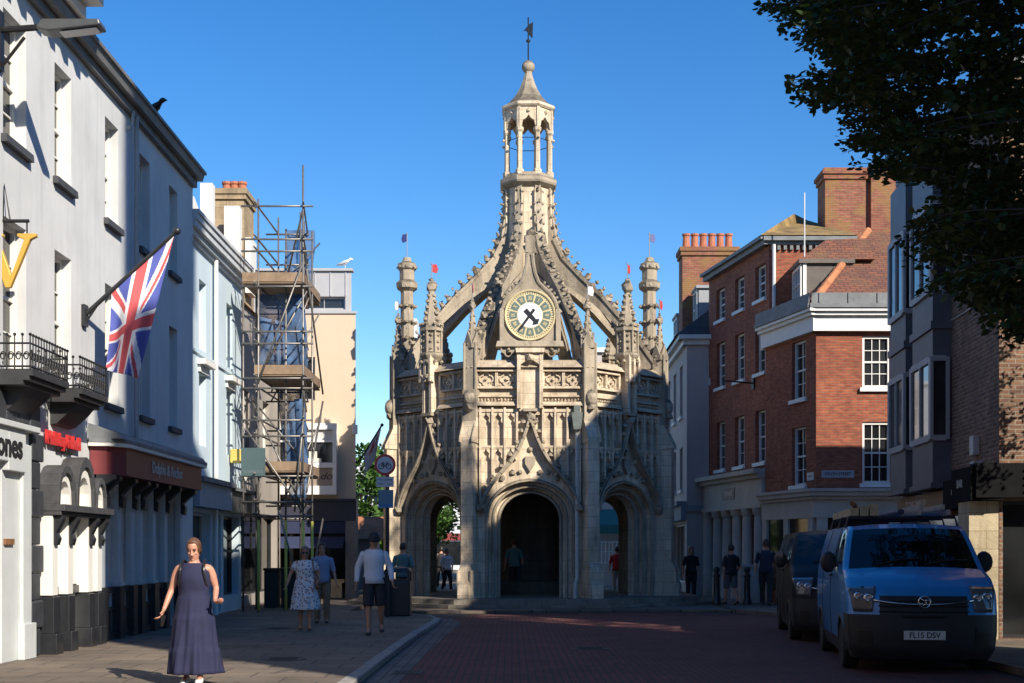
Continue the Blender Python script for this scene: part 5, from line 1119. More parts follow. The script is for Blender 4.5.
    r = o.modifiers.new('r', 'REMESH'); r.mode = 'VOXEL'; r.voxel_size = detail*.62; r.use_smooth_shade = True
    sm = o.modifiers.new('s', 'SMOOTH'); sm.factor = .5; sm.iterations = 2
    ev = bpy.data.meshes.new_from_object(o.evaluated_get(bpy.context.evaluated_depsgraph_get())); bpy.data.objects.remove(o); bpy.data.meshes.remove(me)
    bm = BM(); bm.from_mesh(ev); bpy.data.meshes.remove(ev); obj('body', bm, body_col, t, smooth='all')
    bm = BM()
    for s in (1, -1): ball(bm, hm @ V(s*.032, -.087, .012), .0095, 1, (1.3, .6, .8))
    obj('eyes', bm, plain('eye_dark', (.03, .02, .015), .3), t, smooth='all')
    bm = BM()
    for s in (1, -1): tube(bm, [hm @ V(s*.014, -.094, .03), hm @ V(s*.034, -.094, .036), hm @ V(s*.055, -.08, .03)], [.004, .005, .003], 6)
    obj('eyebrows', bm, M('brow_brown', (.07, .04, .025), .8, .1), t, smooth='all')
    bm = BM(); ball(bm, hm @ V(0, -.0905, -.066), .016, 2, (1.35, .35, .3)); obj('mouth', bm, M('lip', (.38, .13, .11), .5, .05), t, smooth='all')
    if glasses:
        bm = BM()
        for s in (1, -1): ball(bm, hm @ V(s*.034, -.098, .012), .03, 2, (1, .25, .75)); tube(bm, [hm @ V(s*.06, -.085, .016), hm @ V(s*.08, .01, .01)], .004, 5)
        tube(bm, [hm @ V(-.012, -.102, .016), hm @ V(.012, -.102, .016)], .004, 5); obj('sunglasses', bm, black, t, smooth='all')
    if hair: obj('hair', hair(hm), hair_m[hair.__name__ if hair not in hair_over else hair_over[hair]] if False else t_hair(hair), t, smooth='all')
    if cap: cap(t, hm)
    clothes(t, J, w)
    c, s_ = math.cos(R(face_deg)), math.sin(R(face_deg)); low = -.0
    for ch in t.children:
        for v in ch.data.vertices:
            x, y, z = v.co*k; v.co = (c*x-s_*y, s_*x+c*y, z)
        for g in ch.children:
            for v in g.data.vertices:
                x, y, z = v.co*k; v.co = (c*x-s_*y, s_*x+c*y, z)
    t.location = loc; return t
HCOL = {}
def t_hair(h): return HCOL[h]
def strand_mat(name, c):
    m, nt, b = new_mat(name); o = objvec(nt); f = noise(nt, mapped(nt, o, (110, 110, 12)), 1.0, 3, .6)
    nt.links.new(ramp(nt, f, [(.35, sc(c, .45)), (.65, sc(c, 1.6))]), b.inputs['Base Color']); b.inputs['Roughness'].default_value = .45; bump(nt, b, f, .6, .01); return m
def cap_rings(hm, back=.02, thick=1.1, zlow=-.02, seed=0, front=.04):
    bm = BM(); rings = []; rnd = random.Random(seed)
    for z in (zlow, .0, .03, .06, .085, .105, .125, .142):
        f = max(0, 1-(max(0, z-.02)/.128)**2.4)**.5
        rr = []
        for i in range(24):
            a = 2*PI*i/24; x = .079*thick*f*math.cos(a); y = .008+.1*thick*f*math.sin(a)
            if math.sin(a) < -.25 and z < front+.02: y = max(y, -.055+ (.02 if z < .0 else 0)); x *= .96
            j = 1+rnd.uniform(-.025, .025); rr.append(hm @ Vector((x*j, y*j, z)))
        rings.append(rr)
    loft(bm, rings); return bm
def hair_updo(hm):
    bm = cap_rings(hm, thick=1.1, zlow=-.035, seed=1, front=.07); ball(bm, hm @ V(0, .1, .03), .045, 2, (1, .8, 1)); return bm
def hair_short(hm): return cap_rings(hm, thick=1.08, zlow=-.03, seed=2, front=.06)
def hair_bob(hm):
    bm = cap_rings(hm, thick=1.16, zlow=-.04, seed=3, front=.05); loft(bm, [[hm @ Vector((.088*f*math.cos(R(a)), .01+.098*f*math.sin(R(a)), z)) for a in range(-20, 201, 10)] + [hm @ Vector((.06*f*math.cos(R(a)), .02+.06*math.sin(R(a)), z)) for a in range(200, -21, -10)] for z, f in ((-.11, .92), (-.06, 1.04), (0, 1.06), (.05, 1.0))]); return bm
HCOL = {hair_updo: strand_mat('hair_auburn', (.11, .05, .026)), hair_short: strand_mat('hair_dark_brown', (.035, .022, .016)), hair_bob: strand_mat('hair_grey_brown', (.16, .12, .09))}
def shoe(bm, J, s, sole=.02, big=1.):
    a, t_ = J['ank'+s], J['toe'+s]; d = (t_-a); d.z = 0; L = d.length; d.normalize(); n = Vector((-d.y, d.x, 0)); up = (t_-a)
    R_ = []
    for f, w, hh, zc in ((-.35, .02, .05, .0), (-.28, .036, .085, .0), (0, .04, .1, 0), (.45, .045, .075, 0), (.85, .048, .055, 0), (1.2, .038, .045, 0), (1.32, .015, .03, 0)):
        c = Vector((a.x, a.y, 0)) + d*L*f; z0 = (a.z-.08)*(1-max(0, min(1, f))) + (t_.z-.03)*max(0, min(1, f)); R_.append([c + n*(w*big*math.cos(2*PI*i/12)) + Vector((0, 0, z0 + hh*big*(.5+.5*math.sin(2*PI*i/12)))) for i in range(12)])
    loft(bm, R_)
def shoes(t, J, m, sole_m=None):
    for s in 'LR':
        bm = BM(); shoe(bm, J, s); obj('shoe', bm, m, t, smooth='all')
def torso(bm, J, w, z0=.86, z1=1.43, n=24, ex=.012, fold=.015, sleeveless=False):
    prof = [(.86, .178, .135), (.95, .172, .128), (1.05, .152, .115), (1.15, .155, .118), (1.25, .168, .13), (1.32, .172, .125), (1.36, .168, .108), (1.40, .145, .09), (1.43, .105, .075), (1.447, .08, .066), (1.455, .07, .064)]
    rs = [ring((J['che'].x*0+J['pel'].x*(1-min(1, (z-.9)/.4))+J['nek'].x*min(1, max(0, (z-.9)/.4)), J['pel'].y*(1-min(1, max(0, (z-.9)/.4)))+J['che'].y*min(1, max(0, (z-.9)/.4)), z), (rx+ex)*w, (ry+ex)*w, n, fold*(1 if z < 1.3 else .2), 5, z*20) for z, rx, ry in prof if z0 <= z <= z1]
    loft(bm, rs)
def sleeve(bm, J, s, f, r0=.06, r1=.047, w=1):
    sho, elb, wri = J['sho'+s], J['elb'+s], J['wri'+s]; c = J['che']*.3+sho*.7+V(0, 0, .0); sho = sho+V(0, 0, -.03); pts = [c, sho, (sho+elb)/2, elb, (elb+wri)/2, elb*.06+wri*.94]; rs = [r0*.95*w, r0*1.04*w, r0*.95*w, (r0+r1)/2*w, r1*w, r1*.82*w]
    m = max(3, round(2+f*4)); P_, R_ = smooth_path(pts[:m], rs[:m], 4); R_ = [r*(1+.05*math.sin(i*2.1)) for i, r in enumerate(R_)]; tube(bm, P_, R_, 14)
def legs(bm, J, f, w=1, r0=.098, r1=.062, n=14):
    for s in 'LR':
        h, kn, an = J['hip'+s], J['kne'+s], J['ank'+s]; pts = [h+V(0, 0, .06), (h+kn)/2, kn, (kn+an)/2, an]; rs = [r0*w*1.05, r0*w, r1*w*1.22, r1*w*1.05, r1*w]
        if f < 1: q = max(2, 1+round(f*4)); pts, rs = pts[:q], rs[:q]; rs[-1] *= 1.12
        P_, R_ = smooth_path(pts, rs, 5); tube(bm, P_, R_, n)
    loft(bm, [ring((J['pel'].x, J['pel'].y, z), rx*w, ry*w, 20) for z, rx, ry in ((.82, .12, .1), (.88, .182, .135), (.95, .184, .138), (1.0, .172, .13))])
def outfit(top, bottom, shoem, sleeve_f=1, leg_f=1., belt=None, bag=None, open_w=1.03):
    def f(t, J, w):
        bm = BM(); torso(bm, J, w); 
        for s in 'LR':
            if sleeve_f > 0: sleeve(bm, J, s, sleeve_f, w=w)
        obj('shirt', bm, top, t, smooth='all'); bm = BM(); legs(bm, J, leg_f, w); obj('shorts' if leg_f < .8 else 'trousers', bm, bottom, t, smooth='all'); shoes(t, J, shoem)
        if belt: bm = BM(); loft(bm, [ring((J['pel'].x, J['pel'].y, z), .188*w, .144*w, 20) for z in (.975, 1.01)]); obj('belt', bm, belt, t)
        if bag: bag(t, J)
    return f
def dress(top_m, z_hem, hem_r, sleeve_f=0, tiers=(.62, .34), shoem=None, bag=None, straps=None):
    def f(t, J, w):
        bm = BM(); n = 72
        rs = []
        def fr_(z):  # skirt radius
            t_ = (1.04-z)/(1.04-z_hem); return .165+(hem_r-.165)*t_**.8
        zs = [z_hem+(1.03-z_hem)*i/26 for i in range(27)]
        for z in zs:
            fold = .03+.19*(1.03-z)/(1.03-z_hem); r = fr_(z); e = 0
            for tz in tiers:
                if z < tz: e += .012*math.exp(-(tz-z)/.12); fold += .012
            sx = J['pel'].x*(1) ; leg = (J['ankL']+J['ankR'])/2; q = (1.0-z)/1.0; cx = J['pel'].x*(1-q)+leg.x*q*.6; cy = J['pel'].y*(1-q)+leg.y*q*.6
            rr = []
            for i in range(n):
                a = 2*PI*i/n; ff = 1+fold*(.35+.65*math.sin(1.5*a+.9)**2)*(.5*math.sin(9*a+z*2.4+1+.6*math.sin(2*a))+.35*math.sin(17*a-z*3+math.sin(3*a)))+.06*math.sin(3*a+z*3+.8)*(1-z); rr.append(Vector((cx+(r+e)*w*ff*math.cos(a), cy+(r*.8+e)*w*ff*math.sin(a), z)))
            rs.append(rr)
        for z, rx, ry in ((1.06, .158, .122), (1.13, .163, .13), (1.2, .175, .145), (1.27, .18, .148), (1.33, .168, .125), (1.375, .15, .104), (1.405, .13, .09), (1.425, .118, .084)):
            rs.append(ring((J['che'].x, J['che'].y, z), rx*w, ry*w, n, .008, 7, z*9))
        loft(bm, rs); 
        if sleeve_f:
            for s in 'LR': sleeve(bm, J, s, sleeve_f, w=w)
        obj('dress', bm, top_m, t, smooth='all'); shoes(t, J, shoem)
        if straps:
            bm = BM()
            for s in (1, -1):
                pts = [V(s*.1, .1, 1.42), V(s*.125, .03, 1.455), V(s*.13, -.07, 1.42), V(s*.135, -.13, 1.34), V(s*.15, -.1, 1.2), V(s*.165, .0, 1.12)]; P_, R_ = smooth_path(pts, [.016]*6, 4); tube(bm, P_, R_, 6)
            obj('rucksack_strap', bm, straps, t); bm = BM(); loft(bm, [ring((0, .2, z), rx, ry, 16) for z, rx, ry in ((1.02, .1, .05), (1.05, .13, .07), (1.3, .13, .07), (1.38, .1, .05))]); obj('rucksack', bm, straps, t, smooth='all')
        if bag: bag(t, J)
    return f
navy = M('navy_cotton', (.014, .016, .052), .85, .15, 14, .2, fine=120); wht = plain('white_trainer', (.72, .72, .7), .6); dk = plain('dark_shoe', (.03, .028, .027), .5)
def phone(t, J):
    w = J['wriR']; bm = BM(); hexa(bm, [w+V(*q) for q in ((-.03, -.06, -.2), (.0, -.06, -.2), (.0, -.045, -.2), (-.03, -.045, -.2), (-.02, -.09, -.07), (.04, -.09, -.07), (.04, -.075, -.07), (-.02, -.075, -.07))]); obj('phone', bm, black, t)
Yw = 14.75; 
person('person', 'woman with auburn tied-up hair in a long sleeveless navy tiered dress and white trainers', (XY(194, Yw), Yw, 0), 4, 1.64, skin_l,
    dict(kneL=(.1, -.1, .48), ankL=(.09, -.12, .09), toeL=(.10, -.28, .06), kneR=(-.09, -.02, .48), ankR=(-.1, .08, .085), toeR=(-.11, -.07, .03), elbR=(-.265, .03, 1.11), wriR=(-.33, -.08, .89), elbL=(.25, .05, 1.12), wriL=(.27, -.17, .98), handL=(.5, -.75, -.1), handR=(-.3, -.35, -.9)),
    dress(navy, .13, .275, 0, (.8, .44), wht, phone, black), hair_updo, detail=.011, headturn=(-6, 17), build=1.1)
fl_m, fnt, fb_ = new_mat('floral_cotton'); o_ = objvec(fnt); vor = fnt.nodes.new('ShaderNodeTexVoronoi'); vor.inputs['Scale'].default_value = 19; fnt.links.new(o_, vor.inputs['Vector'])
c_ = mix(fnt, ramp(fnt, vor.outputs['Distance'], [(.30, (1, 1, 1)), (.42, (0, 0, 0))]), (.66, .66, .68), mix(fnt, ramp(fnt, noise(fnt, o_, 7, 2), [(.45, (0, 0, 0)), (.55, (1, 1, 1))]), (.16, .17, .24), (.33, .12, .10))); fnt.links.new(c_, fb_.inputs['Base Color']); fb_.inputs['Roughness'].default_value = .85
def shoulderbag(col):
    def f(t, J):
        bm = BM(); c = J['hipL']+V(.16, .02, .1); loft(bm, [[c+V(.05*math.cos(2*PI*i/16)*q, .13*math.sin(2*PI*i/16)*q, z) for i in range(16)] for z, q in ((-.16, .75), (-.13, 1), (.06, 1), (.1, .7))]); b_ = obj('shoulder_bag', bm, col, t, smooth='all')
        bm = BM(); P_, R_ = smooth_path([c+V(0, -.08, .08), V(.17, -.12, 1.25), V(.16, .02, 1.45), V(.17, .12, 1.25), c+V(0, .08, .08)], [.011]*5, 5); tube(bm, P_, R_, 6); obj('strap', bm, col, b_)
    return f
tan = M('tan_leather', (.18, .09, .05), .6, .2)
Yp = 25.0
person('person', 'older woman with sunglasses in a white floral dress carrying a shoulder bag', (XY(305, Yp), Yp, 0), 8, 1.60, skin_t,
    dict(kneL=(.1, -.06, .48), ankL=(.09, -.07, .08), toeL=(.1, -.22, .03), kneR=(-.09, .0, .48), ankR=(-.09, .1, .085), toeR=(-.1, -.05, .03), elbR=(-.3, .03, 1.13), wriR=(-.36, -.1, .93), elbL=(.28, .05, 1.12), wriL=(.25, -.12, .98)),
    dress(fl_m, .42, .27, .35, (.7,), tan, shoulderbag(tan)), hair_bob, build=1.1, headturn=(0, 8), glasses=True, detail=.014)
Yp = 27.5
person('person', 'man in a pale blue shirt and tan trousers walking behind the floral dress woman', (XY(322, Yp), Yp, 0), 5, 1.68, skin_t, dict(wriL=(.3, -.08, .88), elbR=(-.26, .08, 1.12)),
    outfit(M('pale_blue_shirt', (.22, .28, .42), .85, .1, 8, .1), M('tan_trousers', (.23, .16, .10), .85, .1, 8, .1), dk, .45, 1), hair_short, detail=.018)
def flatcap(t, hm):
    bm = cap_rings(hm, thick=1.17, zlow=.045, seed=5, front=-.2); loft(bm, [[hm @ V(.07*math.cos(R(a)), -.06-y, z) for a in (0, 45, 90, 135, 180)] + [hm @ V(.07*math.cos(R(a)), -.06-y, z-.012) for a in (180, 135, 90, 45, 0)] for y, z in ((0, .06), (.05, .05), (.085, .035))]); obj('cap', bm, M('cap_charcoal', (.03, .032, .037), .9, .2, 8, .2), t, smooth='all')
Yp = 23.6
person('person', 'man in a dark cap, white long-sleeved shirt and dark shorts striding along the pavement', (XY(374, Yp), Yp, 0), 4, 1.84, skin_t,
    dict(kneL=(.11, .03, .49), ankL=(.12, .2, .14), toeL=(.13, .06, .06), kneR=(-.09, -.06, .48), ankR=(-.085, -.06, .08), toeR=(-.09, -.22, .03), elbR=(-.27, .05, 1.13), wriR=(-.29, -.02, .87), elbL=(.27, .02, 1.13), wriL=(.31, -.1, .9)),
    outfit(M('white_blue_shirt', (.60, .63, .70), .8, .05, 8, .15), M('charcoal_shorts', (.028, .028, .034), .85, .2, 8, .1), dk, 1, .5), hair_short, detail=.013, headturn=(0, 16), cap=flatcap)
for s in ():
    pass
dtop = M('teal_top', (.10, .19, .19), .85, .15, 6, .1); dktr = M('dark_trousers', (.025, .025, .03), .85, .2, 6, .1); blk_t = M('black_top', (.02, .02, .022), .85, .2, 6, .1); red_t = M('red_top', (.50, .02, .02), .85, .1, 6, .1); beige = M('beige_trousers', (.42, .36, .28), .85, .1, 6, .1); whit_t = M('white_top', (.65, .65, .66), .85, .05); blue_t = M('blue_top', (.10, .16, .42), .85, .1)
WALK = dict(kneL=(.1, -.1, .48), ankL=(.1, -.16, .09), toeL=(.1, -.31, .05), kneR=(-.1, .02, .49), ankR=(-.1, .2, .12), toeR=(-.1, .06, .03), wriL=(.27, .05, .87), wriR=(-.27, -.16, .9))
for lab, px, Y, h, ang, cl, hr, z, sk in (
    ('person in a teal green top seen from behind beside the black litter bin', 403, 32.5, 1.72, 170, outfit(dtop, dktr, dk, .5), hair_short, 0, skin_l),
    ('small distant person in a blue top between the yellow building and the sign post', 378, 47, 1.62, 0, outfit(blue_t, dktr, dk, .4), hair_updo, 0, skin_l),
    ('distant person in a white top seen through the left arch', 447, 50, 1.65, 30, outfit(whit_t, dktr, dk, .4), hair_short, -.03, skin_l),
    ('distant person in dark clothes seen through the left arch', 441, 56, 1.75, 200, outfit(blk_t, dktr, dk, .4), hair_short, -.03, skin_l),
    ('person in a white top, coloured dark for the gloom inside the central arch', 514, 39.0, 1.66, 190, outfit(dtop, dktr, dk, .4), hair_updo, .22, skin_l),  # white top coloured darker to stand in for the gloom of the arch
    ('person in dark clothes standing deep inside the central arch', 546, 42.6, 1.7, 160, outfit(blk_t, dktr, dk, .6), hair_short, .22, skin_l),
    ('person in a red top and beige trousers framed in the right arch', 617, 47.5, 1.72, 175, outfit(red_t, beige, dk, .4), hair_short, -.03, skin_l),
    ('grey-haired person in black by the pale house shop window', 691, 40.5, 1.66, 10, outfit(blk_t, dktr, dk, .6), hair_bob, 0, skin_l),
    ('person in a dark top and grey shorts walking away past the columned bank front', 731, 36.8, 1.70, 200, outfit(blk_t, M('grey_shorts', (.10, .10, .11), .85, .15), dk, .45, .5), hair_short, 0, skin_t),
    ('tall man in a dark blue top walking beside the stone cabinet', 766, 36.3, 1.84, 165, outfit(M('dark_blue_top', (.02, .026, .05), .85, .15), dktr, dk, .45), hair_short, 0, skin_t)):
    person('person', lab, (XY(px, Y), Y, z), ang, h, sk, WALK if 'walk' in lab or 'distant' in lab else {}, cl, hr, detail=.024)
# ------------------------------------------------------------------ vans
def lerp(a, b, t): return a+(b-a)*t
FRONT = [  # y, z, half width, sweep of the corners, crown
 (.08, .20, .86, .16, 0), (.02, .32, .92, .17, 0), (.0, .55, .945, .18, 0), (.01, .78, .95, .19, 0), (.04, .99, .95, .21, .0), (.09, 1.1, .95, .23, .01), (.36, 1.27, .95, .2, .03), (.78, 1.40, .935, .2, .04),
 (1.03, 1.60, .89, .17, .03), (1.28, 1.82, .835, .13, .03), (1.46, 1.94, .795, .1, .03), (1.70, 2.0, .78, .05, .035)]
def sidex(z):
    T = [(.2, .90), (.4, .95), (.8, .975), (1.1, .97), (1.35, .955), (1.6, .90), (1.85, .83), (1.97, .785)]
    if z <= .2: return .9
    for (a, x), (b, y) in zip(T, T[1:]):
        if a <= z <= b: return lerp(x, y, (z-a)/(b-a))
    return .785
def Sf(r, t, off=0.):
    i = min(len(FRONT)-2, max(0, int(r))); f = r-i; A, B = FRONT[i], FRONT[i+1]
    y, z, hw, sw, cr = [lerp(A[k], B[k], f) for k in range(5)]; return Vector((hw*t, y+sw*abs(t)**3-off, z-cr*t*t+off*.3))
def van(name, label, paint, loc, rotz, plate, side_windows, group=None):
    t = thing(name, label, 'van', (0, 0, 0)); LEN = 4.95; n = len(FRONT); NT, NK = 24, 90
    plast = M('bumper_plastic', (.018, .018, .02), .55, .15, 6, .05); chrome = plain('chrome', (.6, .6, .62), .15, 1.); vg = glass('vehicle_glass', (.004, .0045, .005), .03)
    bms = {k: BM() for k in ('body', 'bumper', 'windscreen', 'side_window', 'grille')}
    def q(key, pts): face(bms[key], pts)
    ts = [-1+2*i/NT for i in range(NT+1)]
    SUB = 3
    for i in range((n-1)*SUB):
        r0, r1 = i/SUB, (i+1)/SUB; rm = (r0+r1)/2
        for j in range(NT):
            tm = (ts[j]+ts[j+1])/2
            key = 'bumper' if rm < 3 else ('grille' if rm < 4.3 and abs(tm) < .62 else ('windscreen' if 7.1 < rm < 10 and abs(tm) < .93 else 'body'))
            q(key, [Sf(r0, ts[j]), Sf(r0, ts[j+1]), Sf(r1, ts[j+1]), Sf(r1, ts[j])])
    wheels = (.98, 4.05)
    def side(r, k, s):
        p = Sf(r, s); y = p.y+(LEN-p.y)*k; f = min(1, (y-p.y)/.7); f = f*f*(3-2*f); x = lerp(abs(p.x), sidex(p.z), f); x -= .04*max(0, (y-4.5)/.45)**2; zz = p.z
        return Vector((s*x, y, zz))
    for s in (-1, 1):
        for i in range((n-1)*SUB):
            r0, r1 = i/SUB, (i+1)/SUB; rm = (r0+r1)/2
            for k in range(NK):
                k0, k1 = k/NK, (k+1)/NK; c = side(rm, (k0+k1)/2, s)
                if any(math.hypot(c.y-w, c.z-.33) < .375 for w in wheels): continue
                key = 'bumper' if c.z < .36 or (rm < 3 and c.y < .6) else 'body'
                if 7.2 < rm < 9.7 and k0 > .03:
                    if 1.28 < c.y < 2.25+.0 and c.z > 1.38: key = 'side_window'
                    if side_windows and (2.4 < c.y < 3.5 or 3.62 < c.y < 4.75): key = 'side_window'
                q(key, [side(r0, k0, s), side(r0, k1, s), side(r1, k1, s), side(r1, k0, s)])
    ry = [1.78+(LEN-1.78)*i/12 for i in range(13)]
    xo = abs(side(n-1, 0, 1).x)
    def roof(y, tt):
        k = (y-1.78)/(LEN-1.78); e = side(n-1, max(0, (y-Sf(n-1, 1).y)/(LEN-Sf(n-1, 1).y)), 1); zc = 2.0+.03*math.sin(PI*min(1, k*1.1)) ; return Vector((abs(e.x)*tt, y+(.05*abs(tt)**3)*(1-k), lerp(zc, 1.965, tt*tt) ))
    for a, b in zip(ry, ry[1:]):
        for j in range(NT): q('body', [roof(a, ts[j]), roof(a, ts[j+1]), roof(b, ts[j+1]), roof(b, ts[j])])
    for i in range((n-1)*SUB): q('body', [side(i/SUB, 1, -1), side(i/SUB, 1, 1), side((i+1)/SUB, 1, 1), side((i+1)/SUB, 1, -1)])
    for k in bms: bmesh.ops.remove_doubles(bms[k], verts=bms[k].verts, dist=.0008)
    b = obj('body', bms['body'], paint, t, smooth='all'); obj('bumper', bms['bumper'], plast, t, smooth='all'); obj('windscreen', bms['windscreen'], vg, t, smooth='all'); obj_islands('side_window', bms['side_window'], vg, t); gr = obj('grille', bms['grille'], plast, t)
    # grille bar, lamps, emblem
    bm = BM()
    for i in range(3): tube(bm, [Sf(3.2+.33*i, -.6+1.2*j/12, .012) for j in range(13)], .012, 5)
    obj('grille_slat', bm, plast, gr)
    bm = BM(); pts = [Sf(3.62+.25*abs(-1+2*j/16)**2, (-1+2*j/16)*.66, .02) for j in range(17)]
    tube(bm, pts, .017, 6)
    obj('chrome_bar', bm, chrome, gr, smooth='all')
    bm = BM(); c = Sf(3.75, 0, .035); ring_ = [c+V(.075*math.cos(2*PI*i/24), -.01, .075*math.sin(2*PI*i/24)) for i in range(25)]; tube(bm, ring_, .011, 6, False)
    for pa in ([(-.05, .05), (.0, .02), (.03, -.02), (-.02, -.045)], [(.0, .02), (.055, .03), (.06, -.0)], [(-.03, -.01), (-.055, -.03)]): tube(bm, [c+V(x, -.01, z) for x, z in pa], .011, 5)
    obj('emblem', bm, chrome, gr, smooth='all')
    hl = glass('headlamp_glass', (.10, .105, .11), .05); hd = plain('lamp_chrome', (.7, .7, .72), .2, .9)
    for s in (-1, 1):
        bm = BM(); g = []
        for i in range(9):
            v = i/8; g.append([Sf(lerp(3.15, 5.3, v), s*lerp(lerp(.68, .62, v), lerp(.93, .995, v), u), .012) for u in [j/10 for j in range(11)]])
        sheet(bm, g); h = obj('headlight', bm, hl, t, smooth='all', solid=.01)
        for u_, v_, r_ in ((.73, .42, .062), (.86, .52, .058)):
            bm = BM(); c = Sf(3.2+2*v_, s*u_, .014); lathe(bm, (0, 0, 0), [(r_, 0), (r_, .012), (r_*.6, .006)], 16)
            for v in bm.verts: v.co = c + V(v.co.x, -v.co.z, v.co.y)
            obj('reflector', bm, hd, h, smooth='all')
        bm = BM(); g = [[Sf(lerp(1.2, 2.3, i/4), s*lerp(.70, .88, j/4), .008) for j in range(5)] for i in range(5)]; sheet(bm, g); obj('fog_lamp', bm, plain('fog_recess', (.008, .008, .008), .5), t, solid=.008)
        bm = BM(); m = side(7.6, .11, s); c = Vector((m.x+s*.17, m.y+.03, 1.46))
        loft(bm, [[c+V(s*lerp(-.02, .0, 0)+.115*w_*math.cos(2*PI*i/14), yy, .155*w_*math.sin(2*PI*i/14)) for i in range(14)] for yy, w_ in ((-.08, .35), (-.07, .75), (-.03, .95), (.05, 1.), (.06, .9))]); tube(bm, [c+V(0, 0, -.08), m+V(0, .0, -.05)], .035, 8)
        mr = obj('wing_mirror', bm, plast, t, smooth=True)
        bm = BM(); hy = side(6.0, .42, s); tube(bm, [side(6.2, .34, s)+V(s*.02, 0, 0), side(6.2, .375, s)+V(s*.035, 0, 0), side(6.2, .40, s)+V(s*.02, 0, 0)], .016, 6); obj('door_handle', bm, plast, t, smooth='all')
        for w in wheels:
            bm = BM(); prof = [(.19, -.1), (.3, -.11), (.325, -.085), (.33, 0), (.325, .085), (.3, .11), (.19, .1)]
            lathe(bm, (0, 0, 0), prof, 28)
            for v in bm.verts: v.co = V(s*.845+v.co.z, w+v.co.x, .33+v.co.y)
            wh = obj('wheel', bm, M('tyre', (.02, .02, .02), .85, .2, 8, .1), t, smooth=True)
            bm = BM(); lathe(bm, (0, 0, 0), [(.2, .06), (.19, .095), (.14, .08), (.06, .1), (.02, .1)], 20)
            for v in bm.verts: v.co = V(s*(.845+v.co.z), w+v.co.x, .33+v.co.y)
            obj('rim', bm, plain('steel_rim', (.25, .25, .26), .4, .7), wh)
            bm = BM(); tube(bm, [V(s*(sidex(.33+.39*math.sin(a))-.02), w+.39*math.cos(a), .33+.39*math.sin(a)) for a in [R(-15+210*i/24) for i in range(25)]], .032, 6); obj('wheel_arch', bm, plast, t, smooth='all')
            bm = BM(); wbox(bm, min(s*.5, s*.7), max(s*.5, s*.7), w-.4, w+.4, .2, .74); obj('wheel_well', bm, plast, t)
    bm = BM(); bx(bm, WORLD, -.26, .26, .46, .575, .02, .045); pl = obj('number_plate', bm, plain('plate_white_reflective', (.62, .62, .6), .4), t)
    if plate: obj('plate_text', text_bm(plate, .105, WORLD, 0, .517, .045, .002, .002, .92), black, pl)
    bm = BM(); tube(bm, [Sf(2.9, -.3+.6*j/6, .02) for j in range(7)], .015, 5); wbox(bm, -.6, .6, .12, .2, .22, .3); obj('bumper_trim', bm, plast, t)
    for a, c in ((-.55, .1), (.15, .8)):
        bm = BM(); tube(bm, [Sf(7.15, a, .012), Sf(7.45, (a+c)/2, .022), Sf(7.55, c, .016)], .011, 5); obj('wiper', bm, plast, t)
    bm = BM()
    for y0 in (2.35, 3.62):
        for s in (-1, 1): tube(bm, [side(r, (y0-Sf(r, s).y)/(LEN-Sf(r, s).y), s)+V(s*.002, 0, 0) for r in [lerp(1, 10.6, i/20) for i in range(21)]], .006, 4)
    obj('door_seam', bm, plast, t)
    for ch in [t] + list(t.children): pass
    t.location = loc; t.rotation_euler = (0, 0, rotz); return t
def car_paint(name, col):
    m = plain(name, col, .35); b = m.node_tree.nodes['Principled BSDF']; b.inputs['Coat Weight'].default_value = .8; b.inputs['Coat Roughness'].default_value = .06; return m
vb = van('blue_van', 'bright blue panel van with black bumper, plate FL15 DSV and laden roof rack', car_paint('van_blue_paint', (.025, .25, .60)), (5.36, 16.9, -.1), R(-8.4), 'FL15 DSV', False)
vk = van('black_van', 'black van with side windows parked behind the blue van', plain('van_black_paint', (.008, .008, .009), .5, spec=.25), (5.88, 22.7, -.1), R(-8), '', True)
def in_van(t, bm): bm.transform(Matrix.Translation(t.location) @ Matrix.Rotation(t.rotation_euler[2], 4, 'Z')); return bm
def child_local(t, name, bm, m, **k): o = obj(name, bm, m, None, **k); o.parent = t; return o
for y in (2.0, 3.0, 4.2):
    bm = BM(); tube(bm, [(-.79, y, 1.95), (-.75, y, 2.1), (.75, y, 2.1), (.79, y, 1.95)], .022, 6); child_local(vb, 'roof_bar', bm, plain('rack_black', (.015, .015, .016), .5))
bm = BM()
for x in (.22, .62):
    for x2 in (x,): hexa(bm, [V(*q) for q in ((x-.025, 1.75, 2.130), (x+.025, 1.75, 2.130), (x+.025, 4.85, 2.130), (x-.025, 4.85, 2.130), (x-.025, 1.75, 2.205), (x+.025, 1.75, 2.205), (x+.025, 4.85, 2.205), (x-.025, 4.85, 2.205))])
for i in range(12): tube(bm, [(.22, 1.9+i*.25, 2.165), (.62, 1.9+i*.25, 2.165)], .017, 6)
for x in (.27, .57): hexa(bm, [V(*q) for q in ((x-.025, 1.9, 2.210), (x+.025, 1.9, 2.210), (x+.025, 4.7, 2.210), (x-.025, 4.7, 2.210), (x-.025, 1.9, 2.285), (x+.025, 1.9, 2.285), (x+.025, 4.7, 2.285), (x-.025, 4.7, 2.285))])
tag(recenter(obj('ladder', in_van(vb, bm), M('aluminium', (.42, .42, .42), .4, .12, 6, .03, .7))), 'aluminium ladder lying on the roof rack of the blue van', 'ladder')
bm = BM()
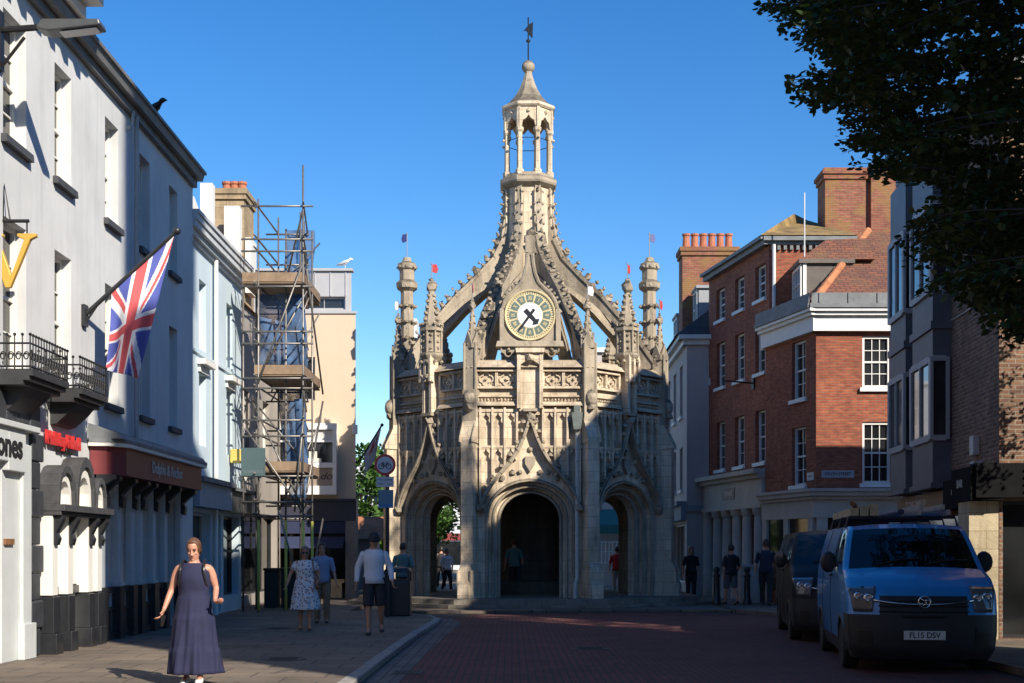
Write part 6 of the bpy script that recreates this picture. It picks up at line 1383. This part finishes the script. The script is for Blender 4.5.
for i in range(3): hexa(bm, [V(*q) for q in ((-.72+i*.14, 2.0, 2.130), (-.6+i*.14, 2.0, 2.130), (-.6+i*.14, 4.6, 2.130), (-.72+i*.14, 4.6, 2.130), (-.72+i*.14, 2.0, 2.235+.03*i), (-.6+i*.14, 2.0, 2.235+.03*i), (-.6+i*.14, 4.6, 2.235+.03*i), (-.72+i*.14, 4.6, 2.235+.03*i))])
tag(recenter(obj('timber_bundle', in_van(vb, bm), M('pale_timber', (.42, .33, .2), .8, .25, 4, .2))), 'bundle of pale timber strapped on the roof rack of the blue van', 'timber')
bm = BM(); tube(bm, [(-.70, 1.95, 2.305), (-.5, 3.3, 2.315), (-.36, 4.6, 2.325)], .035, 8); tag(recenter(obj('canvas_roll', in_van(vb, bm), M('rust_canvas', (.22, .10, .04), .9, .3, 6, .2), smooth=True)), 'rust brown roll lying over the pale timber bundle', 'canvas roll')
bm = BM(); tube(bm, [(.02, 2.145, 2.185), (.02, 4.5, 2.185)], .05, 10); tag(recenter(obj('pipe_carrier', in_van(vb, bm), plain('carrier_navy', (.03, .04, .09), .5), smooth=True)), 'dark blue pipe carrier tube on the roof rack of the blue van', 'pipe carrier')

# ------------------------------------------------------------------ street furniture
Ys = 30.0; xs = XY(387.5, Ys); k = Ys/F; zz = lambda py: CH-(py-HY)*k
sp_ = thing('cycle_sign_post', 'black post with round red-ringed cycle sign and two plates below', 'road sign', (xs, Ys, 0))
bm = BM(); tube(bm, [(xs, Ys, 0), (xs, Ys, zz(458))], .045, 12); obj('post', bm, m_blk, sp_, smooth=True)
fs = Fr((xs-.05, Ys-.06, 0), (1, 0, 0), (0, -1, 0)); zc = zz(465)
bm = BM(); disc(bm, fs, 0, zc, .245, 0, .012); s1 = obj('round_sign', bm, plain('sign_red_ring', (.62, .025, .03), .4), sp_)
bm = BM(); disc(bm, fs, 0, zc, .188, .012, .016); obj('sign_face', bm, plain('sign_white', (.6, .6, .62), .4), s1)
bm = BM()
for cx in (-.085, .085): tube(bm, [fs.p(cx+.058*math.cos(2*PI*i/20), zc-.035+.058*math.sin(2*PI*i/20), .02) for i in range(21)], .009, 5, False)
for a in ([(-.085, -.035), (-.045, .035), (.05, .035), (0, -.035), (-.085, -.035)], [(0, -.035), (-.05, .05)], [(.085, -.035), (.045, .07), (.075, .075)], [(-.075, .055), (-.03, .055)]): tube(bm, [fs.p(x, zc+z, .02) for x, z in a], .008, 5)
obj('bicycle_symbol', bm, black, s1)
bm = BM(); bx(bm, fs, -.2, .2, zz(487), zz(477), 0, .012); p2 = obj('plate', bm, plain('sign_white', (.6, .6, .62)), sp_); obj('lettering', text_bm('No cycling', .075, fs, 0, zz(479.8), .012, .002), black, p2); obj('lettering', text_bm('10am - 5pm', .07, fs, 0, zz(484), .012, .002), black, p2)
bm = BM(); bx(bm, fs, -.15, .19, zz(508), zz(490), 0, .012); p3 = obj('plate', bm, plain('plate_teal', (.12, .24, .30), .5), sp_, label='teal notice plate'); bm = BM(); bx(bm, fs, -.15, .19, zz(508)+.002, zz(504), .0125, .016); obj('plate_band', bm, plain('plate_band_blue', (.06, .2, .42)), p3)
Yb_ = 30.6; x = XY(398, Yb_); lb = thing('litter_bin', 'black rectangular litter bin on the pavement beside the sign post', 'litter bin', (x, Yb_, 0))
bm = BM(); wbox(bm, x-.3, x+.3, Yb_-.3, Yb_+.3, .0, .82); obj('body', bm, m_blk, lb, bevel=.03); bm = BM()
for sx in (-.27, .27):
    for sy in (-.27, .27): wbox(bm, x+sx-.03, x+sx+.03, Yb_+sy-.03, Yb_+sy+.03, .82, 1.02)
wbox(bm, x-.24, x+.24, Yb_-.24, Yb_+.24, .82, .86); obj('aperture_posts', bm, m_blk, lb); bm = BM(); lathe(bm, (x, Yb_, 1.02), [(.44, 0), (.44, .04), (.36, .1), (.15, .14)], 4, PI/4); obj('hood', bm, m_blk, lb, bevel=.01)
proto = None
for i, px in enumerate((716.5, 747, 779)):
    Yq = 37.0
    if proto is None:
        x = XY(px, Yq); bm = BM(); lathe(bm, (x, Yq, 0), [(.13, 0), (.13, .12), (.1, .16), (.09, .5), (.085, .78), (.11, .8), (.11, .84), (.075, .87), (.07, .93), (.1, .97), (.1, 1.02), (.05, 1.08)], 14); proto = tag(recenter(obj('bollard', bm, m_blk, None, smooth=True)), 'black iron bollard left of the pair of people in black', 'bollard', 'bollards along the far right pavement')
    else: dup(proto, (XY(px, Yq), Yq, 0), label=('black iron bollard in front of the stone cabinet', 'black iron bollard nearest the black van')[i-1])
Yc = 38.2; x0, x1 = XY(741, Yc), XY(760, Yc); bm = BM(); wbox(bm, x0, x1, Yc, Yc+.4, 0, 1.05); wbox(bm, x0-.04, x1+.04, Yc-.04, Yc+.44, 1.05, 1.13)
cb_ = obj('body', bm, m_ston, None, bevel=.01); ct = thing('stone_cabinet', 'pale square street cabinet standing before the columned bank front', 'cabinet', ((x0+x1)/2, Yc, 0)); cb_.parent = ct; cb_.data.transform(Matrix.Translation(-ct.location))
bm = BM(); wbox(bm, x0+.08, x1-.08, Yc-.015, Yc-.002, .15, .95); obj('panel', bm, m_pale, ct)

for x, y, r, z, lab in ((-3.2, 18.2, .33, .002, 'round iron manhole cover in the sunlit flagstones'), (-4.6, 25.5, .3, .002, 'round iron manhole cover in the shaded pavement by the pub'), (1.3, 21.5, .33, -.098, 'round iron manhole cover in the red brick road')):
    bm = BM(); lathe(bm, (x, y, z-.03), [(r, 0), (r, .034), (r-.04, .036), (r-.05, .03), (.02, .03)], 24)
    for i in range(5): wbox(bm, x-.2, x+.2, y-.2+i*.1-.012, y-.2+i*.1+.012, z-.002, z+.006)
    tag(recenter(obj('manhole_cover', bm, M('cast_iron', (.06, .055, .05), .7, .3, 12, .2))), lab, 'manhole cover')
bm = BM()
for i in range(7): wbox(bm, -1.55, -1.22, 17.0+i*.07, 17.04+i*.07, -.1, -.09)
wbox(bm, -1.58, -1.55, 16.95, 17.52, -.1, -.088); wbox(bm, -1.22, -1.19, 16.95, 17.52, -.1, -.088); tag(recenter(obj('drain_grate', bm, _mc['cast_iron'])), 'iron drain grate in the gutter beside the kerb', 'drain')
# ------------------------------------------------------------------ trees
def leaf_mesh(pts, size, rnd, flat=.6):
    vs, fs = [], []
    for p, dr in pts:
        s = size*rnd.uniform(.7, 1.25); d = Vector((dr.x+rnd.gauss(0, .5), dr.y+rnd.gauss(0, .5), dr.z+rnd.gauss(0, .35))).normalized(); n = Vector((rnd.gauss(0, .6), rnd.gauss(0, .6), 1)).normalized(); w = d.cross(n)
        if w.length < .01: continue
        w = w.normalized()*s*.36; up = n*s*.06; i = len(vs)
        vs += [p, p+d*s*.35+w+up, p+d*s, p+d*s*.35-w+up, p+d*s*.7+w*.75+up*.5, p+d*s*.7-w*.75+up*.5]; fs += [(i, i+1, i+4, i+2, i+5, i+3)]
    me = bpy.data.meshes.new('leaves'); me.from_pydata([tuple(v) for v in vs], [], fs); return me
def leafmat(name, c1, c2):
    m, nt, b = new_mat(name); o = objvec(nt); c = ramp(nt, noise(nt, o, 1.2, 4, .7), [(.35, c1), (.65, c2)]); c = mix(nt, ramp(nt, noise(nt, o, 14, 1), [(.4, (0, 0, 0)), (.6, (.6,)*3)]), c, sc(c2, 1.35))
    nt.links.new(c, b.inputs['Base Color']); b.inputs['Roughness'].default_value = .5; b.inputs['Specular IOR Level'].default_value = .35
    tl = nt.nodes.new('ShaderNodeBsdfTranslucent'); nt.links.new(mix(nt, 1., c, (.9, 1., .35), 'MULTIPLY'), tl.inputs[0]); ms = nt.nodes.new('ShaderNodeMixShader'); ms.inputs[0].default_value = .25
    nt.links.new(b.outputs[0], ms.inputs[1]); nt.links.new(tl.outputs[0], ms.inputs[2]); nt.links.new(ms.outputs[0], nt.nodes['Material Output'].inputs[0]); return m
bark = M('bark', (.03, .024, .018), .95, .35, 6, .6, fine=18)
def piv(z, T):
    if z <= T[0][0]: return T[0][1]
    for (a, x), (b, y) in zip(T, T[1:]):
        if a <= z <= b: return lerp(x, y, (z-a)/(b-a))
    return T[-1][1]
rnd = random.Random(11)
big = thing('street_tree', 'large dark leafy tree overhanging the street from the right, in shade', 'tree', (7.9, 11.6, 0))
EDGE = [(3.3, 4.75), (3.7, 4.15), (4.15, 3.55), (4.6, 3.75), (4.95, 3.55), (5.25, 3.0), (5.7, 2.68), (6.05, 2.55), (6.6, 2.36), (7.4, 2.3), (8.5, 3.0), (9.5, 4.2), (10.4, 5.8)]
br = BM(); tr_pts = [V(7.9, 11.6, -.1), V(7.85, 11.6, 1.5), V(7.75, 11.65, 3.0), V(7.6, 11.7, 4.4), V(7.5, 11.8, 6.0), V(7.4, 11.9, 8.0)]; tube(br, tr_pts, [.34, .26, .23, .2, .15, .07], 12)
leaves = []; limbs = []
for i in range(26):
    z0 = 3.4+i*.19; st_ = V(7.6, 11.7, z0); zt = min(9.8, z0+rnd.uniform(-.35, 1.1)); ex = piv(zt, EDGE)+rnd.uniform(.5, 1.6); yy = 13.5+rnd.gauss(0, 2.6); e = V(ex*yy/12, yy, 1.5+(zt-1.5)*yy/12); mid = (st_+e)/2+V(0, rnd.gauss(0, .2), .35)
    P_, R_ = smooth_path([st_, mid, e], [.085-.002*i, .05, .014], 6); tube(br, P_, R_, 7); limbs.append(P_)
    e2 = st_+V(rnd.uniform(.8, 2.8), rnd.gauss(0, 1.6), rnd.uniform(.1, 1.2)); tube(br, [st_, (st_+e2)/2+V(0, 0, .2), e2], [.06, .04, .012], 6)
for i in range(3100):
    z = rnd.uniform(3.3, 10.2); xl = piv(z, EDGE)+.16*math.sin(z*9.5)+.12*math.sin(z*17+1)+.24+.12*max(0, min(1, z-6)); u = rnd.random(); x = xl + (rnd.random()**1.25)*(9.6-xl) if i > 330 else xl-.22+rnd.random()**1.5*.6
    y = min(22, max(10.2, 14.6+rnd.gauss(0, 3.2))); tip = V(min(9.3+rnd.random()*.4, x*y/12), y, 1.5+(z-1.5)*y/12); d = V(-rnd.uniform(.6, 1), rnd.gauss(0, .4), rnd.uniform(-.32, .12)).normalized(); L = rnd.uniform(.5, 1.0); base = tip-d*L
    if i % 2 == 0 or i < 330: tube(br, [base, (base+tip)/2+V(0, 0, .03), tip], [.011, .007, .003], 3, False)
    for k in range(74 if i > 330 else 40):
        f = rnd.random()**.8; side = d.cross(V(0, 0, 1)).normalized()*(rnd.choice((-1, 1))*rnd.uniform(.01, .17)*(1.1-f*.6)); leaves.append((base+d*L*f+side+V(0, 0, rnd.gauss(-.02, .045)), d*.6+side*4))
obj('trunk', br, bark, big, smooth='all')
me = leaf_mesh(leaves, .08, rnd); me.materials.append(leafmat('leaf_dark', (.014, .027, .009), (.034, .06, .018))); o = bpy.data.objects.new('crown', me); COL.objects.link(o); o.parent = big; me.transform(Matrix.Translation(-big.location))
def small_tree(label, x, y, h, r, zc, seed, lm, n=2600, size=.26, group=None):
    rd = random.Random(seed); t = thing('street_tree', label, 'tree', (x, y, 0), group); b = BM(); tube(b, [V(x, y, -.1), V(x+.05, y, h*.4), V(x, y, h*.8)], [.2, .14, .05], 10); cl = []
    for i in range(9):
        a = rd.uniform(0, 2*PI); e = V(x+r*.75*math.cos(a), y+r*.75*math.sin(a), zc+rd.uniform(-.5, .8)*r*.8); s0 = V(x, y, h*rd.uniform(.3, .6)); tube(b, [s0, (s0+e)/2+V(0, 0, .2), e], [.07, .045, .015], 6)
    L = []
    for i in range(46):
        a, q, zz_ = rd.uniform(0, 2*PI), rd.random()**.5, rd.uniform(-1, 1); rr = r*math.sqrt(max(0, 1-zz_*zz_*.9))*q; c = V(x+rr*math.cos(a), y+rr*math.sin(a), zc+zz_*r*1.05); cr = rd.uniform(.3, .62)*r*.6
        for k in range(n//46):
            dd = V(rd.gauss(0, 1), rd.gauss(0, 1), rd.gauss(0, .8)).normalized()*cr*rd.random()**.4; L.append((c+dd, dd.normalized()))
    obj('trunk', b, bark, t, smooth='all'); me = leaf_mesh(L, size, rd); me.materials.append(lm); o = bpy.data.objects.new('crown', me); COL.objects.link(o); o.parent = t; me.transform(Matrix.Translation(-t.location)); return t
lg = leafmat('leaf_green', (.035, .085, .02), (.08, .16, .035))
small_tree('green tree in the gap between the yellow building and the market cross', -6.3, 56, 5.5, 2.1, 3.5, 3, lg, 5200, .24)
small_tree('bright green tree seen through the left arch of the cross', -4.9, 76, 6, 2.0, 4.3, 5, lg, 3600, .26)

# ------------------------------------------------------------------ buildings beyond the cross
def far_house(label, x0, x1, y0, y1, h, m, rows, cols, name='far_house', sho=None, side=None):
    t = thing(name, label, 'building', ((x0+x1)/2, (y0+y1)/2, 0)); W_ = x1-x0; hol = []
    for z0, z1 in rows:
        for i in range(cols): u = W_*(i+.5)/cols; hol.append((u-.42, u+.42, z0, z1))
    bm = BM(); frs = body(bm, [(x0, y0), (x1, y0), (x1, y1), (x0, y1)], -.05, h, {0: hol}, .12); obj('wall', bm, m, t)
    for h_ in hol: window(frs[0][0], *h_, t, m_wood, m_gl, .12, 2, 2)
    bm = BM(); bx(bm, frs[0][0], -.05, W_+.05, h, h+.2, -.3, .15); obj('cornice', bm, m_wood, t)
    bm = BM(); gable_roof(bm, [(x0, y0+.2), (x1, y0+.2), (x1, y1), (x0, y1)], h+.05, h+.6); obj('roof', bm, m_rslate, t)
    if sho: bm = BM(); bx(bm, frs[0][0], .1, W_-.1, 2.5, 3.1, .002, .12); obj('shop_fascia', bm, sho, t); bm = BM(); bx(bm, frs[0][0], .3, W_-.3, .4, 2.4, .002, .05); obj('shop_window', bm, m_gl2, t)
    return t, frs
far_house('white rendered building glimpsed through the left arch', -6.2, -4.75, 68, 78, 10.5, m_cream, [(3.6, 5.2), (6.4, 8)], 1, sho=m_navy)
far_house('distant pale terrace closing the view through the left arch', -14, -3.4, 112, 122, 9.0, M('far_pale', (.55, .56, .58), .8, .1), [(3.4, 5), (6, 7.6)], 7, sho=plain('far_shop_red', (.25, .04, .04)))
far_house('grey-white building right of the street seen through the left arch', -2.7, 3.3, 74, 84, 10.8, M('far_greywhite', (.5, .52, .56), .8, .1), [(3.6, 5.2), (6.4, 8)], 5, sho=m_gblue)
ft, ffr = far_house('cream building with teal awning and white railing behind the right arch', 3.4, 6.0, 58, 66, 10.4, m_pale, [(4.2, 5.8), (7, 8.6)], 2)
bm = BM(); f_ = ffr[0][0]; prism(bm, Fr(f_.p(.2, 0, 0), f_.N, -f_.U), [(.0, 3.4), (1.1, 2.7), (1.1, 2.3), (1.06, 2.3), (1.06, 2.66), (0, 3.3)], -2.2, 0); obj('awning', bm, plain('awning_teal', (.03, .16, .15), .8), ft)
bm = BM()
for i in range(15): tube(bm, [f_.p(.2+i*.16, 1.0, 1.2), f_.p(.2+i*.16, 1.95, 1.2)], .018, 5)
for z in (1.02, 1.5, 1.93): tube(bm, [f_.p(.15, z, 1.2), f_.p(2.5, z, 1.2)], .022, 5)
for u in (.2, 1.3, 2.45): tube(bm, [f_.p(u, -.03, 1.2), f_.p(u, 1.0, 1.2)], .03, 6)
tag(recenter(obj('railing', bm, m_cream)), 'white railing under the teal awning behind the right arch', 'railing')
bm = BM(); wbox(bm, -5.72, -5.05, 69, 70.5, 11.0, 13.9); obj('roof_plant_room', bm, plain('plant_grey', (.6, .62, .63), .6), [o for o in bpy.data.objects if o.name == 'far_house'][0])
bm = BM(); wbox(bm, 4.58, 5.18, 59, 60.5, 10.6, 12.1); obj('roof_plant_room', bm, plain('plant_grey', (.6, .62, .63), .6), ft)
bm = BM(); wbox(bm, -12.6, -9.5, 60, 66, 0, 2.9); kb = thing('market_kiosk', 'low kiosk with an orange tiled roof beyond the yellow building', 'kiosk', (-6.2, 50.5, 0)); bm.free()
bm = BM(); wbox(bm, -7.6, -5.35, 50.5, 52.5, 0, 2.0); obj('wall', bm, m_pale, kb); bm = BM(); gable_roof(bm, [(-7.8, 50.2), (-5.0, 50.2), (-5.0, 52.8), (-7.8, 52.8)], 2.0, 2.9); obj('roof', bm, M('orange_tiles', (.38, .16, .08), .85, .3), kb)
# bunting
bc = [UJ['r'], UJ['w'], UJ['b'], plain('bunting_pink', (.6, .2, .3)), plain('bunting_yellow', (.6, .5, .1))]
for j, (a, b, n, lab) in enumerate(((V(-6.6, 48, 4.15), V(-3.9, 47, 3.55), 14, 'string of small bunting flags strung below the hanging banner'), (V(-6.4, 52, 3.1), V(-4.0, 52, 3.0), 14, 'lower bunting string across the dark tree in the gap'), (V(-4.6, 62, 5.0), V(-2.6, 62, 4.6), 14, 'bunting string across the top of the left arch'))):
    t = thing('bunting', lab, 'bunting', a); bm = BM(); pts = [a.lerp(b, i/n)-V(0, 0, .3*math.sin(PI*i/n)) for i in range(n+1)]; tube(bm, pts, .008, 4); obj('string', bm, m_cream, t)
    for i in range(n):
        p, q_ = pts[i].lerp(pts[i+1], .15), pts[i].lerp(pts[i+1], .85); bm = BM(); c = (p+q_)/2-V(0, 0, .3); y_ = V(0, .008, 0)
        v = [bm.verts.new(x) for x in (p, q_, c, p+y_, q_+y_, c+y_)]
        for f in ((0, 2, 1), (3, 4, 5), (0, 1, 4, 3), (1, 2, 5, 4), (2, 0, 3, 5)): bm.faces.new([v[k] for k in f])
        obj('pennant', bm, bc[(i*2+j) % 5], t)

# ------------------------------------------------------------------ the rest of the street, unseen behind the camera, added to block sky light
rw, rfr = far_house('plain brown brick terrace continuing the left side of the street behind the viewer', -16, -6.96, -45, 11.9, 9.6, b_brn, [(4, 5.8), (6.8, 8.4)], 3)  # unseen row, its brick made dark to cut bounced light
ew, efr = far_house('brick building closing the street behind the viewer', -30, 26, -60, -50, 13, b_brn, [(4, 5.8), (7, 8.6), (10, 11.6)], 12)
t1 = small_tree('unseen broad lime tree added on the cathedral green nearest the road', 11.5, 3.5, 9, 3.0, 6.5, 21, lg, 3500, .3)
for x_, y_, lab in ((15.5, -3, 'unseen lime tree added on the cathedral green before the bell tower'), (10.5, -9, 'unseen lime tree added on the cathedral green farther down the road'), (7.5, -22, 'farthest unseen lime tree added on the cathedral green'), (20, -14, 'unseen lime tree added beside the nave of the cathedral')): dup(t1, (x_, y_, 0), R(x_*40), lab)
